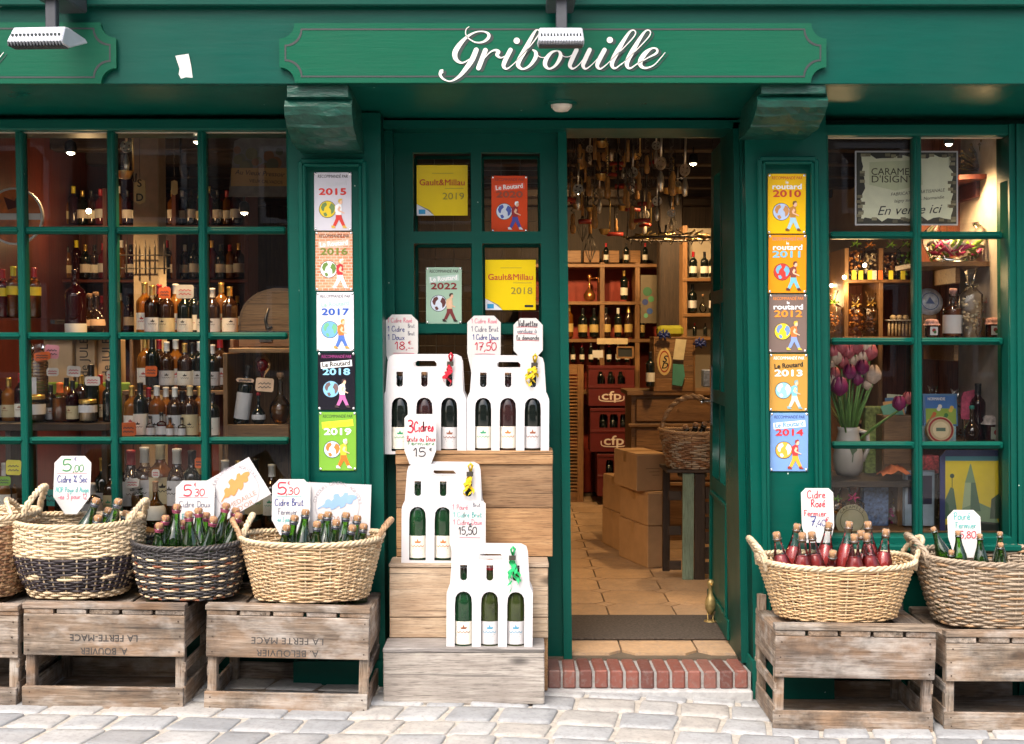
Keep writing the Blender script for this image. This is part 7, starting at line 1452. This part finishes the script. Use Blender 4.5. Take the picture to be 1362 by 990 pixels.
t = thing('orange_cloth', 'crumpled orange cloth on the plank below the card box', 'cloth', P(1190, 634, .16)); mb = MB(); n = 9; mb.add([((i - 4) * .016, (j - 3) * .016, .052 * math.exp(-((i-4)**2 + (j-3)**2) / 12) + .006 * math.sin(i * 1.9 + j)) for i in range(n) for j in range(7)], [(i*7+j, (i+1)*7+j, (i+1)*7+j+1, i*7+j+1) for i in range(n-1) for j in range(6)], 0, True); mb.build('cloth', mat('orange_fabric', (.45, .13, .05), .8, .2, 50), t)
tin('red and white patterned tin under the cheese box', 1226, 1249, 607, 630, .22, .08, mat('red_toile', (.45, .06, .06), .5, .7, 90)); tag(span('tin_riser', (X(1224, .22), X(1250, .22)), (.22, .30), (zs_ + .001, P(0, 631, .22).z), DKW[0], None, .003), 'dark block under the red and white tin', 'block')
tin('blue fish-patterned tin low behind the rosé bottles', 1148, 1182, 644, 700, .20, .06, mat('blue_print_tin', (.10, .16, .30), .4, .7, 80)); tin('pale blue frame standing left of the mullion', 1203, 1243, 627, 700, .16, .02, mat('pale_frame', (.35, .45, .55), .4, .2), lambda a, W, H: a.rect(sink(40, 40, 70), -W*.4, W*.4, H*.4, H*.92), name='picture_frame', cat='frame')
bag('bag of dark sweets with a pink bow low behind the rosé tag', 1134, 706, .14, 30, 60, BRN_, mat('hot_pink', (.62, .03, .16), .5), 26, group=None)
p = P(1133, 715, .07); t = thing('round_badge', 'round cream caramel badge low behind the rosé bottles', 'badge', p); r = 22 * S(.07); link('disc', plate_mesh(circ(r), [], .004, mat('badge_cream', (.45, .40, .24), .5)), t, (0, 0, r)); a = Art(); dg = sink(70, 70, 40); a.stroke(dg, [(x, y_ + r) for x, y_ in circ(r*.72)] + [(r*.72, r)], .002)
for i, ch in enumerate('CARAMELS'): an = R(140 - i * 14); a.text(dg, ch, r*.79*math.cos(an), r + r*.79*math.sin(an), r*.24, .01, 0, 1, an - math.pi/2, 0)
a.build(t, {}, loc=(0, -.0028, 0))
for i, (px, py, Y_, w_, h_, m1, m2, lb) in enumerate([(1256, 700, .22, 24, 44, CRM_, PNK_, 'bag of cream sweets low right of the mullion'), (1112, 700, .18, 24, 50, OR_, GRN_, 'bag of orange sweets low at the edge of the small window'), (1192, 700, .26, 24, 46, PNK_, GOLDF, 'bag of pink sweets low behind the rosé bottles'), (1246, 348, .5, 20, 40, GRN_, OR_, 'bag of green sweets beside the pink sweets bowl'), (1308, 449, .36, 20, 46, OR_, CHK, 'bag of orange sweets behind the lower jam jars'), (1240, 588, .46, 22, 74, CRM_, GRN_, 'tall bag of cream sweets behind the village tin'), (1270, 588, .45, 20, 70, BRN_, OR_, 'tall bag of brown sweets behind the pink sugared fan')]): bag(lb, px, py, Y_, w_, h_, m1, m2, 22)
# posters
def caram(a, q, s):
    edge = sink(85, 80, 60); rq = random.Random(4); cr = sink(225, 226, 195); a.poly(sink(50, 48, 38), [q(*c) for c in ((1139, 298), (1272, 298), (1272, 203), (1139, 203))], .0004); inner = []
    for k in range(13): inner.append((1146 + rq.uniform(-2, 5), 294 - k * 7.2))
    for k in range(16): inner.append((1150 + k * 7.6, 208 + rq.uniform(-3, 4)))
    for k in range(13): inner.append((1266 + rq.uniform(-5, 2), 208 + k * 7.2))
    for k in range(16): inner.append((1264 - k * 7.6, 292 + rq.uniform(-4, 3)))
    a.poly(cr, [q(*c) for c in inner], .0009)
    for k in range(46):
        sd_ = k % 4; f = rq.random(); px, py = [(1142 + rq.random()*5, 206 + f*88), (1268 - rq.random()*5, 206 + f*88), (1144 + f*124, 206 + rq.random()*3), (1144 + f*124, 295 - rq.random()*4)][sd_]; u, v = q(px, py); a.rect([sink(120, 112, 85), sink(95, 90, 68), sink(145, 138, 108)][k % 3], u - 3.4*s, u + 3.4*s, v - 2*s, v + 2*s, .0013 + k * .00002)
    u, v = q(1190, 236); a.poly(sink(205, 210, 170), [q(*c) for c in ((1156, 216), (1225, 213), (1227, 246), (1190, 254), (1156, 246))], .0012); d = sink(70, 65, 45)
    u, v = q(1158, 233); a.text(d, "CARAMELS", u, v, 13*s, .004, 0, 1, 0, .0022, 'LEFT', width=62*s); u, v = q(1158, 243); a.text(d, "D'ISIGNY", u, v, 13*s, .004, 0, 1, 0, .0022, 'LEFT', width=57*s)
    for tx, px, py, sz, w in (('FABRICATION ARTISANALE', 1220, 258, 6, 72), ('Isigny sur mer - Normandie', 1222, 267, 6, 66)): u, v = q(px, py); a.text(d, tx, u, v, sz*s, 0, .25, 1, R(5), .0022, width=w*s)
    u, v = q(1208, 285); a.text(sink(30, 28, 22), 'En vente ici', u, v, 17*s, .0, .35, 1, R(2), .0022, width=86*s)
cp = board('caramel_poster', 'cream poster for Caramels d\'Isigny with a stone border, hanging in the small window', 'poster', rc(1137, 1274, 201, 300), .06, CARD, .003, caram)
def church(a, q, s):
    Pq = lambda pts: [q(*c) for c in pts]
    a.poly(sink(225, 200, 35), Pq([(1257, 728), (1330, 728), (1330, 608), (1257, 608)]), .0006); a.poly(sink(70, 140, 150), Pq([(1257, 613), (1330, 613), (1330, 607), (1257, 607)]), .0009)
    g1, g2, g3 = sink(120, 150, 110), sink(75, 110, 85), sink(165, 185, 140)
    a.poly(g3, Pq([(1279, 680), (1302, 680), (1297, 642), (1283, 642)]), .0012); a.poly(g1, Pq([(1283, 642), (1297, 642), (1291, 617), (1290, 617)]), .0012); a.poly(g2, Pq([(1290, 680), (1304, 680), (1297, 642), (1291, 642)]), .0016); a.poly(g1, Pq([(1268, 700), (1330, 700), (1318, 676), (1300, 668), (1280, 676)]), .0014)
    a.poly(g2, Pq([(1257, 690), (1274, 690), (1268, 650), (1264, 648), (1257, 664)]), .0013); a.poly(sink(60, 85, 60), Pq([(1316, 690), (1330, 690), (1330, 655), (1318, 664)]), .0015); a.poly(sink(40, 50, 45), Pq([(1257, 728), (1330, 728), (1330, 696), (1290, 692), (1257, 698)]), .0018)
    a.stroke(sink(60, 80, 60), Pq([(1266, 660), (1266, 634)]), .9*s); u, v = q(1266, 633); a.disc(sink(60, 80, 60), u, v, 3*s, .0012)
NAVY = mat('navy_frame', (.03, .04, .16), .4); pf = board('church_poster', 'yellow poster of a green church tower in a navy blue frame', 'poster', [(1250, 732), (1336, 732), (1336, 599), (1258, 599), (1250, 608)], .08, NAVY, .004, church)
# dried flowers
t = thing('dried_flowers', 'bunch of dried flowers on the high shelf of the small window', 'flowers', P(1305, 231, .45)); q = random.Random(9); mb = MB()
for k in range(40): a_, l_ = q.uniform(0, 6.28), q.uniform(.05, .13); e = (l_*math.cos(a_), .04*math.sin(a_*3), .02 + abs(l_*math.sin(a_))*.9); mb.tube([(0, 0, .01), (e[0]*.5, e[1]*.5, e[2]*.7), e], .0022, 4); mb.lathe([(0, -.007), (.008, 0), (0, .008)], 6, e, 1)
mb.build('dry_stems', [mat('dry_stem', (.16, .12, .04), .8), mat('dry_bloom', (.25, .17, .07), .8, .4)], t)['kind'] = 'stuff'

# ---------------------------------------------------------------- the house across the street (seen only mirrored in the panes)
OH = thing('opposite_house', 'timber-framed house across the street mirrored in the window panes', 'house', (0, -12.5, 0))
span('wall', (-9, 9), (-.3, 0), (-.4, 4.6), mat('opposite_render', (.33, .30, .26), .9, .15, 3), OH, 0); span('roof', (-9.2, 9.2), (-3, .3), (4.6, 5.0), mat('slate', (.07, .07, .08), .6), OH, 0)
for k in range(9): span('timber', (-8 + k * 2 - .09, -8 + k * 2 + .09), (.001, .06), (-.1, 4.5), DKW[2], OH)
for k in range(8):
    for z0, z1 in ((.9, 2.2), (3.1, 4.2)): w = span('window', (-7 + k * 2 - .5, -7 + k * 2 + .5), (.002, .05), (z0, z1), WHITE_P, OH); span('pane', (-.42, .42), (.026, .03), (-(z1-z0)/2 + .08, (z1-z0)/2 - .08), BLACKF, w, 0)
